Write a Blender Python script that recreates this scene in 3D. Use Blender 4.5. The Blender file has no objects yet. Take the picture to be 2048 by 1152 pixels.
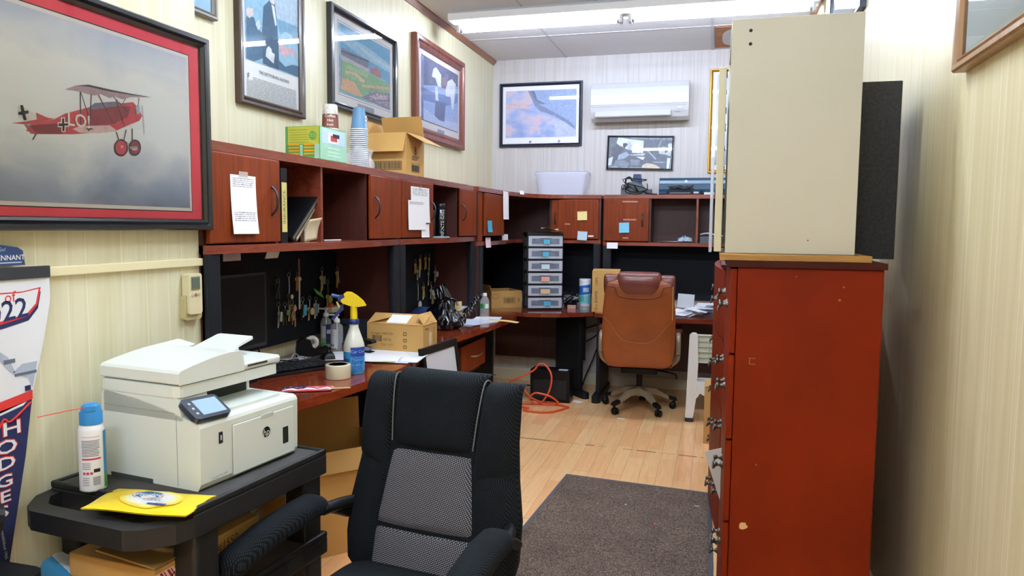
import bpy, bmesh, math, random
from mathutils import Vector, Matrix
random.seed(7)
sc = bpy.context.scene
COL = sc.collection
PI = math.pi
R = math.radians

# ------------------------------------------------------------------ camera, light, exposure
def setup_camera():
    yaw, pit, rol, f = 0.267398, 0.08269446, 0.00912351, 1481.67
    w = Vector((-math.sin(yaw)*math.cos(pit), math.cos(yaw)*math.cos(pit), -math.sin(pit)))
    r = Vector((math.cos(yaw), math.sin(yaw), 0)); u = r.cross(w)
    r2 = math.cos(rol)*r + math.sin(rol)*u; u2 = -math.sin(rol)*r + math.cos(rol)*u
    cd = bpy.data.cameras.new('camera'); co = bpy.data.objects.new('camera', cd); COL.objects.link(co)
    m = Matrix((r2, u2, -w)).transposed().to_4x4(); m.translation = (0, 0, 1.55)
    co.matrix_world = m
    cd.sensor_fit = 'HORIZONTAL'; cd.sensor_width = 36; cd.lens = f/2048*36; cd.clip_start = 0.02
    sc.camera = co
setup_camera()
sc.view_settings.view_transform = 'Standard'; sc.view_settings.look = 'None'
sc.view_settings.gamma = 1; sc.view_settings.use_curve_mapping = False
sc.view_settings.exposure = 0.58
sc.cycles.use_denoising = True
sc.cycles.max_bounces = 10; sc.cycles.diffuse_bounces = 6; sc.cycles.glossy_bounces = 4
sc.cycles.transmission_bounces = 8; sc.cycles.transparent_max_bounces = 12
sc.cycles.sample_clamp_indirect = 6
wd = bpy.data.worlds.new('world'); sc.world = wd; wd.use_nodes = True
wd.node_tree.nodes['Background'].inputs[0].default_value = (.9, .95, 1, 1)
wd.node_tree.nodes['Background'].inputs[1].default_value = .3
TUBE_COOL, TUBE_WARM = 72.0, 74.0       # radiance of the bare fluorescent tubes
COOL, WARM = (.80, .90, 1.12), (.84, .95, 1.12)

# ------------------------------------------------------------------ materials
def lin(c):
    if isinstance(c, str): c = tuple(int(c[i:i+2], 16) for i in (0, 2, 4))
    return tuple(((x/255)/12.92 if x/255 <= .04045 else ((x/255+.055)/1.055)**2.4) for x in c) + (1,)
MATS = {}
def nt(name):
    m = bpy.data.materials.new(name); m.use_nodes = True; MATS[name] = m
    return m, m.node_tree, m.node_tree.nodes['Principled BSDF']
def N(t, typ, **kw):
    n = t.nodes.new(typ)
    for k, v in kw.items():
        if k.startswith('i_'):
            k = k[2:]; n.inputs[int(k) if k.isdigit() else k].default_value = v
        else: setattr(n, k, v)
    return n
def P(name, col, rough=.5, metal=0, spec=.5, emit=None, trans=0, ior=1.45, coat=0, alpha=1, noise=0, nscale=8, stretch=(1, 1, 1), bump=0, bscale=200):
    """plain surface with an optional soft mottling so nothing is dead flat"""
    if name in MATS: return MATS[name]
    m, t, b = nt(name); c = lin(col)
    b.inputs['Base Color'].default_value = c; b.inputs['Roughness'].default_value = rough
    b.inputs['Metallic'].default_value = metal; b.inputs['Specular IOR Level'].default_value = spec
    b.inputs['Transmission Weight'].default_value = trans; b.inputs['IOR'].default_value = ior
    b.inputs['Coat Weight'].default_value = coat; b.inputs['Coat Roughness'].default_value = .08; b.inputs['Alpha'].default_value = alpha
    if emit: b.inputs['Emission Color'].default_value = lin(emit[0]); b.inputs['Emission Strength'].default_value = emit[1]
    if noise or bump:
        tc = N(t, 'ShaderNodeTexCoord'); mp = N(t, 'ShaderNodeMapping'); mp.inputs['Scale'].default_value = stretch
        t.links.new(tc.outputs['Object'], mp.inputs[0])
        if noise:
            nz = N(t, 'ShaderNodeTexNoise', i_Scale=nscale, i_Detail=4); t.links.new(mp.outputs[0], nz.inputs['Vector'])
            rp = N(t, 'ShaderNodeValToRGB'); e = rp.color_ramp.elements
            e[0].position = .3; e[1].position = .7
            e[0].color = tuple(max(0, x*(1-noise)) for x in c[:3])+(1,); e[1].color = tuple(min(1, x*(1+noise*.6)) for x in c[:3])+(1,)
            t.links.new(nz.outputs[0], rp.inputs[0]); t.links.new(rp.outputs[0], b.inputs['Base Color'])
        if bump:
            n2 = N(t, 'ShaderNodeTexNoise', i_Scale=bscale, i_Detail=2); t.links.new(mp.outputs[0], n2.inputs['Vector'])
            bp = N(t, 'ShaderNodeBump', i_Strength=bump, i_Distance=.002); t.links.new(n2.outputs[0], bp.inputs['Height']); t.links.new(bp.outputs[0], b.inputs['Normal'])
    return m
def WOOD(name, a, bcol, axis='z', rough=.35, coat=.15, sc_=1.0, spec=.5):
    """laminate wood: long grain streaks along one object axis"""
    if name in MATS: return MATS[name]
    m, t, b = nt(name)
    s = {'x': (1.2, 22, 22), 'y': (22, 1.2, 22), 'z': (22, 22, 1.2)}[axis]
    tc = N(t, 'ShaderNodeTexCoord'); mp = N(t, 'ShaderNodeMapping'); mp.inputs['Scale'].default_value = tuple(k*sc_ for k in s)
    t.links.new(tc.outputs['Object'], mp.inputs[0])
    n1 = N(t, 'ShaderNodeTexNoise', i_Scale=1.6, i_Detail=6, i_Roughness=.6, i_Distortion=.6); t.links.new(mp.outputs[0], n1.inputs['Vector'])
    n2 = N(t, 'ShaderNodeTexNoise', i_Scale=9, i_Detail=3); t.links.new(mp.outputs[0], n2.inputs['Vector'])
    mx = N(t, 'ShaderNodeMath', operation='MULTIPLY_ADD'); mx.inputs[1].default_value = .35
    t.links.new(n2.outputs[0], mx.inputs[0]); t.links.new(n1.outputs[0], mx.inputs[2])
    rp = N(t, 'ShaderNodeValToRGB'); e = rp.color_ramp.elements; e[0].position = .48; e[1].position = .85
    e[0].color = lin(bcol); e[1].color = lin(a)
    t.links.new(mx.outputs[0], rp.inputs[0]); t.links.new(rp.outputs[0], b.inputs['Base Color'])
    b.inputs['Roughness'].default_value = rough; b.inputs['Coat Weight'].default_value = coat; b.inputs['Coat Roughness'].default_value = .1
    b.inputs['Specular IOR Level'].default_value = spec
    return m
def pale(c, k=.72):
    return ''.join('%02x' % int(255-(255-int(c[i:i+2], 16))*k) for i in (0, 2, 4))
def GLASS(name, tint='ffffff', gl=.06):
    """thin clear pane: sees through, mirrors at grazing angles"""
    if name in MATS: return MATS[name]
    m, t, b = nt(name); t.nodes.remove(b); out = t.nodes['Material Output']
    tr = N(t, 'ShaderNodeBsdfTransparent'); tr.inputs[0].default_value = lin(tint)
    g = N(t, 'ShaderNodeBsdfGlossy', i_Roughness=.02); fr = N(t, 'ShaderNodeFresnel', i_IOR=1.33)
    mx = N(t, 'ShaderNodeMixShader'); t.links.new(fr.outputs[0], mx.inputs[0]); t.links.new(tr.outputs[0], mx.inputs[1]); t.links.new(g.outputs[0], mx.inputs[2])
    t.links.new(mx.outputs[0], out.inputs[0]); return m
def FILM(name, col, op=.35, rough=.3):
    """thin translucent plastic"""
    if name in MATS: return MATS[name]
    m, t, b = nt(name); out = t.nodes['Material Output']
    b.inputs['Base Color'].default_value = lin(col); b.inputs['Roughness'].default_value = rough
    tr = N(t, 'ShaderNodeBsdfTransparent'); mx = N(t, 'ShaderNodeMixShader', i_0=op)
    t.links.new(tr.outputs[0], mx.inputs[1]); t.links.new(b.outputs[0], mx.inputs[2]); t.links.new(mx.outputs[0], out.inputs[0]); return m
def PAINT(name, stops, scale=3, detail=5, stretch=(1, 1, 1), grad=None, distort=.4, rough=.6):
    """painted/printed picture ground: noise (optionally with a vertical drift) through a colour ramp"""
    if name in MATS: return MATS[name]
    m, t, b = nt(name)
    tc = N(t, 'ShaderNodeTexCoord'); mp = N(t, 'ShaderNodeMapping'); mp.inputs['Scale'].default_value = stretch
    t.links.new(tc.outputs['Object'], mp.inputs[0])
    n1 = N(t, 'ShaderNodeTexNoise', i_Scale=scale, i_Detail=detail, i_Distortion=distort); t.links.new(mp.outputs[0], n1.inputs['Vector'])
    src = n1.outputs[0]
    if grad:
        sp = N(t, 'ShaderNodeSeparateXYZ'); t.links.new(tc.outputs['Object'], sp.inputs[0])
        ma = N(t, 'ShaderNodeMath', operation='MULTIPLY_ADD'); ma.inputs[1].default_value = grad[0]; ma.inputs[2].default_value = grad[1]
        t.links.new(sp.outputs[2], ma.inputs[0])
        ad = N(t, 'ShaderNodeMath', operation='MULTIPLY_ADD'); ad.inputs[1].default_value = grad[2]
        t.links.new(n1.outputs[0], ad.inputs[0]); t.links.new(ma.outputs[0], ad.inputs[2]); src = ad.outputs[0]
    rp = N(t, 'ShaderNodeValToRGB'); e = rp.color_ramp.elements
    e[0].position, e[0].color = stops[0][0], lin(stops[0][1]); e[1].position, e[1].color = stops[-1][0], lin(stops[-1][1])
    for p, c in stops[1:-1]: q = e.new(p); q.color = lin(c)
    t.links.new(src, rp.inputs[0]); t.links.new(rp.outputs[0], b.inputs['Base Color']); b.inputs['Roughness'].default_value = rough
    return m
def EMIT(name, col, s):
    if name in MATS: return MATS[name]
    m, t, b = nt(name); b.inputs['Base Color'].default_value = (.9, .9, .9, 1)
    b.inputs['Emission Color'].default_value = tuple(col)+(1,); b.inputs['Emission Strength'].default_value = s; return m
def PANEL(name, axis, a, bcol, line, period=.406, offs=(0, .102, .203, .27), wid=.0035, shift=0):
    """sheet wall panelling: pale wood-print with pressed vertical grooves at uneven spacing"""
    m, t, b = nt(name)
    tc = N(t, 'ShaderNodeTexCoord'); sp = N(t, 'ShaderNodeSeparateXYZ'); t.links.new(tc.outputs['Object'], sp.inputs[0])
    mp = N(t, 'ShaderNodeMapping'); mp.inputs['Scale'].default_value = (30, 30, 1.1); t.links.new(tc.outputs['Object'], mp.inputs[0])
    n1 = N(t, 'ShaderNodeTexNoise', i_Scale=1.0, i_Detail=5, i_Distortion=.7); t.links.new(mp.outputs[0], n1.inputs['Vector'])
    rp = N(t, 'ShaderNodeValToRGB'); e = rp.color_ramp.elements; e[0].position = .36; e[1].position = .60
    e[0].color = lin(bcol); e[1].color = lin(a); t.links.new(n1.outputs[0], rp.inputs[0])
    ad = N(t, 'ShaderNodeMath', operation='ADD'); ad.inputs[1].default_value = 50*period+shift; t.links.new(sp.outputs[axis], ad.inputs[0])
    md = N(t, 'ShaderNodeMath', operation='MODULO'); md.inputs[1].default_value = period; t.links.new(ad.outputs[0], md.inputs[0])
    acc = None
    for o in offs:
        c = N(t, 'ShaderNodeMath', operation='COMPARE'); c.inputs[1].default_value = o+.01; c.inputs[2].default_value = wid/2; t.links.new(md.outputs[0], c.inputs[0])
        if acc is None: acc = c.outputs[0]
        else:
            x = N(t, 'ShaderNodeMath', operation='MAXIMUM'); t.links.new(acc, x.inputs[0]); t.links.new(c.outputs[0], x.inputs[1]); acc = x.outputs[0]
    mx = N(t, 'ShaderNodeMix', data_type='RGBA'); mx.inputs[7].default_value = lin(line)
    t.links.new(acc, mx.inputs[0]); t.links.new(rp.outputs[0], mx.inputs[6]); t.links.new(mx.outputs[2], b.inputs['Base Color'])
    bp = N(t, 'ShaderNodeBump', invert=True, i_Strength=.6, i_Distance=.003); t.links.new(acc, bp.inputs['Height']); t.links.new(bp.outputs[0], b.inputs['Normal'])
    b.inputs['Roughness'].default_value = .42; return m
def FLOORMAT(name):
    """three-strip laminate: strips run along y, staggered board ends"""
    m, t, b = nt(name)
    tc = N(t, 'ShaderNodeTexCoord'); mp = N(t, 'ShaderNodeMapping'); mp.inputs['Rotation'].default_value = (0, 0, R(90)); t.links.new(tc.outputs['Object'], mp.inputs[0])
    br = N(t, 'ShaderNodeTexBrick', offset=.37, offset_frequency=2); t.links.new(mp.outputs[0], br.inputs['Vector'])
    for k, v in dict(Scale=1, **{'Mortar Size': .0012, 'Mortar Smooth': .1, 'Bias': -.1, 'Brick Width': .62, 'Row Height': .105}).items(): br.inputs[k].default_value = v
    br.inputs['Color1'].default_value = lin('ffd298'); br.inputs['Color2'].default_value = lin('f6ba80'); br.inputs['Mortar'].default_value = lin('bd8655')
    m2 = N(t, 'ShaderNodeMapping'); m2.inputs['Scale'].default_value = (26, 1.6, 1); t.links.new(tc.outputs['Object'], m2.inputs[0])
    n1 = N(t, 'ShaderNodeTexNoise', i_Scale=2, i_Detail=6, i_Distortion=.8); t.links.new(m2.outputs[0], n1.inputs['Vector'])
    rp = N(t, 'ShaderNodeValToRGB'); e = rp.color_ramp.elements; e[0].position = .3; e[1].position = .7; e[0].color = (.90, .87, .84, 1); e[1].color = (1.06, 1.05, 1.04, 1)
    t.links.new(n1.outputs[0], rp.inputs[0])
    mx = N(t, 'ShaderNodeMix', data_type='RGBA', blend_type='MULTIPLY'); mx.inputs[0].default_value = 1
    t.links.new(br.outputs[0], mx.inputs[6]); t.links.new(rp.outputs[0], mx.inputs[7]); t.links.new(mx.outputs[2], b.inputs['Base Color'])
    b.inputs['Roughness'].default_value = .28; b.inputs['Coat Weight'].default_value = .2; return m
def WEAVE(name, c1, c2, scale=260, rough=.9, bump=.5, rx=0):
    """woven mesh upholstery: fine diagonal two-tone weave"""
    if name in MATS: return MATS[name]
    m, t, b = nt(name)
    tc = N(t, 'ShaderNodeTexCoord'); mp = N(t, 'ShaderNodeMapping'); mp.inputs['Rotation'].default_value = (R(rx), R(28), 0); t.links.new(tc.outputs['Object'], mp.inputs[0])
    w1 = N(t, 'ShaderNodeTexWave', i_Scale=scale/6.0, i_Distortion=1.2, bands_direction='X'); w1.inputs['Detail'].default_value = 1
    w2 = N(t, 'ShaderNodeTexWave', i_Scale=scale/6.0, i_Distortion=1.2, bands_direction='Z'); w2.inputs['Detail'].default_value = 1
    t.links.new(mp.outputs[0], w1.inputs['Vector']); t.links.new(mp.outputs[0], w2.inputs['Vector'])
    mu = N(t, 'ShaderNodeMath', operation='MULTIPLY'); t.links.new(w1.outputs[1], mu.inputs[0]); t.links.new(w2.outputs[1], mu.inputs[1])
    rp = N(t, 'ShaderNodeValToRGB'); e = rp.color_ramp.elements; e[0].position = .12; e[1].position = .6; e[0].color = lin(c1); e[1].color = lin(c2)
    t.links.new(mu.outputs[0], rp.inputs[0]); t.links.new(rp.outputs[0], b.inputs['Base Color'])
    b.inputs['Specular IOR Level'].default_value = .2
    bp = N(t, 'ShaderNodeBump', i_Strength=bump, i_Distance=.001); t.links.new(mu.outputs[0], bp.inputs['Height']); t.links.new(bp.outputs[0], b.inputs['Normal'])
    b.inputs['Roughness'].default_value = rough; return m
def RUGMAT(name):
    m, t, b = nt(name)
    tc = N(t, 'ShaderNodeTexCoord')
    n1 = N(t, 'ShaderNodeTexNoise', i_Scale=170, i_Detail=3); t.links.new(tc.outputs['Object'], n1.inputs['Vector'])
    n2 = N(t, 'ShaderNodeTexNoise', i_Scale=4, i_Detail=4); t.links.new(tc.outputs['Object'], n2.inputs['Vector'])
    rp = N(t, 'ShaderNodeValToRGB'); e = rp.color_ramp.elements; e[0].position = .36; e[1].position = .66; e[0].color = lin('2e241f'); e[1].color = lin('8d7866')
    t.links.new(n1.outputs[0], rp.inputs[0])
    r2 = N(t, 'ShaderNodeValToRGB'); r2.color_ramp.elements[0].color = (.72, .7, .7, 1); r2.color_ramp.elements[0].position = .35; r2.color_ramp.elements[1].position = .65
    t.links.new(n2.outputs[0], r2.inputs[0])
    mx = N(t, 'ShaderNodeMix', data_type='RGBA', blend_type='MULTIPLY'); mx.inputs[0].default_value = 1
    t.links.new(rp.outputs[0], mx.inputs[6]); t.links.new(r2.outputs[0], mx.inputs[7]); t.links.new(mx.outputs[2], b.inputs['Base Color'])
    bp = N(t, 'ShaderNodeBump', i_Strength=.8, i_Distance=.004); t.links.new(n1.outputs[0], bp.inputs['Height']); t.links.new(bp.outputs[0], b.inputs['Normal'])
    b.inputs['Roughness'].default_value = .95; return m

# ------------------------------------------------------------------ geometry collector
_TX = {}
def text_geo(s, bold=0):
    k = (s, bold)
    if k not in _TX:
        c = bpy.data.curves.new('t', 'FONT'); c.body = s; c.size = 1; c.align_x = 'CENTER'; c.align_y = 'CENTER'; c.offset = bold; c.resolution_u = 2
        o = bpy.data.objects.new('t', c); me = o.to_mesh()
        _TX[k] = ([tuple(v.co) for v in me.vertices], [tuple(p.vertices) for p in me.polygons])
        o.to_mesh_clear(); bpy.data.objects.remove(o); bpy.data.curves.remove(c)
    return _TX[k]
def frame(o, right, up):
    r = Vector(right).normalized(); u = Vector(up).normalized(); n = r.cross(u)
    m = Matrix((r, u, n)).transposed().to_4x4(); m.translation = o; return m
def FRONT(x, y, z): return frame((x, y, z), (1, 0, 0), (0, 0, 1))       # face looking to -y
def SIDEP(x, y, z): return frame((x, y, z), (0, 1, 0), (0, 0, 1))       # face looking to +x
def SIDEN(x, y, z): return frame((x, y, z), (0, -1, 0), (0, 0, 1))      # face looking to -x
def TOP(x, y, z, a=0): return frame((x, y, z), (math.cos(a), math.sin(a), 0), (-math.sin(a), math.cos(a), 0))
class G:
    def __init__(s): s.v = []; s.f = []; s.mi = []; s.sm = []; s.ms = []
    def _m(s, m):
        if m not in s.ms: s.ms.append(m)
        return s.ms.index(m)
    def add(s, vs, fs, m, smooth=False, M=None):
        b = len(s.v); k = s._m(m)
        s.v += [tuple(M @ Vector(v)) if M is not None else tuple(v) for v in vs]
        for f in fs: s.f.append(tuple(i+b for i in f)); s.mi.append(k); s.sm.append(smooth)
        return s
    def box(s, x0, x1, y0, y1, z0, z1, m, M=None):
        vs = [(x, y, z) for z in (z0, z1) for y in (y0, y1) for x in (x0, x1)]
        return s.add(vs, [(0, 2, 3, 1), (4, 5, 7, 6), (0, 1, 5, 4), (2, 6, 7, 3), (0, 4, 6, 2), (1, 3, 7, 5)], m, False, M)
    def rbox(s, x0, x1, y0, y1, z0, z1, m, r=.005, n=3, M=None, axis='z'):
        """box with rounded edges along one axis"""
        if axis == 'z': a0, a1, b0, b1, c0, c1 = x0, x1, y0, y1, z0, z1
        elif axis == 'y': a0, a1, b0, b1, c0, c1 = x0, x1, z0, z1, y0, y1
        else: a0, a1, b0, b1, c0, c1 = y0, y1, z0, z1, x0, x1
        pts = []
        for cx, cy, st in ((a1-r, b0+r, -90), (a1-r, b1-r, 0), (a0+r, b1-r, 90), (a0+r, b0+r, 180)):
            for i in range(n+1):
                t = R(st+90*i/n); pts.append((cx+r*math.cos(t), cy+r*math.sin(t)))
        return s.prism(pts, c0, c1, m, axis, M)
    def prism(s, pts, c0, c1, m, axis='z', M=None, smooth=False):
        n = len(pts)
        def p(a, b, c): return (a, b, c) if axis == 'z' else ((a, c, b) if axis == 'y' else (c, a, b))
        vs = [p(a, b, c0) for a, b in pts]+[p(a, b, c1) for a, b in pts]
        s.add(vs, [tuple(range(n))[::-1], tuple(range(n, 2*n))], m, False, M)
        return s.add(vs, [(i, (i+1) % n, n+(i+1) % n, n+i) for i in range(n)], m, smooth, M)
    def quad(s, a, b, c, d, m, M=None): return s.add([a, b, c, d], [(0, 1, 2, 3)], m, False, M)
    def poly(s, pts, m, M=None): return s.add([(p[0], p[1], p[2] if len(p) > 2 else 0) for p in pts], [tuple(range(len(pts)))], m, False, M)
    def cyl(s, p0, p1, r0, r1, m, n=16, caps=True, M=None):
        p0, p1 = Vector(p0), Vector(p1); d = (p1-p0).normalized(); a = d.orthogonal().normalized(); b = d.cross(a)
        vs = []
        for p, r in ((p0, r0), (p1, r1)): vs += [p+(a*math.cos(2*PI*i/n)+b*math.sin(2*PI*i/n))*r for i in range(n)]
        s.add(vs, [(i, (i+1) % n, n+(i+1) % n, n+i) for i in range(n)], m, True, M)
        if caps: s.add(vs, [tuple(range(n))[::-1], tuple(range(n, 2*n))], m, False, M)
        return s
    def lathe(s, prof, m, n=20, o=(0, 0, 0), M=None, sx=1, sy=1):
        vs = []; fs = []
        for r, z in prof: vs += [(o[0]+r*sx*math.cos(2*PI*i/n), o[1]+r*sy*math.sin(2*PI*i/n), o[2]+z) for i in range(n)]
        for j in range(len(prof)-1): fs += [(j*n+i, j*n+(i+1) % n, (j+1)*n+(i+1) % n, (j+1)*n+i) for i in range(n)]
        s.add(vs, fs, m, True, M); k = len(prof)-1
        caps = []
        if prof[0][0] > 1e-5: caps.append(tuple(range(n))[::-1])
        if prof[k][0] > 1e-5: caps.append(tuple(range(k*n, k*n+n)))
        return s.add(vs, caps, m, False, M) if caps else s
    def tube(s, pts, r, m, n=8, sub=4, M=None, closed=False):
        P_ = [Vector(p) for p in pts]
        if sub > 1 and len(P_) > 2:
            Q = []
            L = len(P_)
            for i in range(L if closed else L-1):
                a, b, c, d = (P_[(i-1) % L] if closed or i else P_[0]), P_[i], P_[(i+1) % L], (P_[(i+2) % L] if closed or i < L-2 else P_[-1])
                for k in range(sub):
                    t = k/sub; Q.append(.5*((2*b)+(c-a)*t+(2*a-5*b+4*c-d)*t*t+(3*b-a-3*c+d)*t**3))
            if not closed: Q.append(P_[-1])
            P_ = Q
        rr = r if callable(r) else (lambda t: r)
        vs = []; up = None; L = len(P_)
        for i, p in enumerate(P_):
            d = (P_[(i+1) % L]-P_[i-1]) if closed else (P_[min(i+1, L-1)]-P_[max(i-1, 0)])
            d = d.normalized() if d.length > 1e-9 else Vector((0, 0, 1))
            up = d.orthogonal().normalized() if up is None else (up-d*up.dot(d)).normalized()
            b = d.cross(up); q = rr(i/max(1, L-1))
            vs += [p+(up*math.cos(2*PI*k/n)+b*math.sin(2*PI*k/n))*q for k in range(n)]
        fs = [(i*n+k, i*n+(k+1) % n, ((i+1) % L)*n+(k+1) % n, ((i+1) % L)*n+k) for i in range(L if closed else L-1) for k in range(n)]
        s.add(vs, fs, m, True, M)
        if not closed: s.add(vs, [tuple(range(n))[::-1], tuple(range((L-1)*n, L*n))], m, False, M)
        return s
    def grid(s, fn, nu, nv, m, M=None, smooth=True, cu=False):
        vs = [fn(i/nu, j/nv) for j in range(nv+1) for i in range(nu+1)]
        fs = [(j*(nu+1)+i, j*(nu+1)+i+1, (j+1)*(nu+1)+i+1, (j+1)*(nu+1)+i) for j in range(nv) for i in range(nu)]
        return s.add(vs, fs, m, smooth, M)
    def sheet(s, fn, nu, nv, m, th=.0008, M=None, m2=None):
        """bent sheet with thickness along z of fn"""
        s.grid(fn, nu, nv, m, M); s.grid(lambda u, v: tuple(Vector(fn(1-u, v))-Vector((0, 0, th))), nu, nv, m2 or m, M)
        return s
    def sphere(s, c, r, m, n=14, sz=1, M=None):
        k = n//2; return s.lathe([(max(1e-6, r*math.sin(PI*i/k)), -r*sz*math.cos(PI*i/k)) for i in range(k+1)], m, n, c, M)
    def text(s, t, size, M, m, bold=0, sx=1):
        vs, fs = text_geo(t, bold); return s.add([(x*size*sx, y*size, 0) for x, y, z in vs], fs, m, False, M)
    def puff(s, A, B, C, D, bulge, m, nrm, n=10, e=4, p=.5):
        """cushion patch over quad A B C D (A,B bottom; D,C top), swelling along nrm"""
        A, B, C, D, nrm = (Vector(q) for q in (A, B, C, D, nrm))
        def fn(u, v):
            q = (A*(1-u)+B*u)*(1-v)+(D*(1-u)+C*u)*v
            h = max(0, (1-abs(2*u-1)**e)*(1-abs(2*v-1)**e))**p
            return tuple(q+nrm*bulge*h)
        return s.grid(fn, n, n, m)
    def build(s, name, parent=None, loc=None, rot=None, bevel=0, seg=2, solid=0, weld=False, sub=0):
        me = bpy.data.meshes.new(name); me.from_pydata(s.v, [], s.f); me.update()
        for m in s.ms: me.materials.append(m)
        me.polygons.foreach_set('material_index', s.mi); me.polygons.foreach_set('use_smooth', s.sm)
        if weld or sub:
            bm = bmesh.new(); bm.from_mesh(me); bmesh.ops.remove_doubles(bm, verts=bm.verts, dist=1e-5); bm.to_mesh(me); bm.free()
        o = bpy.data.objects.new(name, me); COL.objects.link(o)
        if parent: o.parent = parent
        if loc: o.location = loc
        if rot is not None: o.rotation_euler = rot if hasattr(rot, '__len__') else (0, 0, rot)
        if solid: md = o.modifiers.new('solid', 'SOLIDIFY'); md.thickness = solid
        if sub: md = o.modifiers.new('sub', 'SUBSURF'); md.levels = sub; md.render_levels = sub
        if bevel:
            md = o.modifiers.new('bevel', 'BEVEL'); md.width = bevel; md.segments = seg; md.limit_method = 'ANGLE'; md.angle_limit = R(50)
        return o
def tag(o, label, cat, group=None, kind=None):
    o['label'] = label; o['category'] = cat
    if group: o['group'] = group
    if kind: o['kind'] = kind
    return o
def thing(name, label, cat, loc=(0, 0, 0), rot=0, group=None):
    o = bpy.data.objects.new(name, None); COL.objects.link(o); o.empty_display_size = .05
    o.location = loc; o.rotation_euler = rot if hasattr(rot, '__len__') else (0, 0, rot)
    return tag(o, label, cat, group)
def struct(o): o['kind'] = 'structure'; return o
def dup(o, loc=None, rot=None, label=None, parent=None):
    c = o.copy(); COL.objects.link(c)
    if parent: c.parent = parent
    if loc is not None: c.location = loc
    if rot is not None: c.rotation_euler = rot if hasattr(rot, '__len__') else (0, 0, rot)
    if label: c['label'] = label
    for ch in list(o.children): dup(ch, parent=c)
    return c

# shared materials
M_BLACK = P('black_plastic', '0f1012', .5, spec=.3, noise=.15, nscale=30)
M_BLACKM = P('black_satin', '0a0b0d', .4, spec=.3)
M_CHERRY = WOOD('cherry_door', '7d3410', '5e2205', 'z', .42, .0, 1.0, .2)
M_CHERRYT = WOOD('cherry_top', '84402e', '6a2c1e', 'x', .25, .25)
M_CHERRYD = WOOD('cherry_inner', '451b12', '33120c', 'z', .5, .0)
M_EDGE = P('cherry_edge_band', '8f4a3c', .35, noise=.12, nscale=20)
M_WHITE = P('white_paper', 'f2f2f4', .7)
M_INK = P('ink_grey', '7d7f8a', .8)
M_INKD = P('ink_dark', '2b2b30', .8)
M_METAL = P('nickel', 'a6a6a6', .3, 1)
M_GUN = P('gunmetal', '4a4a50', .35, 1)
M_CARD = P('cardboard', 'c59a58', .75, noise=.08, nscale=6)
M_CARDD = P('cardboard_inside', '94703c', .85, noise=.08, nscale=6)
M_CARDE = P('cardboard_edge', 'd9b87c', .85)
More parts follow.
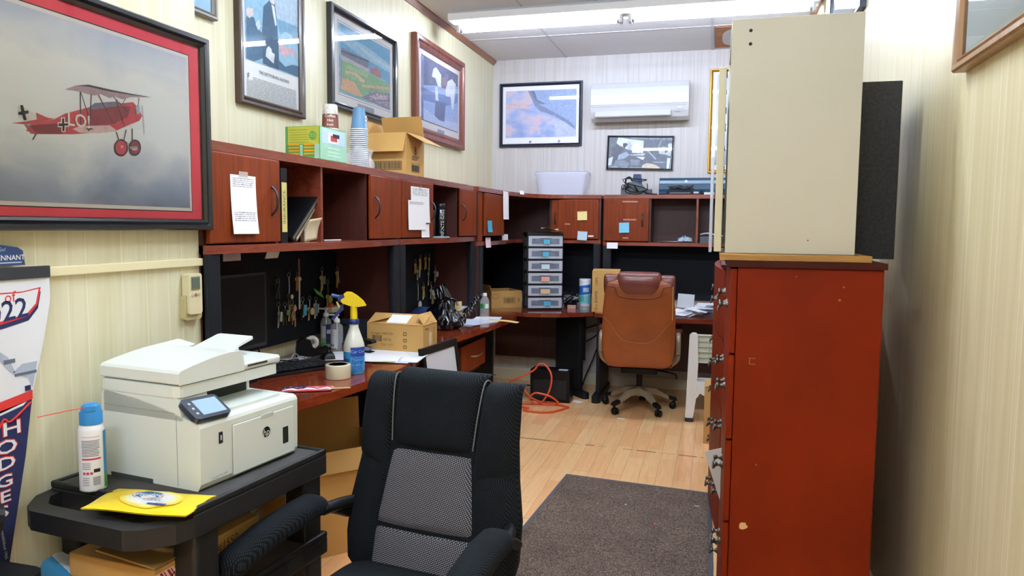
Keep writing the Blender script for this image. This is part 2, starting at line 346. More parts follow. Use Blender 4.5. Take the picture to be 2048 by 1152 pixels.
# ================================================================== the room
WX, WN, WR, WB, HC = -2.19, -1.79, .675, 7.21, 3.19     # far left wall, near left wall, right wall, back wall, ceiling
def room():
    ml = PANEL('panelling_left', 1, 'dcd8ba', 'd3cdaa', 'e8e4cc', shift=.13)
    mb = PANEL('panelling_back', 0, 'c9c6c5', 'bfbbb9', 'b2ada8', shift=.05, wid=.003)
    mr = PANEL('panelling_right', 1, 'dbd1ae', 'd1c59c', 'ebe4ca', period=.42, offs=(0, .03, .19, .23), shift=.2)
    cm = P('ceiling_board', 'dcdde0', .8, noise=.04, nscale=120); cs = P('ceiling_seam', 'c4c6cc', .8)
    g = G(); g.prism([(WN, -2.5), (WN, 2.28), (WX, 2.28), (WX, WB), (-2.45, WB), (-2.45, -2.5)], 0, HC, ml); struct(g.build('wall_left'))
    struct(G().box(-2.45, WR+.15, WB, WB+.15, 0, HC, mb).build('wall_back'))
    struct(G().box(WR, WR+.15, -2.5, WB, 0, HC, mr).build('wall_right'))
    struct(G().box(-2.45, WR+.15, -2.65, -2.5, 0, HC, mb).build('wall_front'))
    struct(G().box(-2.45, WR+.15, -2.65, WB+.15, -.12, 0, FLOORMAT('laminate_floor')).build('floor'))
    g = G().box(-2.45, WR+.15, -2.65, WB+.15, HC, HC+.12, cm)
    for y in (6.38, 5.16, 3.94, 2.72, 1.5): g.box(WX, WR, y-.012, y+.012, HC-.004, HC+.001, cs)
    for x in (-1.45, -.08): g.box(x-.012, x+.012, -2.5, WB, HC-.003, HC+.001, cs)
    c = struct(g.build('ceiling'))
    # ceiling board with a dried brown water ring
    g = G(); st = P('water_stain', 'a9764f', .8, noise=.25, nscale=14); pale = P('stain_pale', 'c9c6c8', .8, noise=.06, nscale=12)
    g.box(-.06, .45, 6.41, 7.12, HC-.008, HC-.002, st)
    g.poly([(-.02+.22+.2*math.copysign(abs(math.cos(t))**.6, math.cos(t)), 6.77+.3*math.copysign(abs(math.sin(t))**.6, math.sin(t)), HC-.0085) for t in [2*PI*i/28 for i in range(28)]][::-1], pale)
    struct(g.build('trim_5'))
    tm = WOOD('trim_wood', '96623c', '6f4326', 'y', .4)
    struct(G().prism([(WX, HC-.042), (WX+.012, HC-.042), (WX+.034, HC-.012), (WX+.034, HC), (WX, HC)], 2.28, WB, tm, 'y').build('trim_1'))
    struct(G().prism([(WR, HC-.042), (WR-.012, HC-.042), (WR-.034, HC-.012), (WR-.034, HC), (WR, HC)], -2.5, WB, tm, 'y').build('trim_2'))
    bm = P('baseboard_paint', 'd9d2b8', .5)
    struct(G().prism([(WB-.014, 0), (WB-.014, .10), (WB-.006, .115), (WB, .115), (WB, 0)], WX, WR, bm, 'x').build('baseboard_back'))
    struct(G().box(WX, WX+.012, 2.3, WB-.015, 0, .11, bm).build('baseboard_left'))
    struct(G().box(WR-.012, WR, -2.4, WB-.015, 0, .11, bm).build('baseboard_right'))
    # worn dark gap between two runs of floor boards
    g = G(); dk = P('floor_gap', '5b3d24', .9, noise=.5, nscale=40)
    def seam(xa, xb, y0, y1, wdt): g.poly([(xa, y0-wdt/2, .0006), (xb, y1-wdt/2, .0006), (xb, y1+wdt/2, .0006), (xa, y0+wdt/2, .0006)], dk)
    x = -1.35
    while x < -.03:
        L = random.uniform(.05, .17); y = 5.184+(x+1.35)*(-.1/1.3)
        if random.random() < .75: seam(x, min(x+L, -.03), y, y-L*.078, random.choice((.004, .007, .012)))
        x += L+random.uniform(.0, .05)
    struct(g.build('trim_3'))
room()

def strip_light(label, x, y, z, L, warm, tubes, group='bare tube ceiling lights'):
    t = thing('strip_light', label, 'ceiling light', (x, y, HC), 0, group)
    wm = P('light_enamel', 'eef0f2', .35); gm = P('lamp_holder', 'd4d6da', .4); z0 = z-HC
    G().prism([(-.15, z0+.035), (.12, z0+.035), (.12, z0+.085), (.07, 0), (-.10, 0), (-.15, z0+.085)], 0, L, wm, 'x').build('housing', t)
    em = EMIT('tube_warm' if warm else 'tube_cool', WARM if warm else COOL, TUBE_WARM if warm else TUBE_COOL)
    n = 2
    for ty in tubes:
        for k in range(n):
            a = L/n*k+.045; b = L/n*(k+1)-.045
            tb = G().cyl((a+.02, ty, z0), (b-.02, ty, z0), .019, .019, em, 14).build('lamp_tube', t)
            cap = P('tube_cap', 'c2c4c8', .3, .8)
            for q in (a, b-.02): G().cyl((q, ty, z0), (q+.02, ty, z0), .0195, .0195, cap, 14).build('end_cap', tb)
            for e in (a-.012, b+.012):
                G().box(e-.012, e+.012, ty-.03, ty+.03, z0-.022, z0+.05, gm).cyl((e-.013, ty, z0-.005), (e+.013, ty, z0-.005), .016, .016, gm, 10).build('lamp_holder', t, bevel=.003)
strip_light('long white strip light with bare glowing tubes hung before the wall with the air conditioner', -2.02, 5.60, 3.075, 2.66, False, (.02,))
strip_light('white strip light overhead near the printer cart', -1.52, 2.75, 3.06, 1.74, True, (-.06, .06))
strip_light('white strip light overhead behind the black chair', -1.52, -.3, 3.06, 1.74, True, (-.06, .06))
# ================================================================== desks and hutches
def PEGMAT(name, col, dot, ax=(0, 2)):
    m, t, b = nt(name); tc = N(t, 'ShaderNodeTexCoord'); sp = N(t, 'ShaderNodeSeparateXYZ'); t.links.new(tc.outputs['Object'], sp.inputs[0])
    sq = None
    for a in ax:
        ad = N(t, 'ShaderNodeMath', operation='ADD'); ad.inputs[1].default_value = 10; t.links.new(sp.outputs[a], ad.inputs[0])
        md = N(t, 'ShaderNodeMath', operation='MODULO'); md.inputs[1].default_value = .05; t.links.new(ad.outputs[0], md.inputs[0])
        sb = N(t, 'ShaderNodeMath', operation='SUBTRACT'); sb.inputs[1].default_value = .025; t.links.new(md.outputs[0], sb.inputs[0])
        pw = N(t, 'ShaderNodeMath', operation='MULTIPLY'); t.links.new(sb.outputs[0], pw.inputs[0]); t.links.new(sb.outputs[0], pw.inputs[1])
        if sq is None: sq = pw
        else: s2 = N(t, 'ShaderNodeMath', operation='ADD'); t.links.new(sq.outputs[0], s2.inputs[0]); t.links.new(pw.outputs[0], s2.inputs[1]); sq = s2
    lt = N(t, 'ShaderNodeMath', operation='LESS_THAN'); lt.inputs[1].default_value = .004**2; t.links.new(sq.outputs[0], lt.inputs[0])
    mx = N(t, 'ShaderNodeMix', data_type='RGBA'); mx.inputs[6].default_value = lin(col); mx.inputs[7].default_value = lin(dot)
    t.links.new(lt.outputs[0], mx.inputs[0]); t.links.new(mx.outputs[2], b.inputs['Base Color']); b.inputs['Roughness'].default_value = .6; b.inputs['Specular IOR Level'].default_value = .15; return m
M_PEG = PEGMAT('pegboard', '0f141b', '050608'); M_PEGY = PEGMAT('pegboard_side', '0f141b', '07080a', (1, 2))
M_POST = P('post_black', '15191f', .45, spec=.3, noise=.1)
def handle(par, x, y, z, L=.115, d=.028):
    g = G(); g.tube([(x, y, z-L/2), (x, y-d*.75, z-L*.3), (x, y-d, z), (x, y-d*.75, z+L*.3), (x, y, z+L/2)], .0048, M_GUN, 8, 5)
    return g.build('handle', par)
def hutch(label, loc, rot, W, depth, H, zs, cells, bow, doors_z, pd=0):
    t = thing('desk_hutch', label, 'hutch', loc, rot, 'hutches along the desks')
    D = depth; zt = H-.035
    def front(u): return -bow*math.sin(PI*u)
    pts = [(W*i/20, front(i/20)) for i in range(21)]+[(W, D), (0, D)]
    g = G(); g.prism([(0, -.004), (W, -.004), (W, D), (0, D)], zt, H, M_CHERRYT); g.build('top_panel', t, bevel=.005)
    g = G(); g.prism(pts, zs, zs+.032, M_CHERRYT); g.build('shelf', t, bevel=.004)
    for k, x0 in enumerate((0, W-.022)):
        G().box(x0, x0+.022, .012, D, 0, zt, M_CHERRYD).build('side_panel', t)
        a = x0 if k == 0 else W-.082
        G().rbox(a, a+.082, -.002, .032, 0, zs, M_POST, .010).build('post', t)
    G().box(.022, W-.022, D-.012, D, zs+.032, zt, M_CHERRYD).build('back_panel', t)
    G().box(.022, W-.022, D-.020-pd, D-.008-pd, .075, zs, M_PEG).build('pegboard', t)
    for c in cells:
        if c[0] == 'div': G().box(c[1]-.009, c[1]+.009, .012, D-.012, zs+.032, zt, M_CHERRYT).build('divider', t)
        else:
            _, x0, x1, hx = c
            d = G().box(x0, x1, -.014, .006, doors_z[0], doors_z[1], M_CHERRY).build('door', t, bevel=.006, seg=3)
            handle(d, hx, -.014, (doors_z[0]+doors_z[1])/2)
            if x0 > .05: G().box(x0-.016, x0, .012, D-.012, zs+.032, zt, M_CHERRYD).build('divider', t)
            elif x1 < W-.05: G().box(x1, x1+.016, .012, D-.012, zs+.032, zt, M_CHERRYD).build('divider', t)
    return t
ZL, ZB = .86, .80       # worktop heights: along the left wall, along the back wall
hutch('long reddish hutch with key covered pegboard, nearest the printer', (-1.76, 2.27, ZL), PI/2, 1.69, .415, .99, .58,
      [('door', .006, .457, .395), ('div', .838), ('door', 1.30, 1.684, 1.345)], .075, (.618, .953))
hutch('short reddish hutch with two clipped notes and keys, beside the corner hutch', (-1.76, 3.968, ZL), PI/2, 1.385, .415, .99, .58,
      [('door', .006, .49, .455), ('door', 1.02, 1.38, 1.055)], .06, (.618, .953), .072)
hutch('reddish hutch on the wall with the air conditioner, with open cells and blue sticky note', (-1.012, 6.86, ZB), 0, 1.45, .335, 1.05, .585,
      [('door', .008, .42, .362), ('div', .845)], .012, (.625, 1.012))

def corner_hutch():
    t = thing('corner_hutch', 'curved corner hutch between the two walls, one long paper on its door', 'hutch', (-2.1, 6.9, ZB), 0, 'hutches along the desks')
    O = Vector((-2.1, 6.9, ZB)); T = Matrix.Translation(-O)
    arc = [(-1.735, 5.36), (-1.73, 5.8), (-1.72, 6.15), (-1.695, 6.36), (-1.65, 6.54), (-1.58, 6.69), (-1.49, 6.79), (-1.38, 6.838), (-1.25, 6.852), (-1.03, 6.855)]
    pts = [(WX+.012, 5.36)]+arc+[(-1.03, 7.195), (WX+.012, 7.195)]
    G().prism(pts, 1.815, 1.85, M_CHERRYT, M=T).build('top_panel', t, bevel=.005)
    G().prism([(WX+.012, 5.36), (-1.735, 5.36), (-1.73, 5.8), (-1.75, 6.18), (-1.79, 6.42), (-1.80, 6.68), (-1.71, 6.83), (-1.52, 6.855), (-1.03, 6.855), (-1.03, 7.195), (WX+.012, 7.195)], 1.40, 1.432, M_CHERRYT, M=T).build('shelf', t, bevel=.004)
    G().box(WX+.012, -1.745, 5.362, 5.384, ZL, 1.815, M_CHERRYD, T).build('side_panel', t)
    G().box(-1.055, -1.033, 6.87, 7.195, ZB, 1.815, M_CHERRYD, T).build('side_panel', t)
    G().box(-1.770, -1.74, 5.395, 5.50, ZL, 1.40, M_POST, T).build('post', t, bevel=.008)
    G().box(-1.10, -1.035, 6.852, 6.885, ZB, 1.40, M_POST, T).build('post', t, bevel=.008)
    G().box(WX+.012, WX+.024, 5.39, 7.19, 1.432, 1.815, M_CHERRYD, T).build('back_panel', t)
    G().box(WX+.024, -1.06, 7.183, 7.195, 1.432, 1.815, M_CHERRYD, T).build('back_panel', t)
    G().box(WX+.012, WX+.024, 5.39, 7.19, .9, 1.40, M_PEGY, T).build('pegboard', t)
    G().box(WX+.024, -1.06, 7.183, 7.195, .9, 1.40, M_PEG, T).build('pegboard', t)
    G().box(-1.765, -1.745, 5.386, 5.49, 1.432, 1.815, M_CHERRY, T).build('stile', t, bevel=.003)
    d = G().box(-1.748, -1.728, 5.50, 6.04, 1.475, 1.808, M_CHERRY, T).build('door', t, bevel=.006, seg=3)
    G().box(-2.14, -1.75, 6.04, 6.056, 1.432, 1.815, M_CHERRYD, T).build('divider', t)
    d = G().box(-1.50, -1.05, 6.842, 6.862, 1.44, 1.808, M_CHERRY, T).build('door', t, bevel=.006, seg=3)
    handle(d, -1.457+2.1, 6.842-6.9, 1.63-ZB)
    G().box(-1.52, -1.50, 6.87, 7.18, 1.432, 1.815, M_CHERRYD, T).build('divider', t)
corner_hutch()

def desk(label, loc, pts, zt, parts, th=.036, m=None):
    t = thing('office_desk', label, 'desk', loc, 0, 'desks under the hutches'); T = Matrix.Translation(-Vector(loc))
    G().prism(pts, zt-th, zt, m or M_TOPY, M=T).build('worktop', t, bevel=.006, seg=3)
    for n, bx, mm, bv in parts: G().box(*bx, mm, T).build(n, t, bevel=bv)
    return t, T
M_TOPY = WOOD('desk_top_y', '8c3a1e', '642412', 'y', .12, .25, 1.0, .4); M_TOPX = WOOD('desk_top_x', '7c3322', '5a2216', 'x', .12, .25, 1.0, .4)
desk('bow fronted cherry desk with keyboard and spray bottle, beside the printer', (-1.9, 3.1, 0),
     [(WX+.012, 2.30), (-1.60, 2.30), (-1.565, 2.5), (-1.515, 2.7), (-1.475, 2.97), (-1.455, 3.26), (-1.462, 3.45), (-1.485, 3.6), (-1.515, 3.75), (-1.55, 3.95), (WX+.012, 3.95)], ZL,
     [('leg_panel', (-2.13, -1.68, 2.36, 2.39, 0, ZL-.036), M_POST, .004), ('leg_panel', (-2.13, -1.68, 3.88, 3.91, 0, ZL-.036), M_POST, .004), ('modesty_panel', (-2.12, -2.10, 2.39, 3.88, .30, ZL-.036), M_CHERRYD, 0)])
t, T = desk('cherry desk with cardboard box and black bag, holding a hanging drawer', (-1.9, 4.8, 0),
     [(WX+.012, 3.955), (-1.565, 3.955), (-1.555, 4.2), (-1.535, 4.45), (-1.508, 4.75), (-1.490, 5.0), (-1.484, 5.24), (-1.478, 5.44), (-1.488, 5.58), (-1.53, 5.69), (-1.60, 5.76), (-1.70, 5.80), (WX+.012, 5.80)], ZL,
     [('leg_panel', (-2.13, -1.68, 3.97, 4.0, 0, ZL-.036), M_POST, .004), ('leg_panel', (-2.13, -1.72, 5.70, 5.73, 0, ZL-.036), M_POST, .004), ('modesty_panel', (-2.12, -2.10, 4.0, 5.7, .30, ZL-.036), M_CHERRYD, 0)])
ped = G().box(-2.08, -1.64, 4.64, 5.11, .52, ZL-.04, M_BLACKM, T).build('drawer_case', t)
dr = G().box(-1.625, -1.605, 4.60, 5.14, .555, .745, M_CHERRY, T).build('drawer', t, bevel=.006, seg=3)
G().box(-1.64, -1.625, 4.62, 5.12, .56, .73, M_BLACKM, T).build('drawer_box', dr)
G().tube([(-1.605, 4.80, .655), (-1.578, 4.84, .652), (-1.572, 4.90, .651), (-1.578, 4.97, .655), (-1.605, 5.01, .66)], .0055, M_METAL, 8, 4, T).build('handle', dr)
t, T = desk('dark cherry corner desk carrying the drawer tower, concave front', (-1.5, 6.8, 0),
     [(WX+.012, 5.815), (-1.95, 5.815), (-1.93, 6.1), (-1.88, 6.25), (-1.78, 6.28), (-1.60, 6.235), (-1.45, 6.255), (-1.29, 6.30), (-1.15, 6.39), (-1.03, 6.51), (-1.03, 7.195), (WX+.012, 7.195)], ZB,
     [('modesty_panel', (-2.12, -1.2, 7.12, 7.14, .25, ZB-.036), M_CHERRYD, 0)], m=M_TOPX)
Q = Matrix.Translation((-1.24+1.5, 6.72-6.8, 0)) @ Matrix.Rotation(R(-48), 4, 'Z')
G().box(-.30, .13, -.022, .022, .05, ZB-.036, M_POST, Q).build('leg_panel', t, bevel=.006)
G().rbox(-.33, .24, -.035, .035, 0, .055, M_POST, .03, M=Q).build('foot', t, bevel=.008)
t, T = desk('cherry desk strewn with envelopes behind the brown chair', (-.3, 6.8, 0),
     [(-1.012, 6.44), (-.85, 6.36), (-.6, 6.27), (-.31, 6.24), (.01, 6.27), (.25, 6.33), (.43, 6.40), (.43, 7.195), (-1.012, 7.195)], ZB,
     [('leg_panel', (-1.00, -.965, 6.52, 7.10, .05, ZB-.036), M_POST, .006), ('leg_panel', (.36, .395, 6.5, 7.1, .05, ZB-.036), M_POST, .006), ('modesty_panel', (-.96, .36, 6.98, 7.0, .22, ZB-.036), M_CHERRYD, 0)], m=M_TOPX)
for x in (-.985, .378): G().rbox(x-.038, x+.038, 6.40, 7.12, 0, .055, M_POST, .036, M=T).build('foot', t, bevel=.01)
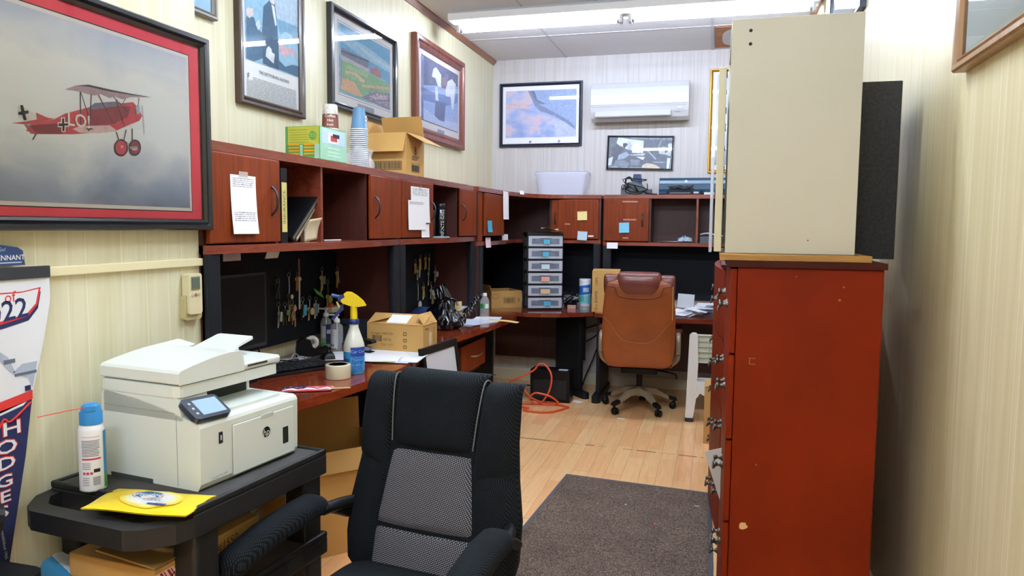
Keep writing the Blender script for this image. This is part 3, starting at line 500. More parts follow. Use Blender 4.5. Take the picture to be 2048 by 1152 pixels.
ART = {'plane': [('d8dade',[(-0.245,-0.011),(-0.224,-0.012),(-0.196,-0.024),(-0.187,-0.039),(-0.222,-0.046),(-0.244,-0.039)]),('b53a48',[(-0.266,-0.058),(-0.222,-0.047),(-0.19,-0.038),(-0.192,-0.02),(-0.155,-0.029),(-0.133,-0.028),(-0.216,-0.055)]),('6b7690',[(-0.229,-0.056),(-0.207,-0.056),(-0.195,-0.078),(-0.211,-0.078)]),('c23b49',[(-0.224,-0.072),(-0.207,-0.05),(-0.136,-0.03),(-0.101,-0.01),(-0.019,0.02),(0.076,0.044),(0.153,0.063),(0.172,0.05),(0.19,0.026),(0.177,0.009),(0.124,-0.014),(0.081,-0.034),(0.008,-0.048),(-0.075,-0.063),(-0.195,-0.077)]),('8a2f3e',[(-0.012,0.015),(0.076,0.041),(0.144,0.047),(0.129,0.014),(0.074,-0.014),(-0.014,-0.032)]),('7c2532',[(-0.213,-0.057),(-0.123,-0.039),(-0.111,-0.067),(-0.192,-0.076)]),('6f6b86',[(-0.023,0.016),(0.004,0.036),(0.077,0.052),(0.118,0.052),(0.076,0.037),(-0.004,0.016)]),('3d3440',[(-0.047,0.066),(-0.043,0.067),(-0.046,-0.036),(-0.05,-0.036)]),('3d3440',[(-0.007,0.076),(-0.003,0.077),(-0.014,-0.028),(-0.018,-0.028)]),('3d3440',[(-0.045,0.058),(-0.042,0.058),(-0.014,-0.015),(-0.017,-0.016)]),('5a3440',[(0.017,0.062),(0.021,0.063),(0.07,-0.01),(0.066,-0.011)]),('5a3440',[(0.059,0.076),(0.063,0.076),(0.136,0.028),(0.132,0.027)]),('5a3440',[(0.083,0.058),(0.087,0.059),(0.117,-0.018),(0.113,-0.019)]),('5a3440',[(0.122,0.071),(0.125,0.071),(0.111,0.05),(0.108,0.049)]),('5a3440',[(0.177,0.08),(0.18,0.08),(0.173,0.05),(0.171,0.049)]),('d9b8be',[(-0.078,-0.049),(-0.052,-0.037),(0.057,-0.021),(0.087,-0.034),(0.008,-0.05),(-0.053,-0.056)]),('2c2630',[(-0.033,-0.043),(-0.022,-0.039),(-0.018,-0.035),(-0.014,-0.038),(-0.002,-0.039),(-0.016,-0.043),(-0.022,-0.049),(-0.024,-0.044)]),('a68a98',[(-0.098,0.057),(-0.061,0.074),(-0.016,0.084),(0.062,0.084),(0.145,0.086),(0.231,0.09),(0.145,0.077),(0.11,0.065),(0.077,0.068),(0.061,0.06),(0.029,0.066),(0.005,0.058),(-0.047,0.06)]),('2f3246',[(-0.061,0.074),(-0.016,0.085),(0.062,0.085),(0.146,0.087),(0.231,0.091),(0.145,0.083),(0.062,0.079),(-0.017,0.079)]),('f0f0f0',[(-0.126,-0.037),(-0.115,-0.035),(-0.114,-0.022),(-0.101,-0.02),(-0.102,-0.033),(-0.088,-0.031),(-0.088,-0.044),(-0.101,-0.046),(-0.102,-0.06),(-0.115,-0.061),(-0.114,-0.048),(-0.126,-0.05)]),('15161c',[(-0.123,-0.039),(-0.112,-0.038),(-0.111,-0.024),(-0.104,-0.023),(-0.105,-0.037),(-0.091,-0.035),(-0.091,-0.041),(-0.104,-0.043),(-0.105,-0.058),(-0.112,-0.059),(-0.111,-0.045),(-0.124,-0.047)]),('15161c',[(-0.245,-0.026),(-0.235,-0.024),(-0.238,-0.008),(-0.23,-0.007),(-0.227,-0.021),(-0.215,-0.018),(-0.215,-0.026),(-0.225,-0.029),(-0.221,-0.044),(-0.23,-0.046),(-0.233,-0.032),(-0.245,-0.034)]),('3d3440',[(0.079,-0.037),(0.083,-0.037),(0.092,-0.06),(0.088,-0.06)]),('3d3440',[(0.119,-0.026),(0.123,-0.025),(0.111,-0.06),(0.107,-0.061)]),('3d3440',[(0.143,-0.019),(0.147,-0.019),(0.146,-0.065),(0.142,-0.065)]),('3d3440',[(0.103,-0.058),(0.107,-0.058),(0.149,-0.074),(0.145,-0.074)]),('c8ccd6',[(0.189,0.059),(0.193,0.06),(0.198,-0.029),(0.193,-0.03)]),('3d3440',[(-0.197,-0.077),(-0.193,-0.077),(-0.204,-0.093),(-0.208,-0.094)]),('3b2a38',[(0.125,-0.08),(0.124,-0.088),(0.119,-0.096),(0.113,-0.102),(0.105,-0.107),(0.096,-0.109),(0.087,-0.108),(0.08,-0.105),(0.074,-0.1),(0.071,-0.093),(0.07,-0.086),(0.071,-0.077),(0.075,-0.07),(0.082,-0.063),(0.09,-0.059),(0.098,-0.056),(0.107,-0.057),(0.115,-0.06),(0.121,-0.065),(0.124,-0.072)]),('c43a4e',[(0.119,-0.08),(0.118,-0.087),(0.114,-0.093),(0.109,-0.099),(0.103,-0.102),(0.096,-0.104),(0.089,-0.103),(0.084,-0.101),(0.079,-0.097),(0.076,-0.091),(0.075,-0.085),(0.077,-0.078),(0.08,-0.072),(0.085,-0.067),(0.091,-0.063),(0.098,-0.062),(0.105,-0.062),(0.111,-0.064),(0.116,-0.068),(0.118,-0.074)]),('e9a0aa',[(0.106,-0.079),(0.105,-0.08),(0.105,-0.081),(0.103,-0.082),(0.102,-0.083),(0.1,-0.084),(0.099,-0.084),(0.097,-0.083),(0.096,-0.082),(0.096,-0.081),(0.096,-0.08),(0.096,-0.078),(0.097,-0.077),(0.098,-0.076),(0.099,-0.075),(0.101,-0.075),(0.102,-0.075),(0.104,-0.075),(0.105,-0.076),(0.106,-0.077)]),('3b2a38',[(0.179,-0.074),(0.177,-0.082),(0.173,-0.09),(0.167,-0.096),(0.16,-0.1),(0.152,-0.102),(0.144,-0.102),(0.137,-0.099),(0.132,-0.094),(0.129,-0.087),(0.128,-0.079),(0.129,-0.071),(0.133,-0.064),(0.139,-0.058),(0.146,-0.053),(0.154,-0.051),(0.162,-0.052),(0.169,-0.054),(0.175,-0.059),(0.178,-0.066)]),('8e3346',[(0.173,-0.075),(0.172,-0.081),(0.169,-0.087),(0.164,-0.092),(0.158,-0.095),(0.152,-0.096),(0.146,-0.096),(0.141,-0.094),(0.137,-0.09),(0.135,-0.085),(0.134,-0.079),(0.135,-0.073),(0.138,-0.067),(0.143,-0.062),(0.148,-0.059),(0.154,-0.057),(0.16,-0.057),(0.165,-0.06),(0.17,-0.064),(0.172,-0.069)]),('c8b8c8',[(0.164,-0.079),(0.163,-0.081),(0.161,-0.083),(0.158,-0.084),(0.155,-0.085),(0.151,-0.086),(0.147,-0.086),(0.144,-0.086),(0.141,-0.085),(0.14,-0.083),(0.139,-0.082),(0.14,-0.08),(0.142,-0.078),(0.144,-0.076),(0.148,-0.075),(0.152,-0.074),(0.155,-0.074),(0.159,-0.075),(0.161,-0.076),(0.163,-0.077)]),('9aa0b4',[(0.131,-0.076),(0.163,-0.071),(0.163,-0.078),(0.131,-0.082)]),('9fb3cc',[(0.161,0.051),(0.178,0.055),(0.178,0.031),(0.164,0.027)])],'plane_text': [('t',[(-0.067,-0.024),(-0.051,-0.022)])],'speech': [('7fb4d4',[(-0.207,0.015),(0.278,0.154),(0.256,-0.256),(-0.214,-0.256)]),('a9c6dd',[(0.014,0.078),(0.278,0.154),(0.265,0.002),(0.114,0.003),(0.048,0.001)]),('5f97bf',[(0.048,-0.004),(0.114,0.0),(0.265,0.005),(0.263,-0.066),(0.074,-0.075)]),('28557c',[(-0.207,-0.057),(-0.147,-0.048),(-0.119,-0.093),(-0.077,-0.107),(-0.08,-0.227),(-0.154,-0.258),(-0.214,-0.256)]),('e3cbc6',[(-0.206,-0.026),(-0.188,-0.013),(-0.154,-0.009),(-0.147,-0.031),(-0.181,-0.062),(-0.201,-0.056)]),('1d4468',[(-0.068,0.025),(-0.014,0.07),(0.032,0.068),(0.048,-0.014),(0.058,-0.125),(0.059,-0.249),(-0.024,-0.256),(-0.081,-0.248),(-0.082,-0.098)]),('e6eef6',[(0.002,0.055),(0.027,0.051),(0.047,-0.035),(0.033,-0.044),(0.012,0.017)]),('e8dcd4',[(-0.014,0.07),(0.03,0.083),(0.027,0.059),(-0.001,0.059)]),('17395a',[(-0.073,-0.136),(0.059,-0.104),(0.059,-0.254),(-0.077,-0.252)]),('e4ecf4',[(-0.03,-0.156),(-0.005,-0.165),(-0.001,-0.18),(0.024,-0.184),(0.013,-0.233),(-0.056,-0.212),(-0.048,-0.175)]),('8cc0dc',[(0.059,-0.099),(0.113,-0.05),(0.171,-0.051),(0.23,-0.085),(0.258,-0.198),(0.186,-0.223),(0.117,-0.227),(0.06,-0.207)]),('dba7b4',[(0.061,-0.114),(0.101,-0.126),(0.189,-0.121),(0.217,-0.131),(0.213,-0.156),(0.168,-0.147),(0.109,-0.179),(0.071,-0.166)]),('1f4f7a',[(0.06,-0.207),(0.117,-0.227),(0.187,-0.202),(0.26,-0.198),(0.254,-0.256),(0.146,-0.253),(0.059,-0.252)]),('cfe0ee',[(-0.136,-0.077),(-0.105,-0.045),(-0.093,-0.076),(-0.115,-0.101)])],'stadium': [('4f9fd0',[(-0.318,0.218),(0.381,0.209),(0.379,-0.021),(-0.321,0.073)]),('8fc4e4',[(-0.319,0.163),(0.117,0.144),(0.38,0.11),(0.38,0.057),(-0.06,0.076),(-0.32,0.109)]),('b8d8ea',[(-0.162,0.137),(0.163,0.114),(0.368,0.097),(0.367,0.076),(0.116,0.085)]),('6a6f8c',[(-0.317,0.074),(0.048,0.065),(0.036,-0.001),(-0.318,0.01)]),('3e4460',[(-0.317,0.058),(0.049,0.072),(0.053,0.061),(-0.318,0.042)]),('b9b4c4',[(-0.318,0.029),(0.037,0.019),(0.036,-0.005),(-0.318,-0.003)]),('a8646c',[(0.059,0.024),(0.162,0.052),(0.232,0.028),(0.22,-0.01),(0.07,-0.004)]),('6fae7a',[(-0.326,-0.005),(-0.245,0.003),(0.366,-0.018),(0.352,-0.188),(-0.33,-0.182)]),('93c08a',[(-0.245,-0.011),(0.047,-0.008),(0.025,-0.042),(-0.265,-0.042)]),('dca67c',[(-0.321,-0.108),(-0.247,-0.098),(-0.146,-0.103),(-0.064,-0.155),(-0.025,-0.169),(-0.148,-0.179),(-0.326,-0.172)]),('e2b48c',[(-0.265,-0.051),(-0.125,-0.042),(0.002,-0.066),(-0.041,-0.083),(-0.146,-0.074),(-0.256,-0.073)]),('7fb886',[(-0.226,-0.062),(-0.142,-0.059),(-0.073,-0.072),(-0.146,-0.093),(-0.237,-0.092)]),('dca67c',[(-0.063,-0.097),(0.354,-0.041),(0.353,-0.057),(-0.042,-0.112)]),('6c6488',[(-0.064,-0.179),(0.113,-0.114),(0.353,-0.083),(0.352,-0.193)]),('c9b6c4',[(0.045,-0.156),(0.159,-0.116),(0.341,-0.098),(0.328,-0.129),(0.136,-0.16)]),('a08cae',[(0.113,-0.174),(0.34,-0.143),(0.347,-0.178)]),('8c7f9c',[(-0.326,0.001),(-0.307,0.004),(-0.31,-0.147),(-0.329,-0.153)])],'horse': [('39406e',[(-0.352,0.247),(0.445,0.251),(0.434,0.151),(-0.353,0.027)]),('4a5078',[(-0.257,0.215),(-0.159,0.212),(-0.176,0.065),(-0.257,0.056)]),('555a80',[(0.12,0.207),(0.193,0.209),(0.175,0.117),(0.102,0.106)]),('8fa8dc',[(-0.353,0.027),(0.434,0.157),(0.429,-0.24),(-0.359,-0.231)]),('5b6fae',[(-0.353,0.009),(-0.159,0.008),(0.12,0.031),(0.426,0.097),(0.427,0.018),(0.121,-0.057),(-0.353,-0.084)]),('b4c6ee',[(-0.353,-0.142),(-0.022,-0.177),(0.429,-0.154),(0.429,-0.24),(-0.359,-0.231)]),('dfe4f0',[(-0.152,0.189),(-0.092,0.214),(0.019,0.175),(0.013,0.075),(-0.057,0.077),(-0.109,0.126),(-0.186,0.123)]),('dfe4f0',[(0.175,0.155),(0.269,0.191),(0.366,0.164),(0.347,0.083),(0.309,-0.053),(0.271,-0.059),(0.24,0.039),(0.12,0.025),(0.12,0.094)]),('dfe4f0',[(-0.112,0.053),(-0.064,0.067),(-0.043,-0.033),(-0.074,-0.16),(-0.105,-0.165)]),('71586a',[(0.03,0.152),(0.102,0.178),(0.157,0.126),(0.12,0.082),(0.02,0.076)]),('4b557f',[(-0.108,-0.044),(-0.022,-0.042),(0.121,-0.031),(0.092,-0.187),(-0.022,-0.19),(-0.125,-0.168)])],'jet': [('7e97c8',[(-0.129,0.233),(0.363,0.235),(0.366,-0.15),(0.266,-0.106),(0.004,0.052)]),('c9a8b2',[(-0.35,0.123),(-0.172,0.105),(-0.084,0.068),(-0.136,0.057),(-0.35,0.081)]),('a9b4dc',[(0.128,-0.085),(0.214,-0.054),(0.335,-0.141),(0.364,-0.225),(0.164,-0.22)]),('5c6f9c',[(-0.129,0.233),(-0.085,0.233),(-0.049,0.146),(-0.005,0.094),(0.213,-0.021),(0.317,-0.091),(0.356,-0.15),(0.161,-0.028),(-0.004,0.036),(-0.052,0.079)]),('47597f',[(-0.103,0.232),(-0.064,0.232),(-0.032,0.145),(0.056,0.101),(-0.005,0.103),(-0.053,0.138)]),('8ea4cf',[(-0.052,0.079),(-0.004,0.036),(0.161,-0.028),(0.231,-0.071),(0.144,-0.044),(-0.013,0.028)])],'collage': [('4d5668',[(-0.299,0.149),(0.305,0.119),(0.288,-0.155),(-0.304,-0.127)]),('d5dde8',[(-0.211,0.143),(0.031,0.113),(0.028,-0.005),(-0.131,0.035),(-0.156,0.052),(-0.227,0.078),(-0.223,0.11)]),('aab6c6',[(-0.124,0.104),(-0.091,0.104),(-0.078,0.067),(-0.089,0.026),(-0.122,0.035)]),('e6ebf2',[(-0.074,0.091),(-0.001,0.085),(-0.003,-0.004),(-0.076,0.001)]),('3a3f50',[(-0.268,0.046),(-0.223,0.086),(-0.147,0.027),(-0.18,0.003),(-0.203,-0.046),(-0.24,-0.103),(-0.264,-0.119)]),('2b2f3c',[(-0.165,0.089),(-0.132,0.092),(-0.119,0.076),(-0.147,0.043),(-0.164,0.06)]),('8fa6bc',[(-0.2,-0.021),(-0.13,0.01),(-0.097,-0.019),(-0.145,-0.055),(-0.211,-0.071)]),('6c7a90',[(-0.228,-0.074),(-0.145,-0.071),(-0.091,-0.105),(-0.111,-0.129),(-0.235,-0.126)]),('cfd9e2',[(-0.303,-0.057),(-0.253,-0.037),(-0.268,-0.119),(-0.304,-0.123)]),('c3ccd8',[(-0.097,-0.019),(0.054,-0.005),(0.035,-0.025),(-0.088,-0.025)]),('e6e4e4',[(-0.039,-0.036),(0.051,-0.038),(0.031,-0.066)]),('9aa7b8',[(0.049,0.052),(0.157,-0.052),(0.149,-0.064),(0.045,0.04)]),('9aa7b8',[(0.193,0.118),(0.199,0.116),(0.171,0.045),(0.163,0.046)]),('b8c6cc',[(0.21,0.061),(0.227,0.056),(0.236,-0.004),(0.267,0.027),(0.258,0.084),(0.282,0.096),(0.298,0.083),(0.285,-0.029),(0.236,-0.012),(0.18,-0.007),(0.175,0.029),(0.203,0.029)]),('dfe6ea',[(0.257,-0.045),(0.287,-0.045),(0.28,-0.152),(0.256,-0.15)]),('d8c4ac',[(0.029,-0.115),(0.069,-0.095),(0.134,-0.104),(0.195,-0.133),(0.192,-0.149),(0.025,-0.141)]),('8d9aac',[(0.121,-0.079),(0.246,-0.081),(0.222,-0.093),(0.125,-0.088)]),('707c90',[(-0.087,-0.064),(0.007,-0.066),(-0.004,-0.118),(-0.078,-0.118)])]}
# ================================================================== pictures and fittings on the walls
M_GLASS = GLASS('picture_glass')
def PALE(st): return [(p, pale(c, .75)) for p, c in st]     # print colours lightened to paint in glass reflections and offset dimmed light
def ring(g, W, H, prof, m):
    """mitred picture-frame moulding: prof = [(inset, y)]"""
    for (i0, y0), (i1, y1) in zip(prof, prof[1:]):
        def c(i, y): return [(-W/2+i, y, -H/2+i), (W/2-i, y, -H/2+i), (W/2-i, y, H/2-i), (-W/2+i, y, H/2-i)]
        a, b = c(i0, y0), c(i1, y1)
        for k in range(4): g.quad(a[k], a[(k+1) % 4], b[(k+1) % 4], b[k], m)
def rectp(g, x0, x1, z0, z1, y, m): g.quad((x0, y, z0), (x1, y, z0), (x1, y, z1), (x0, y, z1), m)
def picture(name, label, loc, rot, W, H, fw, fd, fm, ins, ground, art=None, mat=None, liner=None, fm2=None, extra=None, glass=True, pz=None):
    """ins = (left, right, bottom, top) distance from frame outside to the printed image"""
    t = thing(name, label, 'framed picture', loc, rot)
    g = G(); ring(g, W, H, [(0, 0), (0, -fd*.85), (fw*.12, -fd), (fw*.42, -fd), (fw*.55, -fd*.72), (fw*.72, -fd*.86), (fw*.95, -fd*.6), (fw, -fd*.45)], fm)
    if fm2: ring(g, W, H, [(fw*.80, -fd*.87), (fw*1.0, -fd*.70), (fw, -fd*.42)], fm2)
    g.build('frame', t, bevel=0)
    y = -fd*.38; w2, h2 = W/2, H/2
    if mat:
        g = G(); rectp(g, -w2+fw*.8, w2-fw*.8, -h2+fw*.8, h2-fw*.8, y, mat); g.build('mat', t)
    a = (-w2+ins[0], w2-ins[1], -h2+ins[2], h2-ins[3])
    g = G()
    if liner:
        for d, mm in liner: rectp(g, a[0]-d, a[1]+d, a[2]-d, a[3]+d, y-.0006-.0004*(.02-d)*10, mm)
    rectp(g, *a, y-.0016, ground)
    for i, (c, poly) in enumerate(art or []):
        poly = [(min(max(px, a[0]), a[1]), min(max(pz_, a[2]), a[3])) for px, pz_ in poly]
        g.poly([(px, y-.0018-.00006*i, pz_) for px, pz_ in poly], P('ink_'+c, pale(c) if art is not ART['plane'] else pale(c, .85), .6, noise=.14, nscale=45))
    if extra: extra(g, y-.0018-.00006*len(art or []))
    g.build('print', t)
    if glass:
        g = G(); rectp(g, -w2+fw*.9, w2-fw*.9, -h2+fw*.9, h2-fw*.9, -fd*.62, M_GLASS); g.build('glass', t)
    return t
M_FRBLK = P('frame_black', '17181c', .28, coat=.4); M_FRWAL = WOOD('frame_walnut', '4d3a2e', '2c211b', 'z', .35); M_FRMAH = WOOD('frame_mahogany', '8a4a38', '4c2620', 'z', .3)
M_FRGLD = P('frame_gold', 'b98a35', .35, .7); M_FROAK = WOOD('frame_oak', 'a9835c', '8a6543', 'z', .35); M_FRPEW = P('frame_pewter', '8c8a86', .4, .4)
M_MATW = P('mat_white', 'f2f1f4', .8); M_MATC = P('mat_cream', 'ece6e6', .8); M_MATR = P('mat_red', 'ee566a', .75, noise=.05, nscale=3)
g_sky = PAINT('print_stormy_sky', [(0, '6d7b9c'), (.22, 'a8b6d0'), (.42, 'e8eef4'), (.62, 'eceff2'), (.82, 'c4d0e8'), (1, '9facd6')], 3.2, 5, (1, 1, 1.6), (1.25, .22, .5))
def plane_extra(g, y):
    (cx, cz) = ART['plane_text'][0][1][0]
    g.text('LO!', .052, FRONT(cx+.012, y, cz), P('ink_f0f0f0', 'f0f0f0', .6), .012)
LB = [(.014, P('liner_black', '22242a', .7)), (.011, P('liner_white', 'eceef0', .7))]
picture('framed_print', 'large black framed print of a red biplane in cloudy sky, wide red mat', (WN+.02, 1.787, 1.861), PI/2, 1.0, .666, .038, .035, M_FRBLK,
        (.105, .100, .076, .084), g_sky, ART['plane'], M_MATR, LB, None, plane_extra)
def speech_extra(g, y):
    ik = P('ink_speech', '55565e', .8)
    g.text('THE GETTYSBURG ADDRESS', .021, FRONT(.018, y, -.30), ik, .001)
    g.text('F', .036, FRONT(-.20, y, -.335), ik, .004)
    for i in range(15):
        z = -.335-.0065*i
        x = -.165 if i < 3 else -.215
        while x < .215:
            L = random.uniform(.02, .07); g.poly([(x, y, z), (min(x+L, .22), y, z), (min(x+L, .22), y, z+.0018), (x, y, z+.0018)], P('ink_fine', '8d8f96', .8)); x += L+.006
    for x, L in ((-.2, .09), (.12, .11)): g.tube([(x+L*k/8, y-.0003, -.447+.004*math.sin(k*2.4)) for k in range(9)], .0008, ik, 4, 2)
picture('framed_poster', 'tall walnut framed poster of a speaker above printed lines of text', (WX, 3.343, 2.59), PI/2, .57, .945, .042, .035, M_FRWAL,
        (.066, .036, .215, .06), PAINT('print_blue_crowd', PALE([(.25, '3d7ba6'), (.5, '7fb2d2'), (.75, 'b7d3e4')]), 14, 5), ART['speech'], M_WHITE, None, None, speech_extra)
def stad_extra(g, y):
    rectp(g, -.11, .12, -.255, -.222, y, P('plate_grey', 'a3aab8', .5))
    for i in range(150):
        x = random.uniform(.05, .36); z = random.uniform(-.18, -.10); g.poly([(x, y, z), (x+.008, y, z), (x+.008, y, z+.007), (x, y, z+.007)], P('crowd_%d' % (i % 4), ('8d6f8c', 'd8c8d2', '5e587c', 'b78f98')[i % 4], .7))
picture('framed_print', 'black framed print of a baseball stadium under blue sky, white mat', (WX, 4.37, 2.527), PI/2, .91, .59, .042, .04, M_FRBLK,
        (.11, .085, .10, .085), PAINT('print_blue_sky', PALE([(.3, '4b98ca'), (.5, '76b4da'), (.7, 'a9d0e6')]), 5, 5, (1, 1, 5)), ART['stadium'], M_MATW, [(.012, P('liner_rose', 'a97c84', .7)), (.009, M_MATW)], None, stad_extra)
def horse_extra(g, y): rectp(g, -.06, .09, -.30, -.262, y, P('plate_grey', 'a3aab8', .5))
picture('framed_print', 'mahogany framed print of a pale horse and rider by blue water', (WX, 5.69, 2.585), PI/2, 1.09, .75, .085, .045, M_FRMAH,
        (.155, .125, .145, .13), PAINT('print_blue_dusk', PALE([(.3, '3a4272'), (.5, '6b7fc0'), (.7, 'a8bcec')]), 9, 5), ART['horse'], M_MATC, [(.006, P('liner_brown', '6d5a5a', .7))], None, horse_extra)
picture('small_picture', 'small pewter framed blue picture high above the printer, in the wall corner', (WX, 2.765, 2.63), PI/2, .29, .365, .03, .03, M_FRPEW,
        (.03, .03, .03, .03), PAINT('print_blue_plain', PALE([(.3, '6fa5c8'), (.7, '9cc6de')]), 4, 3), None, None)
def jet_extra(g, y):
    for x in (-.10, .19): g.add([(x+.013*math.cos(2*PI*i/14), y, -.262+.013*math.sin(2*PI*i/14)) for i in range(14)], [tuple(range(14))], P('seal_grey', '9c9ca8', .7))
picture('framed_print', 'dark framed print of an aircraft wing over pink clouds, beside the air conditioner', (-1.699, WB, 2.648), 0, .83, .622, .032, .03, P('frame_blueblack', '23273a', .35),
        (.062, .058, .092, .074), PAINT('print_pink_clouds', PALE([(.25, '5f78b4'), (.45, '8fa3d4'), (.58, 'c4b2c8'), (.75, 'd8a9a4')]), 6, 5, (1, 1, 1.8)), ART['jet'], M_MATW, None, None, jet_extra)
t = picture('framed_collage', 'thin black framed grey collage picture below the air conditioner, hanging askew', (-.722, WB, 2.26), (0, R(1.6), 0), .63, .325, .018, .025, M_FRBLK,
        (.018, .018, .018, .018), PAINT('print_grey', PALE([(.3, '3c4454'), (.55, '76849a'), (.75, 'aab6c6')]), 22, 5), ART['collage'])
picture('gold_framed_picture', 'gold framed picture half hidden behind the cream cupboard', (.16, WB, 2.538), 0, .51, .945, .028, .03, M_FRGLD,
        (.062, .062, .07, .05), PAINT('print_grey_vista', PALE([(.0, '4c566a'), (.3, '8d99ac'), (.6, 'c9d2e6'), (1, 'b0bce0')]), 3, 4, (1, 1, 2), (1.0, .5, .3)), None, M_MATW)
picture('oak_framed_picture', 'pale picture in a plain wooden frame on the wall above the tall dresser', (WR, 2.0, 2.37), -PI/2, .85, .74, .042, .04, M_FROAK,
        (.042, .042, .042, .042), PAINT('print_pale_grey', [(.3, 'b6c2c2'), (.7, 'ccd4d2')], 2, 3), None, None)
picture('dark_framed_picture', 'dark framed picture high on the wall behind the cream cupboard', (WR, 4.6, 2.86), -PI/2, 1.1, .44, .05, .03, P('frame_slate', '3a4052', .4),
        (.05, .05, .05, .05), PAINT('print_white_blue', [(.3, 'cfdcea'), (.7, 'eef2f6')], 2, 3), None, None)

def air_conditioner():
    t = thing('air_conditioner', 'white wall mounted split air conditioner unit', 'air conditioner', (-.722, WB, 2.54), 0)
    w = P('ac_white', 'c9cbce', .3, coat=.2); d = P('ac_shadow', '9fa3a6', .5); W = .895
    prof = [(0, .02), (-.13, .0), (-.175, .03), (-.205, .085), (-.215, .125), (-.215, .24), (-.205, .30), (-.17, .345), (-.12, .36), (0, .36)]
    G().prism([(y, z) for y, z in prof], -W/2, W/2, w, 'x').build('body', t, bevel=.008, seg=3)
    fp = [(-.2155, .135), (-.222, .15), (-.222, .235), (-.214, .295), (-.178, .348), (-.165, .345), (-.20, .29), (-.205, .135)]
    G().prism(fp, -W/2+.006, W/2-.006, w, 'x').build('front_panel', t, bevel=.003)
    g = G(); g.box(-W/2+.01, W/2-.01, -.2175, -.20, .126, .132, d); g.build('panel_gap', t)
    M = Matrix.Translation((0, -.2005, .066)) @ Matrix.Rotation(R(-28), 4, 'X')
    G().rbox(-W/2+.045, W/2-.16, -.016, 0, -.038, .036, w, .006, M=M, axis='y').build('louvre', t)
    G().box(-W/2+.041, W/2-.156, -.010, -.002, -.042, .040, d, M).build('louvre_gap', t)
    g = G(); g.box(W/2-.10, W/2-.06, -.2165, -.21, .095, .118, P('ac_display', 'b9bec8', .3)); g.build('display', t)
    for i in range(3): G().rbox(W/2-.125+.02*i, W/2-.118+.02*i, -.212, -.2, .070, .074, d, .001, axis='y').build('lamp', t)
air_conditioner()
t = thing('wire_channel', 'cream cable channel running along the panelled wall under the biplane print', 'cable channel', (WN, .9, 1.40))
G().rbox(0, .016, -1.6, 1.37, 0, .027, P('channel_cream', 'e6dcb4', .45), .003, axis='y').build('channel', t)
# remote in its wall holder
t = thing('ac_remote', 'cream air conditioner remote in a wall holder above the printer', 'remote control', (WN, 2.208, 1.213), PI/2)
c = P('remote_cream', 'd9cfa8', .45); cd = P('remote_cream_dark', 'bdb184', .5)
G().rbox(-.043, .043, -.022, 0, 0, .088, cd, .012, axis='y').build('holder', t, bevel=.003)
b = G().rbox(-.034, .034, -.032, -.004, .02, .163, c, .01, axis='y').build('body', t, bevel=.003)
G().rbox(-.023, .023, -.0335, -.03, .105, .152, P('remote_bezel', '77775f', .4), .003, axis='y').box(-.019, .019, -.0345, -.033, .112, .147, P('lcd_grey', '5e6a60', .2)).build('display', b)
for i, (x, z, mm) in enumerate(((-.017, .088, 'b0b4a0'), (0, .088, 'b8604a'), (.017, .088, 'b0b4a0'))): G().cyl((x, -.035, z), (x, -.03, z), .006, .006, P('btn_'+mm, mm, .5), 10).build('button', b)

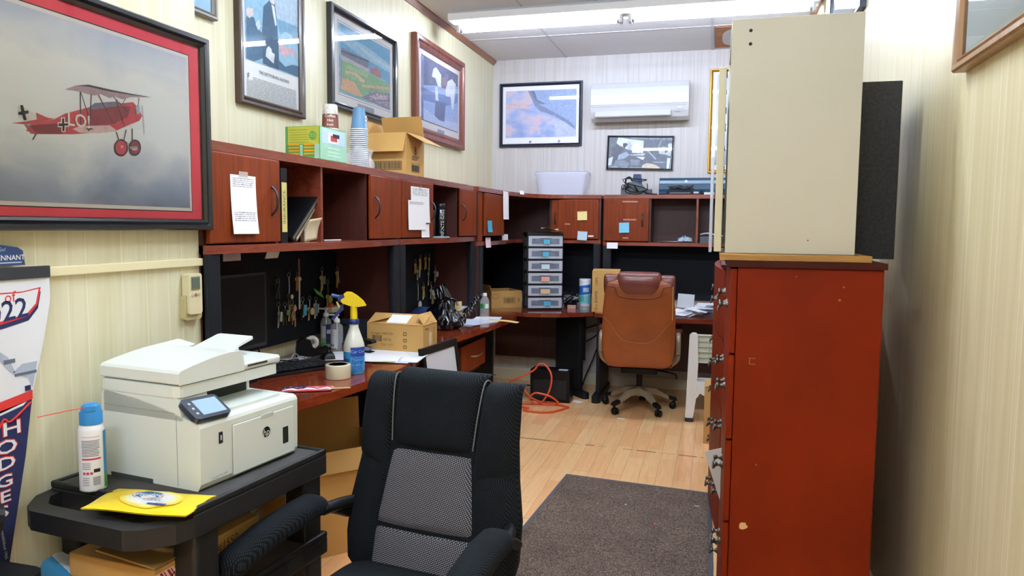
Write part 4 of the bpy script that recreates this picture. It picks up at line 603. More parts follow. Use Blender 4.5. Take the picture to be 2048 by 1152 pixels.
# pennant banner and its hang card
def banner():
    t = thing('pennant_banner', 'tapering baseball pennant banner with a Class of 2022 scroll, white above navy', 'banner', (WN+.0175, 1.40, .60), PI/2)
    W = P('felt_white', 'dcdfe6', .9, noise=.05, nscale=8); nv = P('felt_navy', '1d2450', .9, noise=.12, nscale=60); rd = P('felt_red', 'c8302c', .9); bk = P('banner_rod', '2c2e33', .5); lg = P('felt_grey', 'a7b0c4', .9)
    def half(z):           # half width at height above base
        pts = [(-.15, .02), (.13, .085), (.33, .13), (.49, .158), (.63, .20), (.74, .226), (.80, .2245)]
        for (z0, w0), (z1, w1) in zip(pts, pts[1:]):
            if z <= z1: return w0+(w1-w0)*(z-z0)/(z1-z0)
        return .2245
    g = G(); zs = [-.15+.95*i/38 for i in range(39)]
    def strip(z0, z1, m, y):
        q = [z for z in zs if z0 < z < z1]; q = [z0]+q+[z1]
        for a, b in zip(q, q[1:]): g.quad((-half(a), y, a), (half(a), y, a), (half(b), y, b), (-half(b), y, b), m)
    strip(-.15, .475, nv, -.006); strip(.475, .80, W, -.006)
    # slanted white/red wedge at the navy border
    g.poly([(-.16, -.0064, .475), (half(.475), -.0064, .475), (half(.49), -.0064, .487), (.0, -.0064, .36), (-.13, -.0064, .42)], W)
    g.poly([(half(.475)+.002, -.0066, .475), (half(.49), -.0066, .50), (-.158, -.0066, .455), (-.158, -.0066, .435)], rd)
    g.poly([(-.0, -.0067, .44), (half(.47), -.0067, .468), (half(.46), -.0067, .46), (.005, -.0067, .355)], nv)
    # back of cloth
    for a, b in zip(zs, zs[1:]): g.quad((half(a), -.003, a), (-half(a), -.003, a), (-half(b), -.003, b), (half(b), -.003, b), W)
    # scroll
    s = [(-.17, .765), (-.05, .778), (.06, .768), (.14, .767), (.196, .775), (.185, .73), (.155, .70), (.08, .687), (.02, .68), (-.03, .655), (-.06, .68), (-.17, .67)]
    g.poly([(x, -.0070, z-.012) for x, z in s], nv); g.poly([(x, -.0072, z) for x, z in s], rd); g.poly([(x*.97-.001, -.0074, .722+(z-.722)*.86+.003) for x, z in s], W)
    g.text('Class of', .040, frame((.055, -.0078, .752), (1, 0, .05), (0, 0, 1)), rd); g.text('2022', .074, frame((.078, -.0078, .716), (1, 0, .10), (-.1, 0, 1)), nv, .012, 1.05)
    # pale uniform folds, cap patch and signature
    g.poly([(.02, -.0068, .655), (.09, -.0068, .60), (.11, -.0068, .555), (.095, -.0068, .56), (.04, -.0068, .625)], lg)
    g.poly([(.10, -.0068, .555), (.13, -.0068, .575), (.176, -.0068, .575), (.166, -.0068, .535), (.158, -.0068, .505), (.145, -.0068, .535)], lg)
    g.box(.078, .11, -.0078, -.006, .583, .593, P('felt_slate', '5d6678', .9)); g.box(.108, .172, -.0076, -.006, .545, .552, P('felt_slate', '5d6678', .9)); g.box(.136, .152, -.0078, -.006, .500, .514, nv)
    g.box(.03, .05, -.0078, -.006, .425+.02, .465, nv)
    g.tube([(-.15, -.008, .40), (-.05, -.008, .43), (.01, -.008, .46), (.005, -.008, .41), (.03, -.008, .44), (.05, -.008, .415), (.07, -.008, .44), (.09, -.008, .43), (.15, -.008, .468)], .0028, rd, 6, 4)
    for ch, x, z, s2 in (('H', .092, .410, .050), ('O', .074, .364, .050), ('D', .072, .322, .046), ('G', .064, .276, .044), ('E', .064, .235, .042), ('S', .058, .197, .040)):
        g.text(ch, s2*1.10, FRONT(x, -.0070, z), rd, .028, 1.55); g.text(ch, s2, FRONT(x, -.0076, z), W, .012, 1.6)
    g.text('established 1965', .012, frame((.055, -.0076, .11), (.1, 0, -1), (1, 0, .1)), P('card_pale', 'b8c4da', .6))
    g.build('cloth', t)
    G().rbox(-.232, .2245, -.011, -.001, .80, .832, bk, .002, axis='y').build('hanger_bar', t)
    c = thing('hang_card', 'blue cardboard hang card above the pennant banner', 'card', (WN+.0185, 1.40, 1.437), PI/2)
    bl = P('card_blue', '27406f', .6); g = G()
    g.prism([(-.16, 0), (.155, 0), (.15, .038), (.135, .047), (.05, .060), (-.16, .060)], -.003, -.001, bl, 'y')
    g.text('COOPERSTOWN PENNANT', .019, FRONT(.035, -.0035, .020), M_WHITE, .004); g.text('Hook it & Go!', .014, FRONT(.06, -.0035, .042), P('card_pale', 'b8c4da', .6))
    g.box(-.15, .145, -.0035, -.003, .006, .009, P('card_pale', 'b8c4da', .6)); g.build('card', c)
banner()
# ================================================================== chairs
M_MESHK = WEAVE('mesh_black', '030405', '222931', 330); M_MESHG = WEAVE('mesh_grey', '2e2e34', '9c9aa2', 330); M_MESHT = WEAVE('mesh_black_top', '030405', '222931', 330, rx=-90); M_PIPE = P('piping_pale', '6f716c', .85)
def lean(rec, y0, z0, curve=0):
    c, s_ = math.cos(rec), math.sin(rec)
    return lambda x, t, d=0: (x, y0+t*s_-d*c+curve*x*x, z0+t*c+d*s_)    # d = towards the sitter
def spline(pts, n=24):
    out = []
    for i in range(len(pts)):
        a, b, c, d = pts[i-1], pts[i], pts[(i+1) % len(pts)], pts[(i+2) % len(pts)]
        for k in range(n):
            t = k/n; out.append(tuple(.5*(2*b[j]+(c[j]-a[j])*t+(2*a[j]-5*b[j]+4*c[j]-d[j])*t*t+(3*b[j]-a[j]-3*c[j]+d[j])*t**3) for j in range(2)))
    return out
def loft(g, rows, L, m, dep, n=20, e=2.6):
    """cushion body from rows (t, half width, front swell, back swell): closed rounded cross-sections along the lean"""
    vs = []; K = len(rows)
    for t, w, f, b in rows:
        for i in range(n):
            a = 2*PI*i/n; cx, sx = math.cos(a), math.sin(a)
            x = w*math.copysign(abs(cx)**(2/e), cx); d = math.copysign(abs(sx)**(2/e), sx)
            vs.append(L(x, t, dep+(d*f if d > 0 else d*b)))
    fs = [(j*n+i, j*n+(i+1) % n, (j+1)*n+(i+1) % n, (j+1)*n+i) for j in range(K-1) for i in range(n)]
    fs += [tuple(range(n))[::-1], tuple(range((K-1)*n, K*n))]
    g.add(vs, fs, m, True); return g
def star_base(t, arm_m, cap_m, wheel_m, Rr, hub_h, col_top, a0):
    g = G(); g.cyl((0, 0, hub_h-.05), (0, 0, hub_h+.03), .048, .036, arm_m, 18); g.cyl((0, 0, hub_h+.03), (0, 0, col_top), .026, .026, M_BLACKM, 16); g.build('column', t)
    for k in range(5):
        a = a0+2*PI*k/5; M = Matrix.Rotation(a, 4, 'Z')
        g = G(); rows = [(.03, .036, hub_h-.035, hub_h+.03), (.14, .032, hub_h-.04, hub_h+.012), (Rr*.8, .026, .085, .115), (Rr, .022, .072, .096)]
        vs = []
        for x, w, zb, zt in rows: vs += [(x, -w, zb), (x, w, zb), (x, w*.7, zt), (x, -w*.7, zt)]
        fs = [(i*4+j, i*4+(j+1) % 4, i*4+4+(j+1) % 4, i*4+4+j) for i in range(3) for j in range(4)]+[(3, 2, 1, 0), (12, 13, 14, 15)]
        g.add(vs, fs, arm_m, False, M); lg = g.build('leg', t, bevel=.007, seg=3)
        if cap_m is not arm_m: G().add([tuple((x+(.012 if x == Rr else 0), y*1.12, z+(.002 if z > .08 else -.002))) for x, y, z in vs[8:]], [(0, 1, 5, 4), (1, 2, 6, 5), (2, 3, 7, 6), (3, 0, 4, 7), (3, 2, 1, 0), (4, 5, 6, 7)], cap_m, False, M).build('leg_cap', lg, bevel=.006)
        cs = G(); cs.cyl((Rr-.01, 0, .03), (Rr-.01, 0, .078), .012, .012, wheel_m, 10, M=M)
        q = M @ Matrix.Translation((Rr-.01, 0, 0)) @ Matrix.Rotation(.7*k, 4, 'Z')
        for s in (-1, 1): cs.lathe([(.006, -.009), (.026, -.009), (.0285, -.004), (.0285, .004), (.026, .009), (.006, .009)], wheel_m, 16, M=q @ Matrix.Translation((.012, s*.0145, .0285)) @ Matrix.Rotation(PI/2, 4, 'X'))
        cs.box(-.018, .03, -.004, .004, .02, .05, wheel_m, q); cs.build('caster', lg)

def black_chair():
    t = thing('office_chair', 'black mesh high back office chair with grey lumbar panel', 'office chair', (-.885, 1.875, 0), R(-8))
    L = lean(R(13), .21, .44, .28)
    rows = [(0, .27, .02, .03), (.02, .29, .032, .045), (.10, .306, .034, .05), (.22, .304, .034, .05), (.34, .284, .032, .05), (.46, .270, .03, .05), (.55, .263, .03, .05), (.59, .254, .026, .046), (.612, .236, .018, .03), (.62, .20, .006, .008)]
    g = G(); loft(g, rows, L, M_MESHK, 0, 36, 4.2); bk = g.build('backrest', t, weld=True)
    def patch(name, A, B, C, D, bulge, m, e=4, p=.5, n=14, lift=.045, t0=9):
        g = G(); A, B, C, D = ((q[0], q[1]) for q in (A, B, C, D))
        def fn(u, v):
            x = (A[0]*(1-u)+B[0]*u)*(1-v)+(D[0]*(1-u)+C[0]*u)*v; tt = (A[1]*(1-u)+B[1]*u)*(1-v)+(D[1]*(1-u)+C[1]*u)*v
            h = max(0, (1-abs(2*u-1)**e)*(1-abs(2*v-1)**e))**p
            h2 = lift+bulge*h
            if tt > t0:
                ph = (tt-t0)/.05; return L(x, t0+.05*math.sin(ph), h2-.05*(1-math.cos(ph)))
            return L(x, tt, h2)
        g.grid(fn, n, n, m); return g.build(name, bk)
    patch('head_cushion', (-.143, .402), (.143, .402), (.160, .706), (-.160, .706), .058, M_MESHK, 4, .45, 22, .012, .612)
    for s in (-1, 1):
        q = [(s*.146, .30), (s*.284, .36), (s*.272, .690), (s*.163, .690)]
        if s < 0: q = [q[1], q[0], q[3], q[2]]
        patch('side_bolster', *q, .060, M_MESHK, 3, .5, 18, .010, .588)
    patch('lumbar_panel', (-.180, .155), (.180, .155), (.143, .402), (-.143, .402), .026, M_MESHG, 5, .4, 16, .026)
    patch('lumbar_panel', (-.180, -.01), (.180, -.01), (.180, .152), (-.180, .152), .028, M_MESHG, 5, .4, 16, .026)
    for s in (-1, 1):
        q = [(s*.180, .02), (s*.286, .03), (s*.276, .34), (s*.146, .40)]
        if s < 0: q = [q[1], q[0], q[3], q[2]]
        patch('side_panel', *q, .034, M_MESHK, 3, .5, 12, .020)
        G().tube([L(s*.162, .628, -.02), L(s*.162, .640, .012), L(s*.160, .620, .038), L(s*.153, .53, .044), L(s*.145, .42, .038)], .0022, M_PIPE, 8, 5).build('piping', bk)
    # seat
    g = G()
    def seat(u, v):
        x = (2*u-1); y = (2*v-1); w = .262; d = .26
        h = (1-abs(x)**3.2)**.4*(1-abs(y)**3.2)**.4
        return (x*w*(1-.06*max(0, -y)), y*d-.03, .43+.075*h+.008*y)
    g.grid(seat, 22, 22, M_MESHT); g.grid(lambda u, v: (lambda p: (p[0], p[1], .43-(p[2]-.43)*.5))(seat(1-u, v)), 22, 22, M_BLACK); g.build('seat', t)
    G().box(-.16, .16, -.13, .13, .36, .40, M_BLACKM).build('tilt_mechanism', t, bevel=.01)
    for s in (-1, 1):
        x = s*.315; xf = 1.03 if s > 0 else 1.10
        pth = [(x, .135, .660), (x, .075, .674), (x, .0, .672), (x*(1+xf)/2, -.12, .650), (x*xf, -.215, .615), (x*xf, -.25, .588)]
        g = G(); n = 20
        pts = pth; P_ = []
        for i in range(len(pts)-1):
            for k in range(4): P_.append(Vector(pts[i]).lerp(Vector(pts[i+1]), k/4))
        P_.append(Vector(pts[-1])); vs = []; K = len(P_)
        for i, p in enumerate(P_):
            d = (P_[min(i+1, K-1)]-P_[max(0, i-1)]).normalized(); up = Vector((1, 0, 0)).cross(d)
            if up.z < 0: up = -up
            f = min(1, .35+.65*math.sin(PI*min(.5, (i+.3)/K*2.2))) if i < K*.3 else min(1, .3+.7*math.sin(PI*min(.5, (K-1-i+.4)/K*2.4)))
            for j in range(n):
                a = 2*PI*j/n; ca, sa = math.cos(a), math.sin(a)
                vs.append(p+Vector((1, 0, 0))*(.050*f*math.copysign(abs(ca)**.7, ca))+up*((.042 if sa > 0 else .024)*f*math.copysign(abs(sa)**.8, sa)))
        fs = [(i*n+j, i*n+(j+1) % n, i*n+n+(j+1) % n, i*n+n+j) for i in range(K-1) for j in range(n)]+[tuple(range(n))[::-1], tuple(range((K-1)*n, K*n))]
        g.add(vs, fs, M_MESHT, True); ar = g.build('arm_pad', t)
        g = G(); g.tube([(x*.97, .25, .60), (x, .17, .640), (x, .10, .652), (x, 0, .645), (x*(1+xf)/2, -.13, .622), (x*xf, -.205, .585), (x*xf, -.205, .50), (x*.98, -.17, .42), (s*.24, -.10, .385)], .017, M_BLACK, 10, 5); g.build('arm_frame', t)
        G().tube([(x, .13, .648), (s*.295, .22, .645), (s*.25, .30, .64)], .019, M_BLACK, 10, 4).build('arm_bracket', t)
        G().cyl((x-s*.0365, .10, .672), (x-s*.0415, .10, .673), .006, .006, M_METAL, 10).build('screw', ar)
    star_base(t, M_BLACK, M_BLACK, M_BLACKM, .30, .12, .37, .4)
black_chair()

M_LEA = P('leather_tan', '8f481a', .42, coat=.12, noise=.22, nscale=5, bump=.25, bscale=240); M_LEAD = P('leather_brown', '6a332a', .38, coat=.2, noise=.18, nscale=8, bump=.3, bscale=160)
M_BEIGE = P('beige_metal', 'a2937a', .38, .35); M_STITCH = P('stitch_tan', 'a8703c', .8)
def brown_chair():
    t = thing('executive_chair', 'brown leather executive chair seen from behind, worn piping', 'office chair', (-.595, 6.33, 0), R(183))
    # chair faces -y locally; turned so that its back is to the room
    L = lean(R(10), .33, .425, .12)
    rows = [(0, .20, .02, .02), (.012, .243, .04, .035), (.05, .272, .05, .045), (.16, .288, .055, .05), (.32, .290, .055, .05), (.48, .285, .05, .045), (.62, .270, .045, .04), (.70, .256, .035, .035), (.728, .235, .02, .02)]
    g = G(); loft(g, rows, L, M_LEA, 0, 44, 5); bk = g.build('backrest', t, weld=True)
    def pillow(name, x0, x1, t0, t1, dep, fr, bkk, m):
        g = G(); w = (x1-x0)/2; c = (x0+x1)/2; L2 = lambda x, tt, d=0: L(x+c, tt, d)
        loft(g, [(t0, w*.8, fr*.3, bkk*.3), (t0+.02, w*.95, fr*.8, bkk*.8), ((t0+t1)/2, w, fr, bkk), (t1-.025, w*.97, fr*.85, bkk*.85), (t1-.006, w*.88, fr*.45, bkk*.45), (t1, w*.7, fr*.1, bkk*.1)], L2, m, dep, 28, 3.2)
        return g.build(name, bk)
    pillow('head_pillow', -.175, .175, .60, .79, .012, .07, .070, M_LEAD)
    for s in (-1, 1): pillow('side_wing', s*.218-.062, s*.218+.062, .60, .765, .02, .06, .048, M_LEAD)
    pillow('front_cushion', -.25, .25, .05, .60, .06, .05, .03, M_LEAD)
    # stitched yoke on the back and pale worn piping down both edges
    d0 = -.0545
    def onback(x, tt): 
        return L(x, tt, d0)
    G().tube([onback(x, tt) for x, tt in ((.27, .43), (.22, .37), (.155, .275), (.10, .235), (.0, .222), (-.09, .23), (-.15, .275), (-.20, .34), (-.255, .40))], .0028, M_STITCH, 6, 6).build('stitching', bk)
    G().tube([onback(x, tt+.004) for x, tt in ((.25, .69), (.19, .675), (.165, .615), (.10, .592), (0, .588), (-.10, .592), (-.165, .615), (-.19, .675), (-.25, .69))], .0035, M_LEAD, 6, 5).build('seam', bk)
    G().tube([L(-s*.235 if False else -.262, tt, -.047) for s, tt in ((1, .69), (1, .6), (1, .5), (1, .42))], .0035, P('piping_worn', 'b99a63', .8), 6, 4).build('piping', bk)
    # seat, seat shell
    g = G()
    def seat(u, v):
        x = (2*u-1); y = (2*v-1); h = (1-abs(x)**4)**.4*(1-abs(y)**4)**.4
        return (x*.27, y*.26, .425+.09*h)
    g.grid(seat, 18, 18, M_LEAD); g.grid(lambda u, v: (lambda p: (p[0], p[1], .425-(p[2]-.425)*.35))(seat(1-u, v)), 18, 18, M_BLACK); g.build('seat', t)
    G().box(-.15, .15, -.14, .16, .33, .385, M_BLACKM).build('tilt_mechanism', t, bevel=.01)
    G().tube([(-.15, .05, .35), (-.24, .09, .345), (-.30, .12, .335), (-.31, .125, .30)], .008, M_BLACK, 8, 4).build('lever', t)
    for s in (-1, 1):
        x = s*.315
        G().tube([(x, .20, .52), (x, .21, .62), (x, .17, .665), (x, .0, .675), (x, -.12, .66), (x, -.17, .58), (x*.95, -.10, .46), (s*.25, -.04, .40)], .021, M_BEIGE, 10, 6).tube([(x, .20, .52), (x*.97, .15, .46), (s*.25, .10, .40)], .021, M_BEIGE, 10, 4).build('arm_frame', t)
        g = G(); g.rbox(x-.032, x+.032, -.12, .13, .683, .712, M_LEAD, .028); g.build('arm_pad', t, bevel=.010, seg=3)
    star_base(t, M_BEIGE, M_BLACK, M_BLACKM, .315, .17, .36, R(90)-PI*183/180)
brown_chair()

# ================================================================== utility cart, printer and what lies on it
CA = R(83.5)     # cart heading: its front faces into the room
def cart():
    t = thing('utility_cart', 'black plastic utility cart with hand grip, carrying the white printer', 'cart', (-1.505, 1.80, 0), CA)
    m = P('cart_black', '1b1b1c', .5, noise=.2, nscale=12, bump=.3, bscale=300); md = P('cart_dust', '3a3836', .75, noise=.25, nscale=9)
    x0, x1, y0, y1, z = -.215, .345, -.270, .255, .82
    def tray(name, zt, zb, dusty):
        g = G(); g.box(x0, x1, y0, y1, zb, zt-.012, m)
        for a in ((x0, x1, y0, y0+.014), (x0, x1, y1-.014, y1), (x0, x0+.014, y0, y1), (x1-.014, x1, y0, y1)): g.box(*a, zt-.012, zt+.006, m)
        o = g.build(name, t, bevel=.004)
        G().box(x0+.016, x1-.016, y0+.016, y1-.016, zt-.013, zt, md).build('mat', o)
        return o
    tp = tray('top_shelf', z, z-.075, True)
    # moulded handle: two slots around a centre pad
    g = G(); hx = -.345
    pts = [(x0, y1), (x0-.050, y1-.01), (hx+.02, y1-.06), (hx, y1-.10), (hx, y0+.10), (hx+.02, y0+.06), (x0-.050, y0+.01), (x0, y0)]
    inn = [(x0, y1-.045), (x0-.038, y1-.05), (hx+.054, y1-.095), (hx+.050, y1-.12), (hx+.050, y0+.12), (hx+.054, y0+.095), (x0-.038, y0+.05), (x0, y0+.045)]
    za, zb = z-.070, z-.018
    for zz, fl in ((zb, False), (za, True)):
        for i in range(7):
            q = [(*pts[i], zz), (*pts[i+1], zz), (*inn[i+1], zz), (*inn[i], zz)]; g.quad(*(q if fl else q[::-1]), m)
    for i in range(7):
        g.quad((*pts[i], za), (*pts[i], zb), (*pts[i+1], zb), (*pts[i+1], za), m); g.quad((*inn[i], za), (*inn[i+1], za), (*inn[i+1], zb), (*inn[i], zb), m)
    g.box(hx+.05, x0+.002, -.075, .045, za+.01, zb-.002, m)
    h = g.build('handle', tp, bevel=.006, seg=3)
    G().text('Rubbermaid', .020, frame((hx+.075, -.015, zb-.0005), (0, -1, 0), (1, 0, 0)), P('cart_emboss', '3a3a3a', .5), .001).build('embossing', h)
    tray('lower_shelf', .545, .48, True)
    for a, b in ((x0+.012, y0+.012), (x0+.012, y1-.092), (x1-.10, y0+.012), (x1-.10, y1-.092)):
        G().rbox(a, a+.088, b, b+.08, .545, z-.075, m, .012).rbox(a, a+.088, b, b+.08, .10, .48, m, .012).build('leg', t, bevel=.003)
        G().lathe([(.005, -.014), (.045, -.014), (.05, -.006), (.05, .006), (.045, .014), (.005, .014)], M_BLACKM, 18, M=Matrix.Translation((a+.044, b+.04, .05)) @ Matrix.Rotation(PI/2, 4, 'X')).build('caster', t)
    for s, q in enumerate((x0+.03, .05, x1-.12)): G().box(q, q+.09, y0-.003, y0+.004, .495, .53, P('cart_recess', '0b0b0c', .6)).build('recess', t)
cart()
def printer():
    t = thing('printer', 'white multifunction laser printer on the black cart', 'printer', (-1.302, 1.870, .8205), R(82.4))
    w = P('printer_white', 'dde3dc', .38, noise=.02, nscale=5); wd = P('printer_seam', '9aa09a', .5); dk = P('printer_slot', '3f4340', .6); bl = P('printer_panel', '2c3440', .25, coat=.4)
    W = .20; D = .375
    # lower body by side profile
    body = [(.012, 0), (.002, .02), (0, .175), (.004, .184), (.016, .190), (.06, .199), (.13, .218), (.24, .238), (D-.03, .250), (D-.006, .246), (D, .235), (D, 0)]
    G().prism(body, -W, -W+.11, w, 'x').build('side_housing', t, bevel=.008, seg=3)
    low = [(.012, 0), (.002, .02), (0, .175), (.004, .184), (.016, .190), (.20, .192), (.24, .238), (D-.03, .250), (D-.006, .246), (D, .235), (D, 0)]
    G().prism(low, -W+.11, W, w, 'x').build('body', t, bevel=.006, seg=3)
    G().rbox(-W+.13, W-.035, .03, .16, .190, .199, w, .02).build('output_tray', t, bevel=.004)
    G().box(-W+.115, W-.03, .18, .205, .193, .25, dk).build('paper_slot', t)
    G().prism([(.062, .19), (.082, .253), (D-.01, .253), (D-.01, .19)], -W, -W+.105, w, 'x').build('scanner_support', t, bevel=.006)
    G().box(W-.03, W-.004, .19, D-.01, .19, .252, w).build('scanner_support', t, bevel=.004)
    # scanner bed and document feeder
    bed = G().rbox(-W-.002, W+.004, .075, D+.004, .252, .284, w, .02).build('scanner_bed', t, bevel=.006, seg=3)
    G().rbox(-W+.002, W, .08, D, .2835, .2865, wd, .02).build('lid_gap', bed)
    adf = [(-W-.002, .288), (-W-.002, .320), (-W+.006, .327), (-.15, .336), (-.08, .347), (-.02, .352), (.028, .350), (.040, .338), (.045, .312), (.045, .288)]
    lid = G().prism(adf, .070, D, w, 'y').build('document_feeder', t, bevel=.006, seg=3)
    flat = [(.072, .288), (.070, .306), (.076, .311), (D-.01, .316), (D, .31), (D+.002, .288)]
    G().prism(flat, W*.18, W+.004, w, 'x').build('scanner_lid', t, bevel=.006, seg=3)
    M = Matrix.Translation((.046, .235, .322)) @ Matrix.Rotation(R(-15), 4, 'Y')
    G().rbox(0, .150, -.075, .075, 0, .007, w, .012, M=M).build('feeder_tray', lid, bevel=.003)
    G().rbox(-.005, .05, -.105, -.075, -.004, .014, w, .008, M=M).build('paper_guide', lid, bevel=.003)
    M2 = Matrix.Translation((.05, D-.055, .332)) @ Matrix.Rotation(R(-4), 4, 'Y') @ Matrix.Rotation(R(10), 4, 'X')
    G().rbox(-.10, .05, .0, .075, 0, .008, w, .01, M=M2).build('feeder_extension', lid, bevel=.003)
    G().box(W*.30, W*.72, .068, .074, .297, .303, dk).build('lid_grip', t)
    # tilted touch panel
    M = Matrix.Translation((-W+.052, .036, .216)) @ Matrix.Rotation(R(32), 4, 'X') @ Matrix.Rotation(R(-4), 4, 'Z')
    p = G().rbox(-.060, .062, -.042, .042, -.006, .010, bl, .012, M=M).build('control_panel', t, bevel=.003)
    G().box(-.028, .052, -.030, .030, .0095, .0108, P('panel_screen', '8fa9bc', .15, emit=('8fa9bc', .25)), M).build('screen', p)
    for i in range(3): G().cyl((-.042, -.02+.02*i, .0095), (-.042, -.02+.02*i, .0110), .0042, .0042, P('panel_key', 'a8b6c4', .4), 10, M=M).build('button', p)
    # front door, logo, window, usb port
    d = G().box(-W+.118, W-.02, -.0035, .006, .012, .158, w).build('front_door', t, bevel=.002)
    G().box(-W+.116, W-.018, -.0005, .004, .010, .160, wd).build('door_gap', t)
    G().rbox(.03, .085, -.0045, 0, .150, .160, P('printer_grip', 'c5cabf', .5), .004, axis='y').build('door_grip', d)
    g = G(); bk = P('logo_black', '1b1b1d', .4); M = FRONT(.052, -.0042, .105)
    g.add([(.0165*math.cos(2*PI*i/24), .0165*math.sin(2*PI*i/24), 0) for i in range(24)], [tuple(range(24))], bk, M=M)
    g.text('hp', .030, frame((.052, -.0046, .1035), (1, 0, 0), (.22, 0, 1)), w, .0008); g.build('logo', d)
    G().rbox(.125, .150, -.0042, 0, .048, .100, P('window_smoke', '2b302c', .2), .003, axis='y').build('paper_window', d)
    G().rbox(-W+.066, -W+.080, -.001, .01, .118, .150, P('usb_black', '22242a', .4), .002, axis='y').build('usb_port', t)
    G().box(-W+.071, -W+.075, -.002, 0, .127, .141, P('usb_light', 'c9cfc8', .4)).build('usb_tongue', t)
    G().text('LaserJet Pro MFP', .0085, FRONT(-W+.065, -.0008, .028), P('print_grey_text', '8b9090', .6)).build('lettering', t)
    # side panel seams
    G().box(-W-.0008, -W+.002, .085, .0865, .004, .20, wd).box(-W-.0008, -W+.002, .09, D-.01, .209, .2105, wd).build('panel_seam', t)
    G().box(-W-.001, -W+.03, .18, D-.03, -.0002, .012, dk).build('base_recess', t)
printer()

def duster():
    t = thing('duster_can', 'compressed air duster can with blue cap and thin red straw', 'spray can', (-1.63, 1.612, .8205), R(42))
    w = P('can_white', 'e4e6ea', .3, coat=.3); b = P('can_blue', '2f86c8', .35); gr = P('can_green', '4fa04c', .35, coat=.3); r = .0335
    body = G().lathe([(.028, 0), (.0335, .003), (r, .008), (r, .165), (.031, .176), (.024, .186), (.022, .190)], w, 32).build('can', t)
    g = G()
    def band(a0, a1, z0, z1, m, rr=r+.0004, n=8):
        g.grid(lambda u, v: (rr*math.cos(a0+(a1-a0)*u), rr*math.sin(a0+(a1-a0)*u), z0+(z1-z0)*v), n, 1, m)
    f = R(-90)    # label faces the room
    band(f+.95, f+2.2, .045, .165, b); band(f+.95, f+2.2, .008, .045, gr)
    ik = P('can_text', '5a5c66', .7); rd = P('can_red', 'c0405a', .6)
    for i in range(11): band(f-.75, f+.62-random.uniform(0, .12), .142-.0042*i, .1438-.0042*i, ik)
    band(f-.75, f+.65, .152, .154, P('can_pink', 'e8a0a8', .6)); band(f-.75, f+.68, .090, .095, rd)
    for i in range(4): band(f-.75, f-.1, .080-.005*i, .0815-.005*i, ik)
    for i in range(3): band(f-.7+.28*i, f-.5+.28*i, .050, .057, rd)
    band(f+.12, f+.60, .055, .065, P('can_black', '202024', .5))
    for i in range(8): band(f+.05, f+.6, .020+.003*i, .0215+.003*i, ik)
    for i in range(5): band(f-.75, f-.2-.05*(i % 2), .040-.005*i, .0413-.005*i, ik)
    g.build('label', body)
    g = G(); g.lathe([(.0285, .184), (.0285, .215), (.0245, .222), (.0235, .232), (.018, .238), (.008, .240)], b, 28); g.box(-.012, .012, -.027, -.012, .222, .236, b); cap = g.build('cap', t)
    G().tube([(-.006, -.020, .233), (-.05, -.055, .2365), (-.11, -.115, .240)], .0014, P('straw_red', 'd4432f', .4), 8, 1).build('straw', t)
duster()
def wipes_pack():
    t = thing('wipes_pack', 'yellow packet of cleaning wipes lying flat on the cart', 'packet', (-1.408, 1.568, .8206), R(4))
    y = P('pack_yellow', 'f2d21a', .35, coat=.3, noise=.05, nscale=6); W, D = .145, .072
    def S(u, v):
        x = (2*u-1)*W; q = (2*v-1)*D; e = (1-abs(2*u-1)**5)*(1-abs(2*v-1)**5)
        return (x+.006*math.sin(5*v+1), q+.012*(u-.5)+.004*math.sin(7*u), .0035+.009*e+.0012*math.sin(18*u)*math.sin(13*v))
    g = G(); g.grid(S, 30, 18, y); g.grid(lambda u, v: (lambda p: (p[0], p[1], .0005))(S(1-u, v)), 12, 8, y); body = g.build('packet', t)
    g = G()
    def on(cx, cy, pts, m, lift):
        vs = []
        for px, py in pts:
            u = .5+(cx+px)/(2*W); v = .5+(cy+py)/(2*D); p = S(u, v); vs.append((p[0], p[1], p[2]+lift))
        g.add(vs, [tuple(range(len(vs)))], m)
    def ell(a, b, n=28): return [(a*math.cos(2*PI*i/n), b*math.sin(2*PI*i/n)) for i in range(n)]
    for i in range(6): on(.008, 0, ell(.088-.006*i, .056-.004*i), P('pack_glow_%d' % i, ('f3d94a', 'f3e06e', 'f0e590', 'eeeab4', 'e9e9d6', 'e4e6ea')[i], .4), .0022+.0003*i)
    on(-.008, .012, ell(.046, .026), P('logo_orange', 'c98f46', .4), .0044); on(-.008, .012, ell(.043, .0235), P('pack_white', 'eef0f2', .4), .0047); on(-.008, .012, [(-.038, -.004), (-.036, .008), (-.012, .022), (.03, .020), (.038, .008), (.036, -.006), (.02, -.018), (-.012, -.020), (-.03, -.014)], P('pack_blue', '2a7fc0', .3), .0050)
    on(-.008, .012, [(-.038, .002), (-.036, .008), (-.012, .022), (.03, .020), (.034, .014), (-.01, .016)], P('pack_dark', '3a4a50', .4), .0052)
    g.text('Pledge', .030, TOP(-.006, .009, .0185, R(6)), P('pack_white2', 'fafafa', .4), .0012); g.text('CLEAN', .016, TOP(.024, -.020, .0185, R(4)), P('pack_navy', '3a5ea8', .5), .0006)
    on(.045, -.036, [(-.026, -.005), (.026, -.004), (.026, .004), (-.026, .003)], P('pack_navy2', '2f4f9c', .4), .0046)
    g.build('label', body)
wipes_pack()
